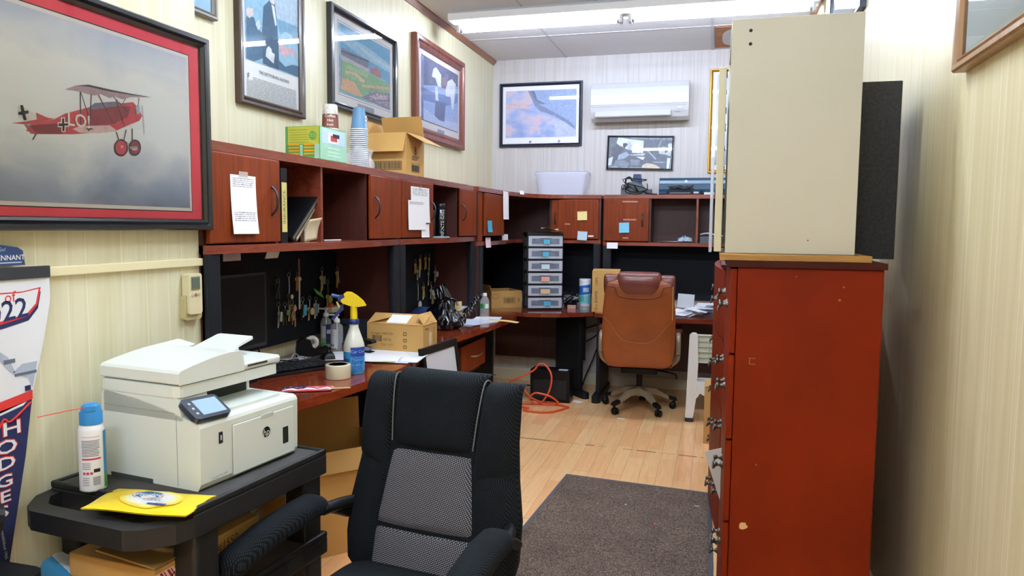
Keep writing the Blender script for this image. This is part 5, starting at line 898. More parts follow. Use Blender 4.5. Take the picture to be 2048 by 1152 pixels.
# ---- lower shelf of the cart
def flat_box(name, label, loc, rot, W, D, H, paint, group=None):
    t = thing(name, label, 'cardboard box', loc, rot, group)
    b = G().box(-W/2, W/2, -D/2, D/2, 0, H, M_CARD).build('carton', t, bevel=.003)
    g = G(); paint(g, W, D, H); g.build('marking', b)
    return t, b
def paint_a(g, W, D, H):
    y = -D/2-.0008; rd = P('candy_red', 'a02a34', .6); pk = P('label_pink', 'ead4cf', .6)
    g.quad((-W/2, y, .002), (-.04, y, .002), (-.04, y, H-.012), (-W/2, y, H-.012), pk)
    for i in range(11):
        x = -W/2+.012*i; 
        if x+.03 < -.035: g.quad((x+.026, y-.0003, .003), (x+.026+.004*(1+i % 2), y-.0003, .003), (x+.004*(1+i % 2), y-.0003, H-.014), (x, y-.0003, H-.014), rd)
    g.text('FOODS', .035, FRONT(-W/2+.06, y-.0006, .022), M_INKD, .004)
    g.text('#1550', .036, frame((.06, y, H*.5), (1, 0, .06), (.15, 0, 1)), P('marker_red', '7a2a26', .7), .001, .9)
    g.quad((-W/2+.02, -D/2+.03, H+.0008), (.02, -D/2+.02, H+.0008), (.07, D/2-.06, H+.0008), (-W/2+.05, D/2-.05, H+.0008), P('label_grey', '9a9a92', .7))
    for i in range(7): g.quad((-W/2+.05+.018*i, -D/2+.05, H+.0014), (-W/2+.058+.018*i, -D/2+.05, H+.0014), (-W/2+.078+.018*i, -D/2+.10, H+.0014), (-W/2+.070+.018*i, -D/2+.10, H+.0014), M_INKD)
def paint_b(g, W, D, H):
    g.text('D F G REAL', .044, frame((.0, -D/2-.0008, H*.5), (1, 0, .03), (.1, 0, 1)), M_INKD, .002, .95)
flat_box('cardboard_box', 'flat carton on the cart shelf marked D F G in black pen, under another carton', (-1.475, 1.765, .5458), CA, .42, .31, .060, paint_b, 'cartons on the cart')
t, b = flat_box('cardboard_box', 'flat carton marked number 1550 in red, on top of another carton on the cart', (-1.480, 1.725, .6062), CA+.03, .40, .30, .064, paint_a, 'cartons on the cart')
G().quad((.05, .05, .065), (.19, -.02, .065), (.17, .06, .095), (.07, .12, .098), M_CARDE).build('flap', b, solid=.003)
tr = thing('towel_pack', 'quilted blue and white pack of paper towels on the cart shelf', 'packet', (-1.655, 1.645, .5456), CA)
q = PAINT('towel_print', [(.35, 'cfd8de'), (.6, 'dfe6ea'), (.7, '8fb6d6')], 18, 2)
g = G()
def TS(u, v): return ((u-.5)*.30+.06*(v-.5), (v-.5)*.22, .012+.062*(1-abs(2*u-1)**6)*(.35+.65*v)**.8+.002*math.sin(60*u)*math.sin(52*v))
g.sheet(TS, 40, 34, q, .01); b = g.build('pack', tr)
bl = P('towel_blue', '3f9fd4', .35, coat=.3); G().grid(lambda u, v: tuple(Vector(TS(u*.20, v))+Vector((0, 0, .002))), 10, 20, bl).build('blue_band', b)
g = G(); g.text('PAPER', .035, frame((.045, -.05, .085), (1, 0, 0), (0, .9, .4)), P('towel_ink', '3b6ea4', .6), .001); g.build('lettering', b)
fl = tag(G().quad((-.13, -.08, 0), (.09, -.10, .012), (.13, .07, .006), (-.09, .10, .0), M_CARDD).build('cardboard_flap', None, (-1.435, 1.60, .684), (R(10), R(8), CA+.35), solid=.004), 'loose brown cardboard flap hanging over the cart shelf edge', 'cardboard')
# ================================================================== things on the hutches and desks
def card_box(name, label, loc, rot, W, D, H, flaps=(), mark=None, m=None, group=None, cat='cardboard box', tape=None):
    """carton: four walls, floor, and flaps = [(edge, angle, length)] with edge in 'front back left right'"""
    m = m or M_CARD; th = .004
    t = thing(name, label, cat, loc, rot, group)
    g = G(); x, y = W/2, D/2
    g.box(-x, x, -y, -y+th, 0, H, m).box(-x, x, y-th, y, 0, H, m).box(-x, -x+th, -y+th, y-th, 0, H, m).box(x-th, x, -y+th, y-th, 0, H, m)
    g.box(-x+th, x-th, -y+th, y-th, 0, th, M_CARDD)
    b = g.build('carton', t)
    for e, a, L in flaps:       # angle 0 = closed over the top, 90 = straight up, 180+ = hanging outside
        M = {'front': Matrix.Translation((0, -y, H)), 'back': Matrix.Translation((0, y, H)) @ Matrix.Rotation(PI, 4, 'Z'), 'left': Matrix.Translation((-x, 0, H)) @ Matrix.Rotation(-PI/2, 4, 'Z'), 'right': Matrix.Translation((x, 0, H)) @ Matrix.Rotation(PI/2, 4, 'Z')}[e]
        w = x if e in ('front', 'back') else y-th
        g = G(); Q = M @ Matrix.Rotation(R(a), 4, 'X'); g.box(-w, w, 0, L, .0005, th, m, Q); g.build('flap', b)
    if mark: g = G(); mark(g, W, D, H); g.build('marking', b)
    return t
def barcode(g, M, w, h, m=None):
    m = m or M_INKD; x = 0
    while x < w:
        L = random.choice((.0012, .002, .0035)); g.box(x, x+L, 0, h, 0, .0004, m, M); x += L+random.choice((.0012, .002, .003))
def outline(g, M, w, h, t=.002, m=None):
    m = m or M_INKD
    for a in ((0, w, 0, t), (0, w, h-t, h), (0, t, 0, h), (w-t, w, 0, h)): g.box(*a, 0, .0005, m, M)
ZT = 1.8505
# --- on top of the long hutch
def green_pack():
    t = thing('snack_pack', 'shrink wrapped green and yellow pack of boxes on top of the long hutch', 'packet', (-1.853, 3.205, ZT), R(-1))
    a = P('pack_lime', 'b4b83e', .3, coat=.4, noise=.1, nscale=14); b = P('pack_green', '4d9e4c', .3, coat=.4, noise=.15, nscale=18); c = P('pack_mint', '9fd0b4', .3, coat=.4, noise=.12, nscale=20); y = P('pack_amber', 'd9a21c', .4, noise=.1, nscale=20)
    W, D, H = .185, .25, .152
    bd = G().rbox(-W/2, W/2, -D/2, D/2, 0, H, b, .012).build('pack', t, bevel=.006)
    g = G(); f = -D/2-.0008
    g.box(-W/2+.02, W/2-.004, f, f+.001, H*.46, H-.002, a)
    for i in range(6): g.box(-W/2+.03, W/2-.06, f-.0006, f, H*.52+.011*i, H*.52+.002+.011*i, P('pack_olive', '8a9430', .4))
    g.add([(W/2-.035+.019*math.cos(2*PI*i/16), f-.001, H*.72+.019*math.sin(2*PI*i/16)) for i in range(16)], [tuple(range(16))], b); g.text('83', .026, FRONT(W/2-.035, f-.0014, H*.72), a, .002)
    for s in (-1, 1):
        x0 = -.070 if s < 0 else .010
        for i in range(4): g.box(x0, x0+.055, f-.0006, f, .022+.014*i, .030+.014*i, y)
    g.box(-.010, .004, f-.001, f, .004, H*.44, c); g.box(.066, .092, f-.001, f, .004, H*.46, c)
    e = W/2+.0008
    g.box(e-.001, e, -D/2+.003, D/2-.003, .003, H-.003, c); g.box(e-.0004, e+.0006, -D/2+.02, D/2-.02, H*.5, H*.95, P('pack_sky', 'b8d0e2', .4))
    g.box(e, e+.001, -.05, .04, H*.55, H*.86, M_WHITE); g.box(e+.0008, e+.0016, -.03, .03, H*.6, H*.78, P('pack_red', 'b0403c', .5)); g.box(e+.001, e+.002, -.01, .05, H*.72, H*.84, M_INKD)
    for i in range(3): g.box(e, e+.001, -.06, .06, .02+.018*i, .024+.018*i, P('pack_mint2', 'd4ece0', .4))
    g.build('print', bd)
green_pack()
def cups():
    wh = P('cup_rim', 'e8e8ea', .45); bl = P('cup_blue', '5f86a8', .5)
    n = 21; r1, r0, h = .046, .031, .118; step = .0105
    def cup(z, first):
        g = G(); g.lathe([(r0, 0), (r1-.001, h-.004), (r1+.0012, h-.002), (r1+.001, h), (r1-.001, h+.0005), (r1-.002, h-.003), (r0-.001, .003), (.0005, .003)], bl, 26)
        o = g.build('paper_cup', None, (0, 0, 0))
        b = G().tube([((r1)*math.cos(2*PI*i/26), (r1)*math.sin(2*PI*i/26), h) for i in range(26)], .0034, wh, 6, 1, closed=True).build('rim', o); return o
    base = None
    for i in range(n+1):      # nested upside down, rims downwards
        z = ZT+.1185+i*step
        if i == 0:
            o = cup(0, True); tag(o, 'one of the upside down blue paper cups in the tall stack on the hutch', 'cup', 'stacked blue paper cups'); base = o
        else: o = dup(base)
        o.location = (-1.905, 3.75, z); o.rotation_euler = (PI, 0, .3*i)
        if i == n: o['label'] = 'topmost blue paper cup of the tall stack, white mark on its side'
        if i == n:
            del o['group']; g = G(); mk = P('cup_white', 'eef0f2', .5)
            for k in range(5):
                a = R(-30)+2*PI*k/5; g.sphere((0, 0, 0), .0065, mk, 8, .2, frame((r1*.88*math.cos(-.3*n-PI*.03)+0, r1*.88*math.sin(-.3*n-PI*.03), .06), (-math.sin(-.3*n), math.cos(-.3*n), 0), (0, 0, 1)) @ Matrix.Translation((.010*math.cos(a), .012*math.sin(a), .0)))
            g.build('mark', o)
    # clear sleeve crumpled round the foot of the stack
    f = FILM('clear_film', 'eef0f2', .28, .25); rnd = random.Random(3); ph = [rnd.uniform(0, 6) for _ in range(6)]
    def S(u, v):
        a = 2*PI*u; rr = .060+.012*math.sin(3*a+ph[0]+4*v)+.008*math.sin(7*a+ph[1]-6*v)+.02*(1-v)
        return (rr*math.cos(a), rr*math.sin(a)*1.0-.0, .003+.115*v+.008*math.sin(5*a+ph[2]))
    tag(G().grid(S, 48, 10, f).build('plastic_sleeve', None, (-1.905, 3.75, ZT)), 'crumpled clear plastic sleeve around the foot of the blue cup stack', 'plastic wrap')
    # printed brown cups behind, in their sleeve
    br = P('cup_brown', '7d4a3e', .5); lid = P('cup_speckled', 'd8d2c8', .5, noise=.2, nscale=60)
    t = thing('coffee_cup_stack', 'brown and white printed coffee cups in a sleeve behind the green pack', 'cups', (-2.03, 3.66, ZT), R(28))
    for i in range(14):
        c = G(); z = i*.0155; c.lathe([(.047, z+.002), (.0455, z), (.0475, z+.014), (.0455, z+.017)], lid if i % 2 else wh, 24); c.build('cup', t)
    c = G().lathe([(.0455, .218), (.0445, .228), (.0415, .293)], br, 28).lathe([(.0415, .293), (.0385, .340), (.034, .346), (.0, .346)], lid, 28).build('printed_cup', t)
    g = G()
    for z, s, tx in ((.281, .022, 'Coffee'), (.258, .022, 'Hot'), (.235, .018, 'fresh')):
        vs, fs = text_geo(tx, .004); rr = .0452-.0030*(z-.228)/.065+.0004
        for off in (-PI/2,): g.add([((rr-.05*(y*s))*math.cos(off+x*s/rr), (rr-.05*(y*s))*math.sin(off+x*s/rr), z+y*s) for x, y, _ in vs], fs, P('cup_cream', 'eee6dc', .5))
    g.build('lettering', c)
cups()
def mark_top(g, W, D, H):
    y = -D/2-.0008; M = FRONT(-W/2+.02, y, .030); outline(g, M, W-.05, .052, .003); barcode(g, M @ Matrix.Translation((.008, .006, 0)), W-.068, .040)
    M = SIDEP(W/2+.0008, -.06, .02); outline(g, M, .12, .055, .0015); barcode(g, M @ Matrix.Translation((.006, .006, 0)), .105, .04)
    for i in range(3): g.box(-.055, .02+.02*i, 0, .003, 0, .0004, M_INKD, SIDEP(W/2+.0008, .0, .095+.010*i))
    g.text('8', .07, SIDEP(W/2+.001, .0, .15), P('carton_print', '5d4a33', .8), .006)
card_box('cardboard_box', 'open cardboard box with spread flaps and barcode, on top of the hutch', (-1.915, 4.245, ZT+.0005), R(-1), .27, .265, .25, [('front', 247, .125), ('right', 207, .15), ('back', 68, .13), ('left', 100, .08)], mark_top)

# --- inside the long hutch
ZS = ZL+.613
def binder():
    t = thing('ring_binder', 'black upright ring binder with long yellow spine label, inside the long hutch', 'binder', (-1.91, 2.80, ZS), PI/2)
    G().rbox(-.026, .026, -.135, .135, 0, .315, M_BLACKM, .004).build('cover', t)
    g = G().box(-.019, .019, -.1362, -.135, .045, .255, P('binder_label', 'cfc27a', .6)); y = -.1368
    g.text('INSURANCE', .026, frame((0, y, .15), (0, 0, 1), (-1, 0, 0)), P('binder_ink', '5f5a38', .7), .001); g.build('spine_label', t)
binder()
def lean_item(label, loc, rot, L, th, W, m, edge, name, tilt, cat):
    t = thing(name, label, cat, loc, rot); M = Matrix.Rotation(R(tilt), 4, 'Y')
    G().rbox(0, L, -W/2, W/2, 0, th, m, .006, M=M).build('body', t, bevel=.002)
    G().box(.006, L-.006, -W/2-.001, -W/2, th*.25, th*.75, edge, M).build('edge', t)
    return t
lean_item('dark laptop with silver edge leaning inside the long hutch', (-1.90, 2.895, ZS+.002), PI/2, .30, .026, .22, M_BLACKM, M_METAL, 'laptop', -40, 'laptop')
lean_item('worn tan book leaning under the laptop inside the long hutch', (-1.895, 2.945, ZS+.003), PI/2, .24, .024, .18, P('book_tan', '8f8156', .7, noise=.2), P('book_pages', 'cfc6a4', .8), 'book', -42, 'book')
tag(G().grid(lambda u, v: (.085*u, .02*math.sin(2*v)-.05*v, .10*v+.01*u), 4, 8, P('card_cream', 'd8cfae', .8)).build('index_card', None, (-1.80, 3.00, ZS), R(80), solid=.001), 'loose cream card standing below the leaning book', 'card')
tag(G().box(0, .04, -.012, .012, 0, .145, P('card_pale2', 'd9d2ba', .8)).build('paper_packet', None, (-1.845, 3.055, ZS), R(83), bevel=.002), 'slim pale paper packet standing by the hutch divider', 'packet')
tag(G().cyl((0, 0, .0035), (.14, .01, .0035), .0032, .0032, P('pen_white', 'd8d8d8', .4), 8).cyl((-.02, 0, .0045), (.0, 0, .0045), .0045, .0045, M_BLACKM, 8).build('pen', None, (-1.80, 3.17, ZS), R(80)), 'white pen lying in the empty hutch cell', 'pen')
# --- inside the short hutch
def spray_can(label, loc, r, h, word, bar):
    t = thing('spray_can', label, 'spray can', loc, R(5)); k = P('can_black2', '0c0d12', .25, coat=.4)
    b = G().lathe([(r*.95, 0), (r, .004), (r, h*.80), (r*.93, h*.82)], k, 24).build('can', t)
    G().lathe([(r*.93, h*.815), (r*.97, h*.82), (r*.97, h*.985), (r*.9, h), (.0, h)], P('can_cap', '1b1f2a', .3, coat=.3), 24).build('cap', t)
    g = G(); vs, fs = text_geo(word, .012)
    if word: g.add([((r+.0006)*math.cos(R(-50)-y*.030/r), (r+.0006)*math.sin(R(-50)-y*.030/r), h*.40+x*.030) for x, y, _ in vs], fs, P('can_white2', 'e8eaf0', .4))
    if bar: g.grid(lambda u, v: ((r+.0006)*math.cos(R(-120+30*u)), (r+.0006)*math.sin(R(-120+30*u)), .015+.04*v), 4, 1, P('can_white2', 'e8eaf0', .4))
    g.build('lettering', b)
spray_can('tall black spray can with white lettering inside the short hutch', (-1.87, 4.90, ZS), .042, .235, 'INFINITE CASE', False)
spray_can('small black can with barcode beside the taller can in the short hutch', (-1.89, 4.79, ZS), .026, .185, '', True)
tag(G().rbox(-.09, .09, -.05, .05, 0, .006, P('packet_aqua', '9cc0cc', .5), .01).build('flat_packet', None, (-1.82, 4.70, ZS), R(75), bevel=.001), 'flat pale blue packet before the black spray cans', 'packet')
# --- notes stuck to the hutch fronts
def note(name, label, loc, rot, W, H, m, curl=.0, lines=0, cat='note', ink=None, grp=None, skew=0, wav=.0, clip=False, tilt=0, lines2=0):
    t = thing(name, label, cat, loc, (0, R(tilt), rot), grp)
    g = G()
    def S(u, v): return ((u-.5)*W+skew*(v-.5), -.0015-curl*(1-v)**2*(1+.4*math.sin(3*u))-wav*math.sin(6*v+2*u), (v-1)*H)
    g.grid(S, 6, 14, m); g.grid(lambda u, v: tuple(Vector(S(1-u, v))+Vector((0, .0006, 0))), 6, 14, m); s = g.build('sheet', t)
    if lines or lines2:
        g = G(); rnd = random.Random(int(W*9000)+lines)
        for k, (n, v0) in enumerate(((lines, .94), (lines2, .36))):
            for i in range(n):
                v = v0-.034*i*(.3/H if H > .3 else 1); u = .08
                while u < .85:
                    du = rnd.uniform(.04, .16); a, b = Vector(S(u, v)), Vector(S(min(.92, u+du), v)); o = Vector((0, -.0008, 0)); hh = Vector((0, 0, .0022*rnd.uniform(.6, 1.3)))
                    g.quad(a+o, b+o, b+o+hh, a+o+hh, ink or M_INK); u += du+.025
        g.build('writing', s)
    if clip: G().tube([(-.012, -.003, -.012), (-.012, -.004, .008), (0, -.005, .014), (.012, -.004, .008), (.012, -.003, -.012), (-.012, -.003, -.012)], .0014, M_METAL, 6, 3).build('clip', t)
    return t
XD = -1.7460   # face of the doors on the wall with the biplane print
note('paper_note', 'long curling white handwritten list taped to the hutch door nearest the biplane print', (XD, 2.475, 1.735), PI/2, .158, .222, M_WHITE, .012, 5, lines2=5)
tp = G().box(-.03, .025, -.003, -.002, -.006, .014, FILM('tape_clear', 'e0d8d0', .45)); tag(tp.build('tape_strip', None, (XD, 2.478, 1.735), PI/2), 'clear tape holding the long curling list to the door', 'tape')
note('paper_note', 'upper white list clipped to the door of the short hutch', (XD, 4.235, 1.783), PI/2, .29, .215, M_WHITE, .006, 6, clip=True)
note('paper_note', 'larger blank white sheet overlapping below the clipped list on the short hutch', (XD+.004, 4.175, 1.700), PI/2, .27, .175, M_WHITE, .004, 3)
note('paper_note', 'small white slip hanging lowest below the clipped sheets on the short hutch', (XD+.002, 4.31, 1.56), PI/2, .13, .082, M_WHITE, .003, 1)
note('paper_note', 'long plain white strip of paper on the corner hutch door edge', (-1.722, 6.06, 1.845), PI/2, .17, .235, M_WHITE, .004, 0)
def sticky(name_l, loc, rot, W, H, col, lines=0, tilt=0, curl=.006):
    return note('sticky_note', name_l, loc, rot, W, H, P('sticky_'+col, col, .7), curl, lines, 'sticky note', None, None, 0, 0, False, tilt)
sticky('bright blue sticky note low on the dark corner hutch door', (-1.7265, 5.615, 1.595), PI/2, .12, .09, '3fa4c8')
sticky('pink sticky note hanging from the shelf edge of the corner hutch', (-1.726, 5.57, 1.462), PI/2, .13, .078, 'e6cdd6', 4)
sticky('white slip folded over the top edge of the corner hutch', (-1.655, 6.33, 1.866), R(75), .07, .034, 'f0f0f0')
YD = 6.841
sticky('yellow sticky note on the corner hutch door', (-1.205, YD, 1.697), 0, .09, .082, 'e8d890', 2, -2)
sticky('pale blue sticky note at the bottom of the corner hutch door', (-1.198, YD, 1.512), 0, .09, .082, 'bcd6e2', 1, 3)
sticky('sky blue sticky note on the door with tape marks, above the brown chair', (-.816, 6.844, 1.596), 0, .092, .092, '7cc4dc', 0, -2)
sticky('white slip stuck to the shelf edge above the brown chair', (-.918, 6.834, 1.412), 0, .10, .055, 'f0f0f2')
for lab, x, y, z, w in (('upper brown tape scrap on the door above the brown chair', -.765, 6.8445, 1.786, .14), ('middle brown tape scrap on the door, above its blue sticky note', -.765, 6.8445, 1.622, .12), ('tape scrap low on the door, under its blue sticky note', -.80, 6.8445, 1.455, .05),
                        ('small beige tape scrap on the corner hutch door beside the yellow note', -1.343, 6.8405, 1.578, .05), ('white eraser stub held beside the pale blue sticky note', -1.12, 6.8405, 1.468, .05)):
    tag(G().rbox(-w/2, w/2, -.002, 0, -.006, .007, P('tape_brown', 'b07a62', .5) if 'eraser' not in lab else M_WHITE, .003, axis='y').build('tape_scrap', None, (x, y, z), 0), lab, 'tape')
tag(G().cyl((0, 0, 0), (0, 0, .05), .05, .05, P('roll_white', 'd6d8de', .6), 20).build('paper_roll', None, (-1.80, 6.235, 1.4325)), 'short white roll standing behind the drawer tower', 'roll')
# --- on the hutch tops along the far wall
def storage_bin():
    t = thing('storage_bin', 'clear plastic storage bin on top of the corner hutch', 'storage bin', (-1.43, 7.03, 1.8505)); f = FILM('bin_plastic', 'dfe3f4', .42, .25)
    def wall(u, v, s=1):
        a = 2*PI*u; ex = .25; w = .215+.035*v; d = .125+.02*v; c, s_ = math.cos(a), math.sin(a)
        return (w*math.copysign(abs(c)**ex, c), d*math.copysign(abs(s_)**ex, s_), .004+.215*v)
    g = G(); g.grid(wall, 48, 6, f); g.quad((-.2, -.11, .004), (.2, -.11, .004), (.2, .11, .004), (-.2, .11, .004), f); b = g.build('tub', t)
    G().grid(lambda u, v: (lambda p: (p[0]*(1.0+.035*v), p[1]*(1+.06*v), .195+.024*(1-abs(2*v-1))+.0))(wall(u, .95)), 48, 4, f).build('rim', t)
storage_bin()
def camera_thing():
    t = thing('corded_device', 'dark grey device with blue block and tangled black cords, on the far hutch top', 'device', (-.735, 7.02, 1.8505)); gy = P('device_grey', '52565c', .4); bl = P('cord_blue', '2e3b5c', .5)
    G().prism([(-.13, 0), (.10, 0), (.105, .03), (.06, .10), (-.02, .125), (-.09, .11), (-.13, .05)], -.07, .07, gy, 'y').build('body', t, bevel=.012)
    G().prism([(-.035, .10), (.055, .10), (.045, .195), (-.02, .195)], -.03, .04, bl, 'y').build('reel', t, bevel=.008)
    g = G(); rnd = random.Random(5)
    for i in range(3): g.tube([(rnd.uniform(-.12, .12), -.075-rnd.uniform(0, .02), rnd.uniform(.01, .15)) for _ in range(6)], .0045, M_BLACKM, 6, 5)
    g.tube([(-.09, -.04, .10), (-.085, -.05, .15), (-.05, -.05, .165), (-.03, -.05, .13)], .008, M_BLACKM, 6, 4); g.tube([(.05, -.05, .05), (.10, -.07, .02), (.17, -.06, .008), (.20, -.05, .008)], .007, M_BLACKM, 6, 4); g.build('cord', t)
    G().rbox(.10, .15, -.03, .03, 0, .055, gy, .008).build('plug', t)
camera_thing()
def photo_printer():
    t = thing('photo_printer', 'wide dark blue photo printer on the far hutch top', 'printer', (-.185, 7.04, 1.8505)); b = P('printer_blue', '25465c', .25, coat=.4); s = P('printer_silver', '9fb4c4', .3, .4)
    W = .33
    G().prism([(-.12, .012), (-.128, .05), (-.118, .10), (-.10, .128), (-.07, .155), (.09, .165), (.13, .15), (.13, 0), (-.10, 0)], -W, W, b, 'x').build('body', t, bevel=.006)
    G().prism([(-.119, .102), (-.101, .130), (-.0985, .128), (-.1165, .10)], -W+.003, W-.003, s, 'x').build('silver_band', t)
    G().text('PHOTOSMART', .016, frame((-W+.08, -.1135, .116), (1, 0, 0), (0, .55, .8)), P('printer_pale', 'd6e0ea', .5), .0004).build('lettering', t)
    G().lathe([(.014, 0), (.012, .004), (0, .004)], P('printer_pale', 'd6e0ea', .5), 16, M=frame((-.09, -.106, .122), (1, 0, 0), (0, .55, .8))).build('badge', t)
    c = thing('set_top_box', 'flat black box with bundled cables lying before the blue printer', 'device', (-.285, 6.885, 1.8505))
    G().rbox(-.155, .155, -.02, .02, 0, .033, M_BLACKM, .006).build('body', c, bevel=.003); G().box(-.13, .05, -.0208, -.02, .012, .018, P('panel_line', '7a828c', .4)).build('front_strip', c)
    G().rbox(.08, .125, -.022, -.019, .010, .026, P('lcd_pale', 'a8b4c0', .3), .003, axis='y').build('display', c)
    g = G(); rnd = random.Random(8)
    for i in range(4): g.tube([(-.13+.05*k+rnd.uniform(-.02, .02), rnd.uniform(-.008, .012), .045+.028*((k+i) % 2)+rnd.uniform(0, .012)) for k in range(5)], .006, P('cable_dark', '2a2c34', .5), 7, 4)
    g.build('cable', c)
    tag(G().rbox(-.045, .045, -.014, .014, 0, .020, P('box_white', 'd4d8da', .5), .003).build('small_box', None, (-.07, 6.89, 1.8505)), 'small white box beside the flat black box on the far hutch', 'box')
photo_printer()
# --- in the open cells above the brown chair
ZC = ZB+.6178
def pileof(name, label, loc, rot, W, D, n, cat, mats, spread=.02, th=.0012, grp=None, seed=1):
    """untidy stack: every sheet its own part"""
    t = thing(name, label, cat, loc, rot, grp); rnd = random.Random(seed)
    for i in range(n):
        M = Matrix.Translation((rnd.uniform(-spread, spread), rnd.uniform(-spread, spread), i*th)) @ Matrix.Rotation(rnd.uniform(-.25, .25)*spread*12, 4, 'Z')
        w = W*rnd.uniform(.85, 1); G().sheet(lambda u, v: ((u-.5)*w, (v-.5)*D, .0015+th*.5+.002*math.sin(3*u+i)*math.sin(2*v+i)), 4, 4, mats[i % len(mats)], th*.6, M).build('sheet', t)
    return t
M_ENV = P('envelope_white', 'e6e8f0', .75); M_ENVB = P('envelope_bluish', 'cdd6e6', .75); M_ENVC = P('envelope_cream', 'e2dcc8', .75)
pileof('magazine_pile', 'few thin magazines lying in the open cell above the brown chair', (-.40, 7.0, ZC), .1, .22, .16, 3, 'papers', [M_ENV, M_ENVC, M_ENV], .01, .003)
def cloth_lump(name, label, loc, W, D, H, m, seed, cat):
    rnd = random.Random(seed); ph = [rnd.uniform(0, 6) for _ in range(6)]
    def S(u, v):
        x, y = 2*u-1, 2*v-1; e = max(0, (1-abs(x)**3)*(1-abs(y)**3))**.5
        return (x*W/2, y*D/2, .002+H*e*(.6+.25*math.sin(7*x+ph[0])*math.cos(5*y+ph[1])+.15*math.sin(13*x+ph[2]+6*y)))
    return tag(G().grid(S, 26, 20, m).build(name, None, loc), label, cat)
cloth_lump('folded_cloth', 'crumpled blue and white cloth in the open cell above the brown chair', (-.272, 6.97, ZC+.012), .13, .10, .055, PAINT('cloth_blue', [(.4, '5f86b8'), (.5, 'c4ccd0'), (.65, '7f9a86')], 30, 3), 4, 'cloth')
t = thing('paper_tray', 'grey paper tray with loose papers in the last open cell of the far hutch', 'tray', (-.04, 6.99, ZC)); G().rbox(-.10, .10, -.09, .09, 0, .06, P('tray_grey', '4d525a', .5), .006).build('tray', t); G().sheet(lambda u, v: (-.10+.2*u, -.08+.16*v, .072+.012*math.sin(5*u)+.01*v), 8, 4, M_WHITE).build('paper', t)
# --- cards and strip under the long hutch shelf, keys on the pegboards
for lab, y, w, h, sk in (('dusky card hanging under the hutch shelf by the black post', 2.513, .11, .034, 0), ('white torn card hanging under the long hutch shelf, nearest the keys', 2.79, .095, .034, .02)):
    note('hanging_card', lab, (-1.83, y, 1.4395), PI/2, w, h, P('card_dusk', 'b3a3a8', .7) if 'dusky' in lab else M_WHITE, 0, 1, 'card', skew=sk)
XP = -2.155       # face of the long and short hutch pegboards
def key_geo(g, M, m, L=.05):
    g.lathe([(.0095, -.0008), (.0095, .0008)], m, 14, M=M @ Matrix.Translation((0, 0, 0)) @ Matrix.Rotation(PI/2, 4, 'X')); g.box(-.0035, .0035, -.0008, .0008, -L, -.006, m, M)
    for k in range(4): g.box(.0035, .0035+.0015*(1+k % 2), -.0008, .0008, -L+.004+.008*k, -L+.008+.008*k, m, M)
BRASS = P('key_brass', 'd0b46a', .35, .35); STEEL = P('key_steel', 'c8c8c8', .35, .4); COPPER = P('key_copper', 'd09a62', .35, .35); DARKK = P('key_dark', '4a463c', .45, .6)
KC = 'keys hung on the pegboards'
def keyset(label, y, z, keys, fob=None, chain=0, chm=None, x=XP):
    t = thing('key_bunch', label, 'keys', (x, y, z), PI/2)
    G().tube([(0, 0, .006), (0, -.02, .004), (0, -.028, .010)], .0018, M_GUN, 6, 3).build('hook', t)
    r = .013; G().tube([(r*math.cos(2*PI*i/12), -.02+.002*math.sin(2*PI*i/6), -r+.004+r*math.sin(2*PI*i/12)) for i in range(12)], .0011, M_METAL, 6, 1, closed=True).build('ring', t)
    z0 = -2*r+.002
    if chain:
        G().tube([(0, -.02, z0+.004), (.003, -.02, z0-chain*.5), (0, -.02, z0-chain)], .0018, chm or M_WHITE, 6, 3).build('cord', t); z0 -= chain
    for i, (m, a, L) in enumerate(keys):
        M = Matrix.Translation((.003*(i-len(keys)/2), -.018-.0035*i, z0-.002)) @ Matrix.Scale(1.3, 4) @ Matrix.Rotation(R(a), 4, 'Y') @ Matrix.Rotation(R(25*(i % 3)-20), 4, 'Z') @ Matrix.Translation((0, 0, -.008))
        g = G(); key_geo(g, M, m, L*.95); g.build('key', t)
    if fob:
        kind, c, w, h = fob; m = P('fob_'+c, c, .5); M = Matrix.Translation((.004, -.034, z0-.004))
        g = G()
        if kind == 'round': g.lathe([(w, -.002), (w, .002)], m, 18, M=M @ Matrix.Translation((0, 0, -w)) @ Matrix.Rotation(PI/2, 4, 'X'))
        else: g.rbox(-w/2, w/2, -.002, .002, -h, 0, m, .004, M=M @ Matrix.Rotation(R(6), 4, 'Y'), axis='y')
        g.build('fob', t)
    return t
keyset('dark key bunch beside the monitor edge, upper row of the long pegboard', 3.30, 1.275, [(DARKK, 10, .05), (DARKK, -8, .055), (DARKK, 25, .04)])
keyset('key on a long white cord with pale round fob on the long pegboard', 3.40, 1.30, [(DARKK, 4, .05)], ('round', 'c8c4b4', .012, .02), .085)
keyset('copper keys on a tan ring with long cord below, on the long pegboard', 3.485, 1.298, [(COPPER, 4, .05), (COPPER, -6, .055), (COPPER, 14, .05), (STEEL, 2, .13)])
keyset('brass keys with grey tag hanging from the pegboard hook above the blue fob', 3.735, 1.31, [(BRASS, -3, .06), (BRASS, 8, .07), (STEEL, 2, .05)], ('tag', '7d7f84', .022, .045), .02)
keyset('brass key with greenish round fob, lowest beside the hand sanitizers', 3.80, 1.235, [(BRASS, 2, .06), (BRASS, -12, .05)], ('round', 'a8a850', .022, .04), .06, P('cord_tan', '8f8352', .6))
keyset('two coppery keys on the upper row, nearest the cherry side panel', 3.915, 1.305, [(COPPER, 2, .07), (BRASS, -14, .05), (STEEL, 8, .06)])
keyset('key bunch with pale green tag low beside the monitor', 3.30, 1.155, [(DARKK, -10, .05), (STEEL, 6, .06)], ('tag', 'b8c4b8', .018, .05), .02)
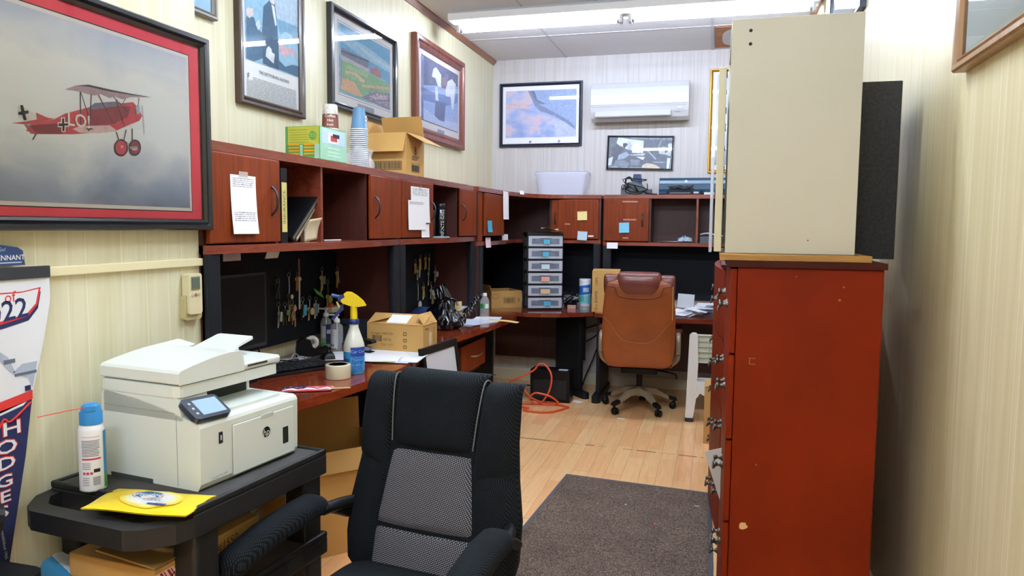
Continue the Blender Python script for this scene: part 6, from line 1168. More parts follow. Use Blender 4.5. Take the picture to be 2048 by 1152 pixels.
keyset('dark key bunch with green fob, second on the lower row', 3.36, 1.150, [(DARKK, 12, .06), (DARKK, -4, .06)], ('tag', '5f8a54', .02, .03), .01)
keyset('large bunch of keys with pink fob on the lower row', 3.425, 1.155, [(BRASS, 14, .06), (STEEL, -12, .06), (BRASS, 2, .075), (DARKK, 24, .06), (COPPER, -3, .085), (STEEL, 34, .05)], ('round', 'c88f98', .016, .03))
keyset('keys with a bright blue plastic tag on the lower row', 3.53, 1.160, [(STEEL, -10, .05), (DARKK, 12, .06)], ('tag', '4fa8d0', .030, .058), .012)
keyset('key with pale round paper fob on the lower row', 3.60, 1.160, [(BRASS, 6, .05)], ('round', 'c9c4a0', .02, .03), .035)
keyset('pale blue and steel keys behind the sanitizer pump', 3.665, 1.150, [(STEEL, 4, .06), (STEEL, -8, .05)], ('tag', '8fb0c4', .012, .05), .01)
tag(G().sheet(lambda u, v: ((u-.5)*.085, -.012-.018*v, .035*(1-u)-.03*v), 6, 4, P('leaf_green', '5fa84a', .5)).build('green_tag', None, (XP, 3.70, 1.165), PI/2), 'green plastic tag jutting from the pegboard above the sanitizer', 'tag')
tag(G().rbox(-.006, .006, -.005, -.001, -.155, 0, P('strip_brown', '8a6a58', .5), .002, axis='y').build('hanging_strip', None, (XP, 3.525, 1.368), PI/2), 'thin brown wooden strip hanging upright on the long pegboard', 'strip')
for i, (y, z, ks, fb, ch, lab) in enumerate((
    (5.13, 1.285, [(COPPER, 6, .05), (BRASS, -10, .045)], None, 0, 'coppery keys at the outer edge of the short pegboard'),
    (5.17, 1.235, [(STEEL, 0, .05)], ('tag', 'b8b8b4', .016, .05), .0, 'steel key with grey tag on the short pegboard'),
    (5.22, 1.318, [(BRASS, 4, .06), (COPPER, -8, .06)], None, 0, 'first brass key bunch in the top row of the short pegboard'),
    (5.33, 1.325, [(BRASS, 6, .065), (BRASS, -8, .06), (COPPER, 18, .06)], None, 0, 'fullest brass key bunch in the top row of the short pegboard'),
    (5.405, 1.318, [(BRASS, 2, .07), (BRASS, 14, .06)], None, 0, 'third brass key bunch in the top row of the short pegboard'),
    (5.39, 1.215, [(BRASS, 2, .07), (STEEL, 12, .05)], None, .01, 'brass keys in the middle of the short pegboard'),
    (5.53, 1.22, [(STEEL, 4, .06), (STEEL, -8, .05)], ('round', 'c4c4c4', .022, .03), .01, 'steel keys with pale round fob at the inner edge of the short pegboard'),
    (5.285, 1.105, [(BRASS, 2, .07), (BRASS, -12, .06), (BRASS, 14, .05)], None, 0, 'gold key bunch low in the middle of the short pegboard'),
    (5.175, 1.12, [], ('round', 'd0cdbc', .028, .03), .11, 'large pale round disc on a cord on the short pegboard'),
    (5.44, 1.10, [(STEEL, 4, .05)], ('round', 'bcbab0', .022, .03), .03, 'steel key with round disc low on the short pegboard'),
    (5.48, 1.06, [(BRASS, 8, .06), (STEEL, -6, .06)], ('round', 'b4b2a8', .024, .03), .02, 'lowest key bunch with round disc on the short pegboard'))):
    keyset(lab, y*.9676-.045, 1.55+(z-1.55)*.9676+.012, ks, fb, ch, x=-2.083)
# ================================================================== things on the worktop along the wall with the biplane print
ZD = ZL+.0006
def monitor():
    t = thing('monitor', 'black flat monitor standing under the long hutch behind the printer', 'monitor', (-2.02, 2.72, ZD), PI/2)
    G().rbox(-.12, .12, -.09, .085, 0, .012, M_BLACKM, .03).build('base', t, bevel=.003); G().box(-.03, .03, .03, .055, .01, .22, M_BLACKM).build('stand', t, bevel=.005)
    G().rbox(-.285, .285, -.012, .025, .130, .470, P('monitor_bezel', '0f1116', .35), .006, axis='y').build('bezel', t, bevel=.003)
    G().box(-.272, .272, -.0135, -.012, .146, .458, P('monitor_screen', '0a0c12', .4, spec=.15)).build('screen', t)
    g = G().tube([(.262, .03, .24), (.285, .05, .16), (.25, -.02, .03), (.22, -.06, .006), (.30, -.12, .006)], .004, M_BLACKM, 7, 5); g.build('cable', t)
monitor()
def keyboard():
    t = thing('keyboard', 'black computer keyboard on the desk between printer and mouse', 'keyboard', (-1.925, 3.04, ZD), R(62)); k = P('key_black', '16171b', .45); L, D = .43, .15
    G().prism([(-D/2, 0), (-D/2, .010), (D/2, .022), (D/2, 0)], -L/2, L/2, M_BLACK, 'x').build('case', t, bevel=.003)
    sl = math.atan2(.012, D); rows = [14, 14, 13, 12, 9]
    for r, n in enumerate(rows):
        g = G(); y = D/2-.022-r*.0255; w = (L*.76)/n
        for i in range(n):
            x = -L/2+.012+i*w; M = Matrix.Translation((x+w/2, y, .0155+(y+D/2)*.08)) @ Matrix.Rotation(sl, 4, 'X'); g.box(-w*.44, w*.44, -.010, .010, 0, .007, k, M)
        for i in range(4): g.box(-.0085, .0085, -.010, .010, 0, .007, k, Matrix.Translation((L/2-.088+i*.0205, y, .0155+(y+D/2)*.08)) @ Matrix.Rotation(sl, 4, 'X'))
        o = g.build('key_row', t, bevel=.001, seg=1)
keyboard()
def mouse():
    t = thing('computer_mouse', 'black computer mouse on white papers behind the keyboard', 'mouse', (-1.915, 3.40, ZD+.003), R(40))
    def S(u, v):
        x, y = 2*u-1, 2*v-1; h = max(0, 1-abs(x)**2.6)**.5*max(0, 1-abs(y)**2.4)**.45
        return (.033*x*(1-.12*y*y), .057*y, .004+.036*h*(1-.15*y))
    g = G().grid(S, 20, 22, M_BLACKM); g.box(-.028, .028, -.05, .05, 0, .006, M_BLACKM); b = g.build('shell', t)
    G().cyl((-.003, -.03, .0395), (.003, -.03, .0395), .009, .009, P('wheel_grey', '3a3c42', .5), 14).build('wheel', t)
    G().tube([(0, .055, .012), (.02, .10, .006), (-.02, .15, .004), (-.06, .18, .004)], .002, M_BLACKM, 6, 5).build('cable', t)
mouse()
def tape_dispenser():
    t = thing('tape_dispenser', 'black desk tape dispenser with white roll beside the monitor', 'tape dispenser', (-2.045, 3.475, ZD), R(35)); k = M_BLACKM
    pr = [(-.085, 0), (.085, 0), (.088, .022), (.075, .045), (.05, .038), (.02, .030), (.0, .045), (-.015, .085), (-.05, .095), (-.08, .075), (-.088, .03)]
    g = G(); g.prism(pr, -.032, -.013, k, 'y'); g.prism(pr, .013, .032, k, 'y'); g.prism([(-.085, 0), (.085, 0), (.088, .022), (.075, .042), (.04, .034), (-.0, .018), (-.085, .018)], -.013, .013, k, 'y'); g.build('body', t, bevel=.004)
    w = P('tape_roll_white', 'e0dfd2', .45)
    G().lathe([(.013, -.0095), (.034, -.0095), (.036, -.007), (.036, .007), (.034, .0095), (.013, .0095), (.013, -.0095)], w, 28, M=Matrix.Translation((-.005, 0, .068)) @ Matrix.Rotation(PI/2, 4, 'X')).build('tape_roll', t)
    G().box(.078, .09, -.012, .012, .044, .048, M_METAL).build('cutter', t)
tape_dispenser()
def sanitizer(label, loc, rot, lq, lab, h, r):
    t = thing('hand_sanitizer', label, 'pump bottle', loc, rot); gl = FILM('sanitizer_clear', 'eef2f6', .24, .1); wp = P('pump_white', 'eceef0', .35)
    b = G().lathe([(r*.9, 0), (r, .006), (r, h*.62), (r*.9, h*.70), (r*.45, h*.76), (r*.40, h*.80)], gl, 26, sx=1.0, sy=.72).build('bottle', t)
    G().lathe([(r*.48, h*.78), (r*.48, h*.86), (r*.36, h*.875), (r*.20, h*.88), (r*.16, h*.955), (r*.22, h*.96), (r*.22, h*.985), (0, h)], wp, 20).build('pump', t)
    G().prism([(-.006, .955), (.006, .955), (.007, .995), (-.007, .995)], -.05, .012, wp, 'x', Matrix.Diagonal((1, 1, h, 1))).build('nozzle', t)
    G().tube([(0, 0, h*.80), (.003, 0, h*.4), (0, 0, .01)], .003, wp, 6, 2).build('dip_tube', t)
    g = G()
    for a0, a1, z0, z1, c in lab: g.grid(lambda u, v: ((r+.0006)*math.cos(R(a0+(a1-a0)*u)), (r*.72+.0006)*math.sin(R(a0+(a1-a0)*u)), h*(z0+(z1-z0)*v)), 8, 2, P('lab_'+c, c, .5))
    g.build('label', b)
sanitizer('hand sanitizer pump bottle with dark and green label, at the back by the pegboard', (-2.105, 3.72, ZD), 0, None, [(-125, -70, .12, .55, 'd6dce0'), (-68, -5, .10, .60, '232a52'), (-120, -70, .04, .25, '3fae4a'), (-60, -10, .36, .46, 'c8d2dc'), (-60, -8, .04, .1, '6fae5a')], .225, .033)
sanitizer('hand sanitizer pump bottle with plain white label, beside the mouse', (-1.985, 3.625, ZD), 0, None, [(-150, -70, .10, .60, 'dfe2e6'), (-140, -80, .50, .51, '9aa0aa'), (-140, -80, .44, .45, '9aa0aa'), (-140, -95, .14, .2, '6a6e78')], .205, .036)
def spray_bottle():
    t = thing('spray_bottle', 'blue liquid spray bottle with yellow and navy trigger head at the desk front', 'spray bottle', (-1.612, 3.105, ZD), R(27))
    pl = P('bottle_milky', 'dcdccc', .35, coat=.2); lq = P('liquid_blue', '3f9fd6', .25, coat=.3); nv = P('trigger_navy', '1f2f66', .4); ye = P('trigger_yellow', 'f0cf1e', .35, coat=.2); pb = P('label_navy', '2a4aa0', .4)
    r = .0485
    b = G().lathe([(r*.93, 0), (r, .006), (r, .106)], lq, 30).lathe([(r, .106), (r, .128), (r*.96, .140), (r*.80, .165), (r*.58, .195), (r*.44, .215), (r*.42, .236)], pl, 30).build('bottle', t)
    G().lathe([(.0235, .232), (.0245, .236), (.0245, .252), (.022, .256)], nv, 24).build('collar', t)
    g = G()
    G().cyl((0, 0, .25), (0, 0, .322), .017, .0155, ye, 20).build('neck', t)
    hd = [(.058, .318), (.020, .312), (-.020, .318), (-.052, .330), (-.060, .345), (-.040, .358), (-.045, .372), (-.030, .382), (-.008, .380), (.020, .362), (.046, .338)]
    G().prism(hd, -.016, .016, ye, 'y').build('shroud', t, bevel=.006, seg=3)
    nz = [(-.040, .330), (-.058, .322), (-.066, .30), (-.085, .278), (-.102, .256), (-.094, .252), (-.070, .275), (-.052, .296), (-.046, .318)]
    G().prism(nz, -.007, .007, nv, 'y').build('trigger', t, bevel=.003)
    G().prism([(-.030, .322), (-.066, .336), (-.074, .352), (-.062, .366), (-.036, .372), (-.040, .352)], -.013, .013, nv, 'y').cyl((-.06, 0, .358), (-.100, 0, .366), .0085, .0095, P('nozzle_blue', '34508c', .4), 14).build('nozzle', t, bevel=.002)
    G().prism([(-.074, .338), (-.058, .312), (-.064, .300), (-.070, .312), (-.080, .334)], -.005, .005, P('lever_cream', 'e8d88a', .4), 'y').build('lever', t, bevel=.001)
    g = G(); rr = r+.0007
    def band(a0, a1, z0, z1, m, q=rr): g.grid(lambda u, v: (q*math.cos(R(a0+(a1-a0)*u)), q*math.sin(R(a0+(a1-a0)*u)), z0+(z1-z0)*v), 10, 2, m)
    band(-108, -10, .085, .128, pb); band(-108, -10, .018, .084, P('label_sky', '4c9ed8', .4))
    def ctext(s, size, a, z, m, sh=0):
        vs, fs = text_geo(s, .01); q = rr+.0008
        g.add([(q*math.cos(R(a)+x*size/q), q*math.sin(R(a)+x*size/q), z+y*size+sh*x*size) for x, y, _ in vs], fs, m)
    ctext('Car Care', .020, -64, .108, P('label_text', '9cc0e8', .4)); ctext('Premium', .0135, -68, .078, pb); ctext('Spray', .028, -68, .060, pb)
    for i in range(4): band(-100, -45+3*i, .038-.006*i, .0405-.006*i, pb, rr+.0004)
    band(-160, -118, .06, .075, pb)
    g.build('label', b)
spray_bottle()
def tape_roll():
    t = thing('packing_tape', 'roll of clear packing tape at the desk front edge', 'tape', (-1.630, 2.985, ZD)); m = P('tape_beige', 'd8cfae', .25, coat=.5, noise=.03); c = P('tape_core', 'b59d74', .8)
    G().lathe([(.041, 0), (.056, 0), (.057, .003), (.057, .060), (.056, .063), (.041, .063)], m, 40).build('tape', t); G().lathe([(.041, .063), (.038, .063), (.038, 0), (.041, 0)], c, 40).build('core', t)
tape_roll()
def flag():
    t = thing('paper_flag', 'small stars and stripes paper flag on a stick, lying at the desk edge', 'flag', (-1.60, 2.73, ZD), R(20)); rd = P('flag_red', 'a83a3e', .6); w = P('flag_white', 'e6e0e0', .6); nv = P('flag_navy', '22284a', .6)
    def S(u, v): return (-.13+.20*u, -.055+.085*v+.03*u, .004+.008*math.sin(PI*v)*math.sin(9*u)**2+.003*math.sin(14*v))
    g = G()
    for i in range(9): g.grid(lambda u, v: S(u, (i+v)/9), 10, 2, rd if i % 2 == 0 else w)
    g.grid(lambda u, v: tuple(Vector(S(.45*u, .45+.55*v))+Vector((0, 0, .0012))), 10, 6, nv)
    for i in range(4):
        for j in range(3): p = S(.05+.11*i, .52+.16*j); g.sphere((p[0], p[1], p[2]+.0016), .0035, w, 6, .2)
    g.build('cloth', t); G().cyl((.06, .01, .0035), (.145, .022, .0035), .0032, .0032, P('stick_wood', 'd6b07c', .6), 8).build('stick', t)
flag()
def phone():
    t = thing('desk_phone', 'dark grey desk telephone with grey screen behind the spray bottle', 'telephone', (-1.965, 3.80, ZD), R(8)); d = P('phone_dark', '23272c', .4); g2 = P('phone_grey', '4d5662', .45); ky = P('phone_key', 'c2cad2', .5)
    W = .105; M = Matrix.Translation((0, 0, .012)) @ Matrix.Rotation(R(38), 4, 'X')
    G().prism([(-.10, 0), (-.10, .025), (.075, .150), (.10, .145), (.10, 0)], -W, W, d, 'x').build('base', t, bevel=.006)
    b = G().rbox(-W+.055, W-.004, -.108, .115, .018, .030, g2, .012, M=M).build('faceplate', t, bevel=.002)
    G().rbox(-W+.065, W-.03, .035, .100, .030, .036, d, .008, M=M).box(-W+.075, W-.045, .045, .090, .0355, .037, P('phone_lcd', '74877c', .2), M).build('display', b)
    for r in range(4):
        for c in range(3): G().rbox(-.010+.028*c-.010, -.010+.028*c+.010, .008-.024*r-.008, .008-.024*r+.008, .030, .034, ky, .003, M=M).build('key', b)
    G().cyl(tuple(M @ Vector((-.042, -.02, .029))), tuple(M @ Vector((-.042, -.02, .034))), .014, .013, ky, 14).build('dial_pad', b)
    h = G().prism([(-.125, .0), (-.125, .035), (-.09, .042), (-.06, .022), (.06, .022), (.085, .042), (.115, .035), (.115, 0)], -W-.002, -W+.046, M_BLACKM, 'x', M @ Matrix.Translation((0, 0, .026))).build('handset', t, bevel=.006, seg=3)
phone()
def stapler():
    t = thing('stapler', 'black and grey desk stapler before the cardboard box', 'stapler', (-1.85, 3.62, ZD+.006), R(-8)); gy = P('stapler_grey', '7d828a', .4)
    G().prism([(-.09, 0), (.085, 0), (.09, .006), (.06, .010), (-.085, .014)], -.02, .02, M_BLACKM, 'y').build('base', t, bevel=.002)
    G().prism([(-.085, .016), (.075, .012), (.08, .030), (-.02, .036), (-.085, .034)], -.018, .018, gy, 'y').build('magazine', t, bevel=.003)
    G().prism([(-.10, .036), (-.075, .034), (.06, .042), (.10, .052), (.095, .066), (.04, .074), (-.02, .066), (-.085, .046)], -.020, .020, M_BLACKM, 'y').build('arm', t, bevel=.006, seg=3)
    G().text('Stanley', .014, FRONT(.035, -.0186, .022), P('stapler_mark', 'd0583a', .5), .001).build('lettering', t)
stapler()
def mark_desk(g, W, D, H):
    y = -D/2-.0008; ik = P('carton_print', '5d4a33', .8)
    g.text('D Ligne CHECON', .017, FRONT(-.075, y, H*.66), ik); barcode(g, FRONT(-.135, y, H*.36), .058, .034, ik); g.text('60736', .020, FRONT(-.045, y, H*.44), ik); g.text('Ctn 1 of 1', .018, FRONT(-.045, y, H*.26), ik)
    for i in range(3): M = FRONT(.05, y, H*.66-.036*i); g.box(0, .020, -.006, .012, 0, .0004, ik, M); g.box(.004, .016, -.002, .008, 0, .0006, M_CARD, M)
    s = W/2+.0008; g.add([(s, -.02, .06), (s, .0, .022), (s, .02, .06), (s, .02, .10), (s, .0, .112), (s, -.02, .10)], [tuple(range(6))], P('carton_tag', 'dfc9a0', .7))
    g.box(s-.0005, s+.0002, .045, .06, .03, .13, P('carton_tape', 'b48a4c', .4)); g.box(-.10, -.06, 0, .006, 0, .0005, ik, SIDEP(s, .03, .125))
bx = card_box('cardboard_box', 'cardboard box with folded top and shipping label on the desk, beside the stapler', (-1.672, 3.795, ZD), R(-1), .335, .195, .150, [('front', 24, .115), ('back', 6, .09), ('right', 55, .07), ('left', 16, .12)], mark_desk)
G().box(-.055, .065, .012, .10, .0042, .0048, M_WHITE, Matrix.Translation((0, -.0975, .150)) @ Matrix.Rotation(R(24), 4, 'X')).build('shipping_label', bx)
# papers on the desk
def papers(name, label, loc, rot, W, D, n, seed, mats=None, spread=.02, cat='papers', th=.0008):
    return pileof(name, label, loc, rot, W, D, n, cat, mats or [M_WHITE, M_ENV], spread, th, None, seed)
papers('paper_pile', 'white paperwork spread beside the spray bottle, larger pile', (-1.64, 3.62, ZD), R(8), .36, .46, 6, 2, spread=.022)
papers('paper_pile', 'white papers under the mouse and sanitizer', (-1.875, 3.50, ZD), R(30), .20, .26, 3, 3, spread=.01)
tag(G().box(-.06, .06, -.012, .012, 0, .0008, P('sticky_cream', 'e9e2a0', .7)).build('sticky_note', None, (-1.59, 3.38, ZD+.0085), R(20)), 'pale yellow sticky strip on the paperwork beside the spray bottle', 'sticky note')
tag(G().grid(lambda u, v: (.10*u, .13*v, .006+.012*math.sin(PI*v)*(1-u)), 6, 8, M_ENV).build('folded_paper', None, (-1.525, 3.40, ZD), R(10), solid=.0008), 'folded white paper curling over the desk front edge', 'paper')
def cord_clump():
    t = thing('cable_clump', 'tangle of grey and white cables with a foil wrapper, behind the keyboard', 'cables', (-2.03, 3.22, ZD)); rnd = random.Random(11)
    for i in range(4):
        m = (P('cable_white', 'b8bcc4', .5), P('cable_dark', '2a2c34', .5))[i % 2]
        G().tube([(rnd.uniform(-.06, .09), rnd.uniform(-.12, .16), rnd.uniform(.004, .022)) for _ in range(7)], .0032, m, 6, 5).build('cable', t)
    f = P('foil_grey', '8a8c92', .3, .4, noise=.3, nscale=40)
    G().sheet(lambda u, v: (.02+.07*(u-.5)+.02*v, .26*(v-.45), .006+.008*math.sin(9*u+4*v)**2), 8, 12, f, .001).build('wrapper', t)
cord_clump()
t = thing('clip_box', 'small white box with orange clip standing behind the spray bottle trigger', 'box', (-2.125, 3.845, ZD)); G().rbox(-.025, .03, -.075, .075, 0, .19, M_BLACKM, .008).build('stand', t); G().rbox(-.02, .032, -.07, .06, .19, .222, P('box_cream', 'd9d6c6', .5), .004).build('box', t); G().rbox(-.012, .014, -.05, -.02, .222, .24, P('clip_orange', 'd9583a', .5), .006).build('clip', t)
# blue cap, glue bottle, black bag, paper heap, water bottle
def cap_hat():
    t = thing('blue_cap', 'navy blue cap with orange emblem lying behind the cardboard box', 'cap', (-1.935, 4.74, ZD+.0), R(10)); nv = P('cap_navy', '24386e', .85); orr = P('emblem_orange', 'd08a3c', .7)
    def S(u, v):
        a = 2*PI*u; r = math.cos(v*PI/2); return (.11*r*math.cos(a), .095*r*math.sin(a), .015+.115*math.sin(v*PI/2)**.9*(1+.05*math.sin(3*a)))
    G().grid(S, 30, 10, nv).build('crown', t); G().sheet(lambda u, v: (.17*math.cos(R(-150+120*u))*(.62+.38*v), .16*math.sin(R(-150+120*u))*(.6+.4*v), .02-.006*v), 12, 4, nv, .004).build('brim', t)
    G().rbox(-.014, .014, -.006, 0, -.012, .014, orr, .005, M=Matrix.Translation((.045, -.072, .085)) @ Matrix.Rotation(R(-35), 4, 'X') @ Matrix.Rotation(R(30), 4, 'Z'), axis='y').build('emblem', t)
cap_hat()
t = thing('glue_bottle', 'cream topped white bottle standing beside the black plastic bag', 'bottle', (-1.86, 4.88, ZD)); G().lathe([(.035, 0), (.036, .004), (.036, .10), (.033, .115)], P('glue_white', 'e4e4e0', .4), 24).build('bottle', t)
G().lathe([(.034, .112), (.034, .135), (.028, .152), (.015, .163), (0, .166)], P('glue_cream', 'e6dcae', .4), 24).build('cap', t); G().grid(lambda u, v: (.0366*math.cos(R(-110+110*u)), .0366*math.sin(R(-110+110*u)), .03+.05*v), 10, 1, P('glue_label', '3a3c44', .5)).build('label', t)
def black_bag():
    t = thing('plastic_bag', 'crumpled black plastic bag slumped on the desk', 'plastic bag', (-1.755, 4.66, ZD), R(15)); m = P('bag_black', '0b0c10', .22, coat=.5); rnd = random.Random(21); ph = [rnd.uniform(0, 6.28) for _ in range(12)]
    def wr(a, v): return .10*math.sin(5*a+ph[0]+7*v)+.07*math.sin(11*a+ph[1]-9*v)+.045*math.sin(19*a+ph[2]+15*v)+.03*math.sin(31*a+ph[3]+23*v)+.05*math.sin(14*v+3*math.sin(2*a)+ph[4])
    def S(u, v):
        a = 2*PI*u
        if v < .82: k = v/.82; R0 = .125*(math.sin(min(1, .25+k*1.0)*PI*.62+.35))*(1-.55*k**2); z = .19*k
        else: k = (v-.82)/.18; R0 = .055*(1-.35*k)+.0; z = .19+.09*k
        r = R0*(1+.9*wr(a, v)); ox = .02*k if v > .82 else 0
        return (r*math.cos(a)*1.05-ox*1.2, r*math.sin(a)*1.15+(.05 if v > .82 else .05*(z/.19)), .003+z*(1+.06*math.sin(3*a+ph[6])))
    G().grid(S, 90, 60, m).build('bag', t)
    g = G()
    for k in range(5):
        g.grid(lambda u, v: (.10+.05*k*.5+.06*u, -.10+.05*k+.05*v, .04+.035*k+.025*math.sin(9*u+k)*math.cos(7*v+k)+.03*u), 14, 14, m)
    g.build('loose_fold', t)
    G().tube([(.05+.05*math.cos(a), -.02+.012*math.sin(3*a), .16+.045*math.sin(a)) for a in [i*.7 for i in range(9)]], .007, m, 8, 5).build('handle', t)
    G().rbox(-.03, .03, -.002, .002, -.03, .03, P('bag_paper', 'dcc98c', .7), .004, M=Matrix.Translation((.10, .03, .15)) @ Matrix.Rotation(R(50), 4, 'Z'), axis='y').build('tag', t)
black_bag()
papers('paper_heap', 'high heap of mixed papers and envelopes behind the black bag', (-1.925, 5.10, ZD), R(8), .26, .34, 9, 6, [M_ENVB, M_WHITE, M_ENVC, P('envelope_manila', 'd9bd78', .75)], .03, th=.010)
papers('paper_pile', 'folded white letters on the desk beside the water bottle', (-1.66, 4.99, ZD), R(-20), .26, .30, 4, 9, [M_WHITE, M_ENVB], .03, th=.002)
tag(G().sheet(lambda u, v: (-.10+.24*u, -.05+.10*v*(1-.3*u), .004-.020*max(0, u-.62)), 12, 4, P('envelope_manila', 'd9bd78', .75), .0012).build('manila_envelope', None, (-1.50, 5.17, ZD+.0015), R(-4)), 'manila envelope poking out over the desk front edge', 'envelope')
papers('paper_pile', 'pale blue papers under the manila envelope', (-1.62, 5.26, ZD-.0005), R(10), .20, .22, 2, 12, [M_ENVB, M_ENV], .01, th=.001)
def water_bottle():
    t = thing('water_bottle', 'empty clear water bottle with green label near the desk front edge', 'bottle', (-1.515, 4.825, ZD)); gl = FILM('bottle_clear', 'eef2fa', .22, .08)
    pr = [(.028, 0), (.032, .006), (.033, .02)]; z = .02
    for i in range(5): pr += [(.0335, z+.006), (.0305, z+.012), (.0335, z+.018)]; z += .018
    pr += [(.0335, .118), (.030, .124), (.0335, .130), (.0335, .165), (.029, .188), (.017, .208), (.0125, .214), (.0125, .222)]
    b = G().lathe(pr, gl, 28).build('bottle', t); G().lathe([(.0145, .214), (.0145, .231), (.0135, .233), (0, .233)], P('cap_clear', 'e6e8ee', .35), 20).build('cap', t)
    g = G()
    for a0, a1, c in ((-150, -95, '2f7a4a'), (-95, -70, '5aa070'), (-70, -20, 'd2e6d8')): g.grid(lambda u, v: (.0340*math.cos(R(a0+(a1-a0)*u)), .0340*math.sin(R(a0+(a1-a0)*u)), .131+.032*v), 8, 1, P('lab_'+c, c, .4))
    g.build('label', b)
water_bottle()
# ---- far worktop
ZE = ZB+.0006
def drawer_tower():
    t = thing('drawer_tower', 'black tower of six clear plastic drawers on the corner desk', 'drawer unit', (-1.53, 6.646, ZE), R(23)); k = P('tower_black', '101114', .4); cl = P('drawer_smoke', 'a6aeb8', .25, trans=.0, coat=.4, noise=.1, nscale=12); cl2 = P('drawer_front', 'b4bac4', .2, coat=.5); win = P('drawer_window', '6e7886', .25, coat=.5, noise=.2, nscale=18)
    W, D, H, n = .165, .13, .70, 6; hh = (H-.03)/n
    G().box(-W, W, -D, D, H-.02, H, k).build('top', t, bevel=.004)
    for i in range(n+1): G().box(-W, W, -D+.004, D, i*hh, i*hh+.012, k).build('shelf', t, bevel=.002)
    for x in (-W, W-.012):
        for y in (-D+.004, D-.02): G().box(x, x+.012, y, y+.022, .0, H-.01, k).build('upright', t)
    G().box(-W, W, D-.004, D, 0, H-.01, k).build('back', t)
    tabs = [('52aed0', .09, .055), ('52aed0', .0, .055), ('c8dce4', .0, .075), ('e0a090', .0, .075), ('d8b890', .0, .085), ('52aed0', .02, .065)]
    rnd = random.Random(4)
    for i in range(n):
        z = (n-1-i)*hh+.016; q = hh-.008
        d = G().box(-W+.016, W-.016, -D+.01, D-.01, z, z+q*.82, cl).build('drawer', t, bevel=.003)
        G().rbox(-W+.010, W-.010, -D-.012, -D+.012, z+.001, z+q-.010, cl2, .006, axis='y').build('drawer_front', d, bevel=.003)
        G().box(-W+.04, W-.04, -D-.0135, -D-.011, z+.022, z+q-.034, win).build('window', d)
        G().box(-.055, .055, -D-.020, -D-.011, z+q-.030, z+q-.022, cl2).build('handle', d, bevel=.002)
        c, x, w = tabs[i]; G().box(x-w/2 if i else -.02, (x+w/2) if i else .035, -D-.022, -D-.0205, z+.020, z+.062, P('tab_'+c, c, .6)).build('label_tab', d)
    f = thing('folder_stack', 'brown folders and crumpled papers on top of the drawer tower', 'papers', (-1.53, 6.64, ZE+.7008), R(14))
    br = P('folder_brown', '8a7350', .8); 
    G().sheet(lambda u, v: (-.14+.30*u, -.15+.26*v, .010+.004*math.sin(4*u)), 8, 6, P('folder_dark', '4a3c2c', .8), .006).build('folder', f)
    G().sheet(lambda u, v: (-.10+.28*u, -.16+.22*v, .020+.09*max(0, .45-u)**1.4*2.2), 12, 6, br, .004).build('folder', f)
    G().sheet(lambda u, v: (-.02+.16*u, -.12+.14*v, .030+.012*math.sin(5*u+2*v)), 8, 6, P('paper_tan', 'c8b48c', .8), .002).build('paper', f)
drawer_tower()
def mark_small(g, W, D, H):
    ik = P('carton_print', '5d4a33', .8); y = -D/2-.0008; M = FRONT(-.03, y, .04); outline(g, M, .12, .06, .002, ik); barcode(g, M @ Matrix.Translation((.008, .008, 0)), .10, .044, ik); outline(g, FRONT(-W/2+.01, y, .09), .06, .04, .002, ik); g.text('3', .05, FRONT(W/2-.03, y, .07), ik, .004)
    s = W/2+.0008; M = SIDEP(s, -.04, .05); outline(g, M, .11, .055, .002, ik); g.text('FRAGILE', .022, SIDEP(s, .02, .076), ik); g.box(-.06, .03, 0, .016, 0, .0005, ik, SIDEP(s, .03, .125))
card_box('cardboard_box', 'low open cardboard carton between the papers and the drawer tower', (-1.935, 6.66, ZE), R(38), .30, .30, .16, [('left', 100, .05)], mark_small)
def wipes_tub():
    t = thing('wipes_canister', 'white and blue canister of wipes on the corner desk', 'canister', (-1.185, 6.96, ZE)); w = P('tub_white', 'e6eaee', .35)
    b = G().lathe([(.054, 0), (.056, .005), (.056, .225), (.052, .23)], w, 28).build('canister', t); G().lathe([(.057, .225), (.057, .255), (.054, .262), (0, .262)], w, 28).build('lid', t)
    g = G()
    for z0, z1, a0, a1, c in ((.11, .20, -170, -20, '2f6fc0'), (.03, .11, -170, -20, '7fc8c8'), (.05, .10, -150, -90, '4fb0a8'), (.14, .18, -100, -40, 'b8d4ec')): g.grid(lambda u, v: ((.0565+.0004*(c != '2f6fc0'))*math.cos(R(a0+(a1-a0)*u)), (.0565+.0004*(c != '2f6fc0'))*math.sin(R(a0+(a1-a0)*u)), z0+(z1-z0)*(v+(.25*u-.1 if c == '2f6fc0' else 0))), 10, 3, P('lab_'+c, c, .4))
    g.build('label', b)
wipes_tub()
def mark_tall(g, W, D, H):
    ik = P('carton_print', '5d4a33', .8); y = -D/2-.0008
    for z, tx in ((.27, 'USPS'), (.14, 'PAPER'), (.05, '10 x 5')): g.text(tx, .035, frame((-W/2+.04, y, z), (0, 0, 1), (-1, 0, 0)), ik, .001)
card_box('cardboard_box', 'tall cardboard carton standing on the desk behind the brown chair', (-.935, 6.62, ZE), R(4), .24, .18, .36, [('front', 4, .17), ('left', 2, .1)], mark_tall)
t = thing('cable_heap', 'small heap of black cables and devices before the wipes canister', 'cables', (-1.33, 7.03, ZE)); rnd = random.Random(9); g = G()
G().rbox(-.06, .05, -.05, .04, 0, .05, M_BLACKM, .01).build('device', t, bevel=.006)
for i in range(4): G().tube([(rnd.uniform(-.09, .10), rnd.uniform(-.10, .05), rnd.uniform(.01, .14)) for _ in range(7)], .0055, M_BLACKM if i else P('cable_pale', '9a9ca4', .5), 7, 5).build('cable', t)
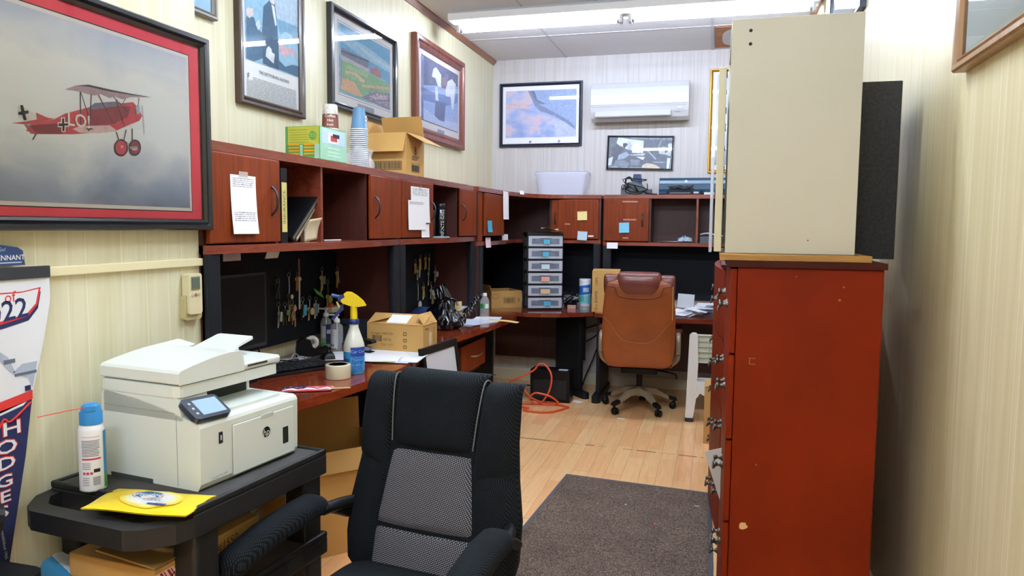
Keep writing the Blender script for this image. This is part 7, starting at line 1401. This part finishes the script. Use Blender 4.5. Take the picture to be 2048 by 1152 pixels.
tag(G().rbox(-.04, .04, -.015, .015, 0, .032, P('eraser_pink', 'c99a86', .7), .006).build('sponge', None, (-1.265, 6.71, ZE), R(8), bevel=.004), 'pinkish brown sponge at the front edge of the corner desk', 'sponge')
def envelopes():
    rnd = random.Random(31); k = 0
    spots = [(-.28+.028*i, 6.60+rnd.uniform(-.18, .26)) for i in range(20)]
    for i, (x, y) in enumerate(spots):
        a = rnd.uniform(-1.2, 1.2); L = rnd.uniform(.19, .26); w = rnd.uniform(.10, .125); m = (M_ENV, M_WHITE, M_ENVB)[i % 3]
        g = G().sheet(lambda u, v: ((u-.5)*L, (v-.5)*w, .003*math.sin(4*u+i)), 6, 4, m, .0012)
        tag(g.build('envelope', None, (x, y, ZE+.012+.0042*i+.03*(1-abs(i-8)/12)), (rnd.uniform(-.12, .22), rnd.uniform(-.12, .12), a)), 'one of the loose white envelopes scattered on the desk behind the brown chair', 'envelope', 'loose envelopes on the far desk')
    g = G().sheet(lambda u, v: ((u-.5)*.16, .02*v, .12*v-.015*u), 6, 6, M_ENV, .001); tag(g.build('open_envelope', None, (-.24, 6.66, ZE+.06), (.3, 0, .5)), 'opened envelope sticking up beside the brown chair', 'envelope')
    for i in range(4): tag(G().box(-.115, .115, -.055, .055, 0, .009, M_WHITE).build('envelope', None, (.03, 6.78, ZE+.0005+.0125*i), .12*(i % 2)-.05), 'one of the squared white envelopes piled by the tall dresser end of the desk', 'envelope', 'piled envelopes on the far desk')
envelopes()
# ================================================================== dressers, cupboard and speaker along the wall on the other side
M_DRES = P('dresser_stain', '741e02', .5, spec=.15, noise=.22, nscale=3); M_DRESD = P('dresser_dark', '3a1004', .5, spec=.2, noise=.15, nscale=4)
M_NICK = P('pull_nickel', '6a665e', .35, .9)
def bail_pull(par, x, y, z, w=.085):
    g = G()
    for s in (-1, 1): g.lathe([(.013, 0), (.012, .004), (.006, .010), (.006, .018), (.010, .023), (.009, .029), (0, .031)], M_NICK, 14, M=Matrix.Translation((x, y+s*w/2, z)) @ Matrix.Rotation(-PI/2, 4, 'Y'))
    g.tube([(x-.020, y-w/2, z), (x-.030, y-w/2+.006, z-.016), (x-.032, y, z-.026), (x-.030, y+w/2-.006, z-.016), (x-.020, y+w/2, z)], .0035, M_NICK, 8, 4); return g.build('handle', par)
def dresser(name, label, loc, D, L, H, seams, bow, top_over, wear):
    """front faces -x; near end at local y=0"""
    t = thing(name, label, 'chest of drawers', loc); 
    bd = G().box(.022, D, 0, L, .05, H-.02, M_DRES).build('case', t, bevel=.004)
    G().box(.03, D-.01, .01, L-.01, 0, .05, M_DRESD).build('plinth', t)
    tp = G().prism([(-.005, H-.020), (-.018, H-.010), (-.020, H), (D+.006, H), (D+.006, H-.020)], -.012, L+.012, M_DRESD, 'y').build('top', t, bevel=.003)
    for i, (z0, z1) in enumerate(zip(seams, seams[1:])):
        f = [(-bow*math.sin(PI*k/12), .004+(L-.008)*k/12) for k in range(13)]
        d = G().prism([(x-.0, y) for x, y in f]+[(.021, L-.004), (.021, .004)], z0+.004, z1-.004, M_DRES).build('drawer', t, bevel=.004)
        for y in (L*.22, L*.78): bail_pull(d, -bow*math.sin(PI*y/L), y, (z0+z1)/2+.005)
    if wear:
        g = G(); pl_ = P('scuff_pale', 'd9b07a', .8, noise=.15, nscale=30); rnd = random.Random(2)
        def blot(x, z, r, m): g.add([(x+r*(1+.2*rnd.uniform(-1, 1))*math.cos(2*PI*k/12), -.0008, z+r*1.0*(1+.2*rnd.uniform(-1, 1))*math.sin(2*PI*k/12)) for k in range(12)], [tuple(range(12))], m)
        blot(.066, .569, .013, pl_); blot(.067, .571, .0155, P('scuff_edge', 'a86a34', .8)) if False else None
        for x, z in ((.075, 1.131), (.076, 1.112)): g.box(x-.010, x+.010, -.0008, 0, z-.0012, z+.0012, P('scuff_line', 'a4643c', .8))
        g.box(.066, .069, -.0008, 0, 1.112, 1.132, P('scuff_line', 'a4643c', .8))
        for x, z, r in ((.33, 1.33, .004), (.34, 1.37, .003), (.20, 1.40, .002), (.10, .78, .003)): blot(x, z, r, P('scuff_line', 'a4643c', .8))
        g.build('scuff_mark', bd)
    return t
dresser('tall_dresser', 'tall reddish brown dresser with cream cupboard on top, nearest the camera', (.050, 2.5, 0), .455, .92, 1.447, [.06, .30, .576, .855, 1.141, 1.424], .006, .01, True)
dresser('tall_dresser', 'bow fronted dark dresser behind the tall dresser, partly hidden', (.048, 3.62, 0), .50, 1.5, 1.38, [.06, .38, .70, 1.02, 1.355], .05, .01, False)
def envelope_out():
    tag(G().add([(-.018, 0, .711), (.062, 0, .737), (.058, .0, .49)], [(0, 1, 2)], P('sheet_pale', 'd9d6cc', .7)).build('folder_sheet', None, (0, 2.83, 0), solid=.002), 'pale sheet of card poking out of the tall dresser drawer', 'paper')
envelope_out()
def cupboard():
    t = thing('cream_cupboard', 'cream laminate cupboard carcass standing side on atop the tall dresser', 'cupboard', (.03, 2.55, 1.4695)); c = P('laminate_cream', 'c6c3b2', .45, noise=.03, nscale=3); ce = P('laminate_edge', 'd6d0b0', .5); h = P('pin_hole', '2a2a26', .8)
    D, L, H = .395, .62, .752
    sd = G().box(0, D, 0, .018, 0, H, c).build('side_panel', t, bevel=.0015)
    g = G()
    for z in (.672, .714): g.cyl((.058, -.0006, z), (.058, .004, z), .0055, .0055, h, 14)
    g.cyl((.255, -.0006, .045), (.255, .003, .045), .0022, .0022, h, 8); g.build('pin_hole', sd)
    G().box(0, D, L-.018, L, 0, H, c).build('side_panel', t, bevel=.0015)
    G().box(0, D, .018, L-.018, 0, .018, c).build('bottom_panel', t); G().box(0, D, .018, L-.018, H-.018, H, c).build('top_panel', t); G().box(D-.006, D, .018, L-.018, .018, H-.018, c).build('back_panel', t)
    d = G().box(-.036, -.012, .045, L-.01, .003, .612, ce).build('door', t, bevel=.002)
    g = G(); rnd = random.Random(6); z = .03
    while z < .58: q = rnd.uniform(.008, .03); g.box(-.0115, -.009, .05, .06, z, z+q, P('gap_dark', '3a382c', .9)); z += q+rnd.uniform(.015, .06)
    g.build('edge_chip', d)
    tag(G().box(-.44, .014, 0, .68, 0, .021, WOOD('oak_board', 'b98a44', '94652a', 'x', .4)).build('oak_board', None, (.454, 2.5, 1.4475), bevel=.002), 'oak edged board lying between the tall dresser and the cream cupboard', 'board')
    tag(G().box(0, .012, 0, .30, 0, .39, FILM('panel_translucent', 'd8dae4', .55, .3)).build('plastic_sheet', None, (-.028, 3.185, 1.452), bevel=.002), 'translucent plastic sheet propped behind the cream cupboard', 'plastic sheet')
    sp = P('speaker_black', '2b2c2e', .7, noise=.5, nscale=90, bump=.4, bscale=200)
    s = thing('speaker_box', 'black speckled speaker cabinet between cream cupboard and panelled wall', 'speaker', (.5545, 2.86, 1.4475)); G().box(-.0815, .0500, 0, .30, 0, .616, sp).build('cabinet', s, bevel=.003); G().box(-.074, .043, .300, .308, .01, .606, M_BLACKM).build('grille', s)
cupboard()
# ================================================================== floor
def rug():
    pts = [(-.86, 4.475), (.02, 4.39), (.035, 3.4), (.02, 1.2), (-1.06, 1.2), (-.965, 2.9)]
    t = thing('floor_mat', 'brown speckled entrance mat with grey rubber border on the wooden floor', 'mat', (-.45, 3, 0)); M = Matrix.Translation((.45, -3, 0))
    G().prism(pts[::-1], .0004, .005, P('mat_rubber', '4a4a50', .6), M=M).build('border', t)
    c = Vector((-.45, 2.9)); ins = [((p[0]-c.x)*.955+c.x, (p[1]-c.y)*.978+c.y) for p in pts]
    rg = RUGMAT('mat_pile')
    def S(u, v): 
        l = (Vector(ins[0])*(1-v*1.0)+Vector(ins[4])*v); r = (Vector(ins[1])*(1-v)+Vector(ins[3])*v); p = l*(1-u)+r*u; return (p.x, p.y, .0088)
    G().prism(ins[::-1], .005, .0088, rg, M=M).build('pile', t)
    rnd = random.Random(12); g = G()
rug()
for lab, x, y, w, d, c, r in (('tiny red speck on the brown mat', -.26, 3.82, .012, .010, 'e0483c', .3), ('white scrap of lint on the brown mat near the tall dresser', -.055, 4.14, .022, .006, 'd0c8c4', .1), ('white fleck in the middle of the brown mat', -.44, 4.05, .010, .007, 'd8d4d0', .8)):
    tag(G().box(-w/2, w/2, -d/2, d/2, 0, .002, P('scrap_'+c, c, .8)).build('scrap', None, (x, y, .009), r), lab, 'scrap')
tag(G().prism([(0, 0), (.07, -.03), (.10, .03), (.01, .07)], 0, .002, M_WHITE).build('paper_scrap', None, (-1.19, 6.40, .0005)), 'white paper scrap on the floor beside the black power unit', 'paper')
tag(G().box(-.03, .03, -.012, .012, 0, .0015, M_WHITE).build('paper_scrap', None, (-.70, 5.95, .0005), .05), 'white paper scrap on the floor under a caster of the brown chair', 'paper')
def step_stool():
    t = thing('step_stool', 'white plastic folding step stool beside the brown chair', 'step stool', (-.03, 6.05, 0)); w = P('stool_white', 'e2e4e2', .45); wi = P('stool_inner', 'cfd2c0', .5); f = P('stool_foot', '2a2c2e', .6)
    for s in (-1, 1):
        pr = [(s*.165, .03), (s*.105, .03), (s*.083, .20), (s*.075, .47), (s*.085, .70), (s*.10, .715), (s*.13, .715), (s*.148, .70)]
        lg = G().prism(pr if s < 0 else pr[::-1], -.035, .035, w, 'y').build('leg', t, bevel=.010, seg=3)
        G().rbox(s*.135-.034, s*.135+.034, -.04, .04, 0, .032, f, .02).build('foot', lg, bevel=.006)
        G().prism([(s*.15, .03), (s*.11, .03), (s*.10, .5), (s*.125, .5)] if s < 0 else [(s*.125, .5), (s*.10, .5), (s*.11, .03), (s*.15, .03)], .16, .20, w, 'y').build('leg', t, bevel=.006)
    # upright folded seat with ribbed underside
    g = G(); g.box(-.085, .085, .012, .022, .475, .705, wi); p = g.build('seat', t, bevel=.003)
    for i in range(6): G().box(-.083, .083, -.012, .013, .478+.0435*i, .484+.0435*i, wi).build('rib', p)
    for x in (-.085, -.003, .079): G().box(x, x+.006, -.012, .013, .478, .703, wi).build('rib', p)
    st = [(-.10, .33), (.10, .33), (.10, .245), (.055, .235), (.02, .215), (-.02, .215), (-.055, .235), (-.075, .20), (-.10, .19)]
    G().prism(st[::-1], -.03, .02, w, 'y').build('step', t, bevel=.006)
    G().rbox(-.09, .09, .02, .14, .30, .33, w, .01).build('step_tread', t, bevel=.003)
step_stool()
def mark_c(g, W, D, H): g.text('UP', .05, SIDEN(-W/2-.0008, 0, H*.6), P('carton_print', '5d4a33', .8)); g.box(-.02, .02, -.03, .03, 0, .0005, P('carton_print', '5d4a33', .8), FRONT(.045, -D/2-.0008, .13))
card_box('cardboard_box', 'tall narrow cardboard box on the floor between step stool and bow fronted dresser', (.015, 5.56, 0), 0, .12, .26, .41, [('left', 8, .1)], mark_c)
# power unit, orange extension lead, computer cables
t = thing('power_unit', 'black battery power unit standing on the floor under the corner desk', 'device', (-1.38, 6.42, 0)); G().rbox(-.18, .18, -.09, .09, .008, .284, M_BLACKM, .012).build('case', t, bevel=.01)
G().box(.07, .15, -.06, .0, .284, .2865, P('unit_label', 'b4bcc8', .5)).build('label', t); G().box(-.15, .15, -.0915, -.09, .03, .20, P('unit_front', '15161a', .5)).build('front_panel', t)
for x in (-.15, .15): G().cyl((x, 0, 0), (x, 0, .012), .02, .02, M_BLACKM, 12).build('foot', t)
orange = P('lead_orange', 'd9582e', .45)
tag(G().tube([(-1.72, 6.20, .19), (-1.60, 6.21, .245), (-1.50, 6.22, .30), (-1.45, 6.22, .358), (-1.39, 6.21, .35), (-1.335, 6.19, .27), (-1.345, 6.18, .15), (-1.40, 6.16, .05), (-1.47, 6.20, .012), (-1.52, 6.16, .060), (-1.47, 6.13, .118), (-1.40, 6.14, .113), (-1.32, 6.16, .085), (-1.28, 6.24, .016), (-1.36, 6.21, .010), (-1.50, 6.20, .009), (-1.60, 6.16, .009), (-1.58, 6.06, .010), (-1.50, 6.04, .010), (-1.52, 5.95, .010), (-1.40, 5.92, .010), (-1.28, 5.96, .010), (-1.20, 6.10, .009), (-1.175, 6.16, .009), (-1.24, 6.20, .012), (-1.34, 6.24, .019), (-1.44, 6.235, .022), (-1.53, 6.25, .050), (-1.60, 6.28, .11)], .0085, orange, 8, 5).build('extension_lead', None), 'orange extension lead looped over the power unit and floor', 'cable')
for lab, pts in (('black cable drooping from the desk to the floor before the back wall', [(-1.02, 7.12, .72), (-1.05, 7.12, .5), (-1.12, 7.13, .28), (-1.20, 7.12, .08), (-1.22, 7.08, .006), (-1.26, 6.95, .006)]),
                 ('upper black cable sagging along the wall under the corner desk', [(-1.01, 7.17, .70), (-1.06, 7.175, .62), (-1.20, 7.175, .56), (-1.4, 7.175, .50)]), ('lower black cable sagging along the wall under the corner desk', [(-1.02, 7.16, .66), (-1.08, 7.175, .52), (-1.22, 7.175, .42), (-1.4, 7.175, .36)])):
    tag(G().tube(pts, .006, M_BLACKM, 7, 5).build('hanging_cable', None), lab, 'cable')
# whiteboard leaning on the desk, cartons under the desk
def whiteboard():
    t = thing('whiteboard', 'black framed white board leaning against the desk front behind the black chair', 'whiteboard', (-1.340, 3.795, .002), (R(-8), 0, R(84)))
    W, H = .42, .905; G().box(-W/2, W/2, -.008, .008, 0, H, P('board_white', 'd4d6dc', .3)).build('panel', t)
    for a in ((-W/2-.004, W/2+.004, H-.035, H+.004), (-W/2-.004, W/2+.004, -.004, .035), (-W/2-.004, -W/2+.032, .035, H-.035), (W/2-.032, W/2+.004, .035, H-.035)): G().box(a[0], a[1], -.014, .010, a[2], a[3], M_BLACKM).build('frame_rail', t, bevel=.002)
whiteboard()
tag(G().box(-.17, .17, -.10, .25, 0, .395, M_BLACKM).build('floor_cabinet', None, (-1.46, 3.80, 0), R(84), bevel=.006), 'low black cabinet under the leaning whiteboard', 'cabinet') if False else None
card_box('cardboard_box', 'open carton in the shade under the desk, dark flap raised, behind the cart', (-1.80, 3.16, 0), R(50), .50, .34, .50, [('back', 95, .16), ('left', 120, .1), ('front', 250, .1)], None)
tag(G().sheet(lambda u, v: (.16*u, .18*v, .015+.03*math.sin(6*u)*math.sin(5*v)), 10, 10, P('wrap_grey', '8a8c90', .4, .2, noise=.3, nscale=30), .001).build('foil_wrap', None, (-1.735, 2.86, .50), .6), 'scrap of grey foil wrap on the open carton edge under the desk', 'wrap') if False else None
# black plastic seat edge at the corner of the cart
def folding_seat():
    t = thing('plastic_chair', 'black plastic chair arm and panel at the picture edge beside the banner', 'chair', (-1.66, 1.30, 0))
    M = Matrix.Translation((0, .0, .72)) @ Matrix.Rotation(R(-28), 4, 'Z') @ Matrix.Rotation(R(-14), 4, 'X')
    G().rbox(-.105, .055, -.012, .012, 0, .165, M_BLACK, .03, M=M, axis='y').build('panel', t, bevel=.004)
    G().rbox(-.115, .10, -.16, .10, .64, .70, M_BLACK, .04).build('seat', t, bevel=.012)
    G().cyl((-.06, -.03, .69), (-.02, .03, .715), .035, .035, P('tube_grey', '5a5c60', .4), 18).build('roller', t)
    for x in (-.09, .07):
        for y in (-.14, .07): G().cyl((x, y, 0), (x*.9, y*.9, .645), .016, .016, M_BLACKM, 10).build('leg', t)
folding_seat()

tag(G().box(0, .012, 0, .022, 0, .46, P('board_offwhite', 'dcd9cc', .6)).build('poster_board', None, (-1.786, 2.284, ZL), bevel=.002), 'narrow white board edge standing between the panelled wall corner and the hutch post', 'board')
tag(G().tube([(0, 0, 0), (.012, .006, .03), (.014, .01, .07), (.004, .012, .11)], .006, P('cable_blue', '3d7fb8', .5), 8, 4).build('network_cable', None, (-1.782, 2.288, 1.325)), 'short loop of blue cable beside the wall corner above the white board edge', 'cable')
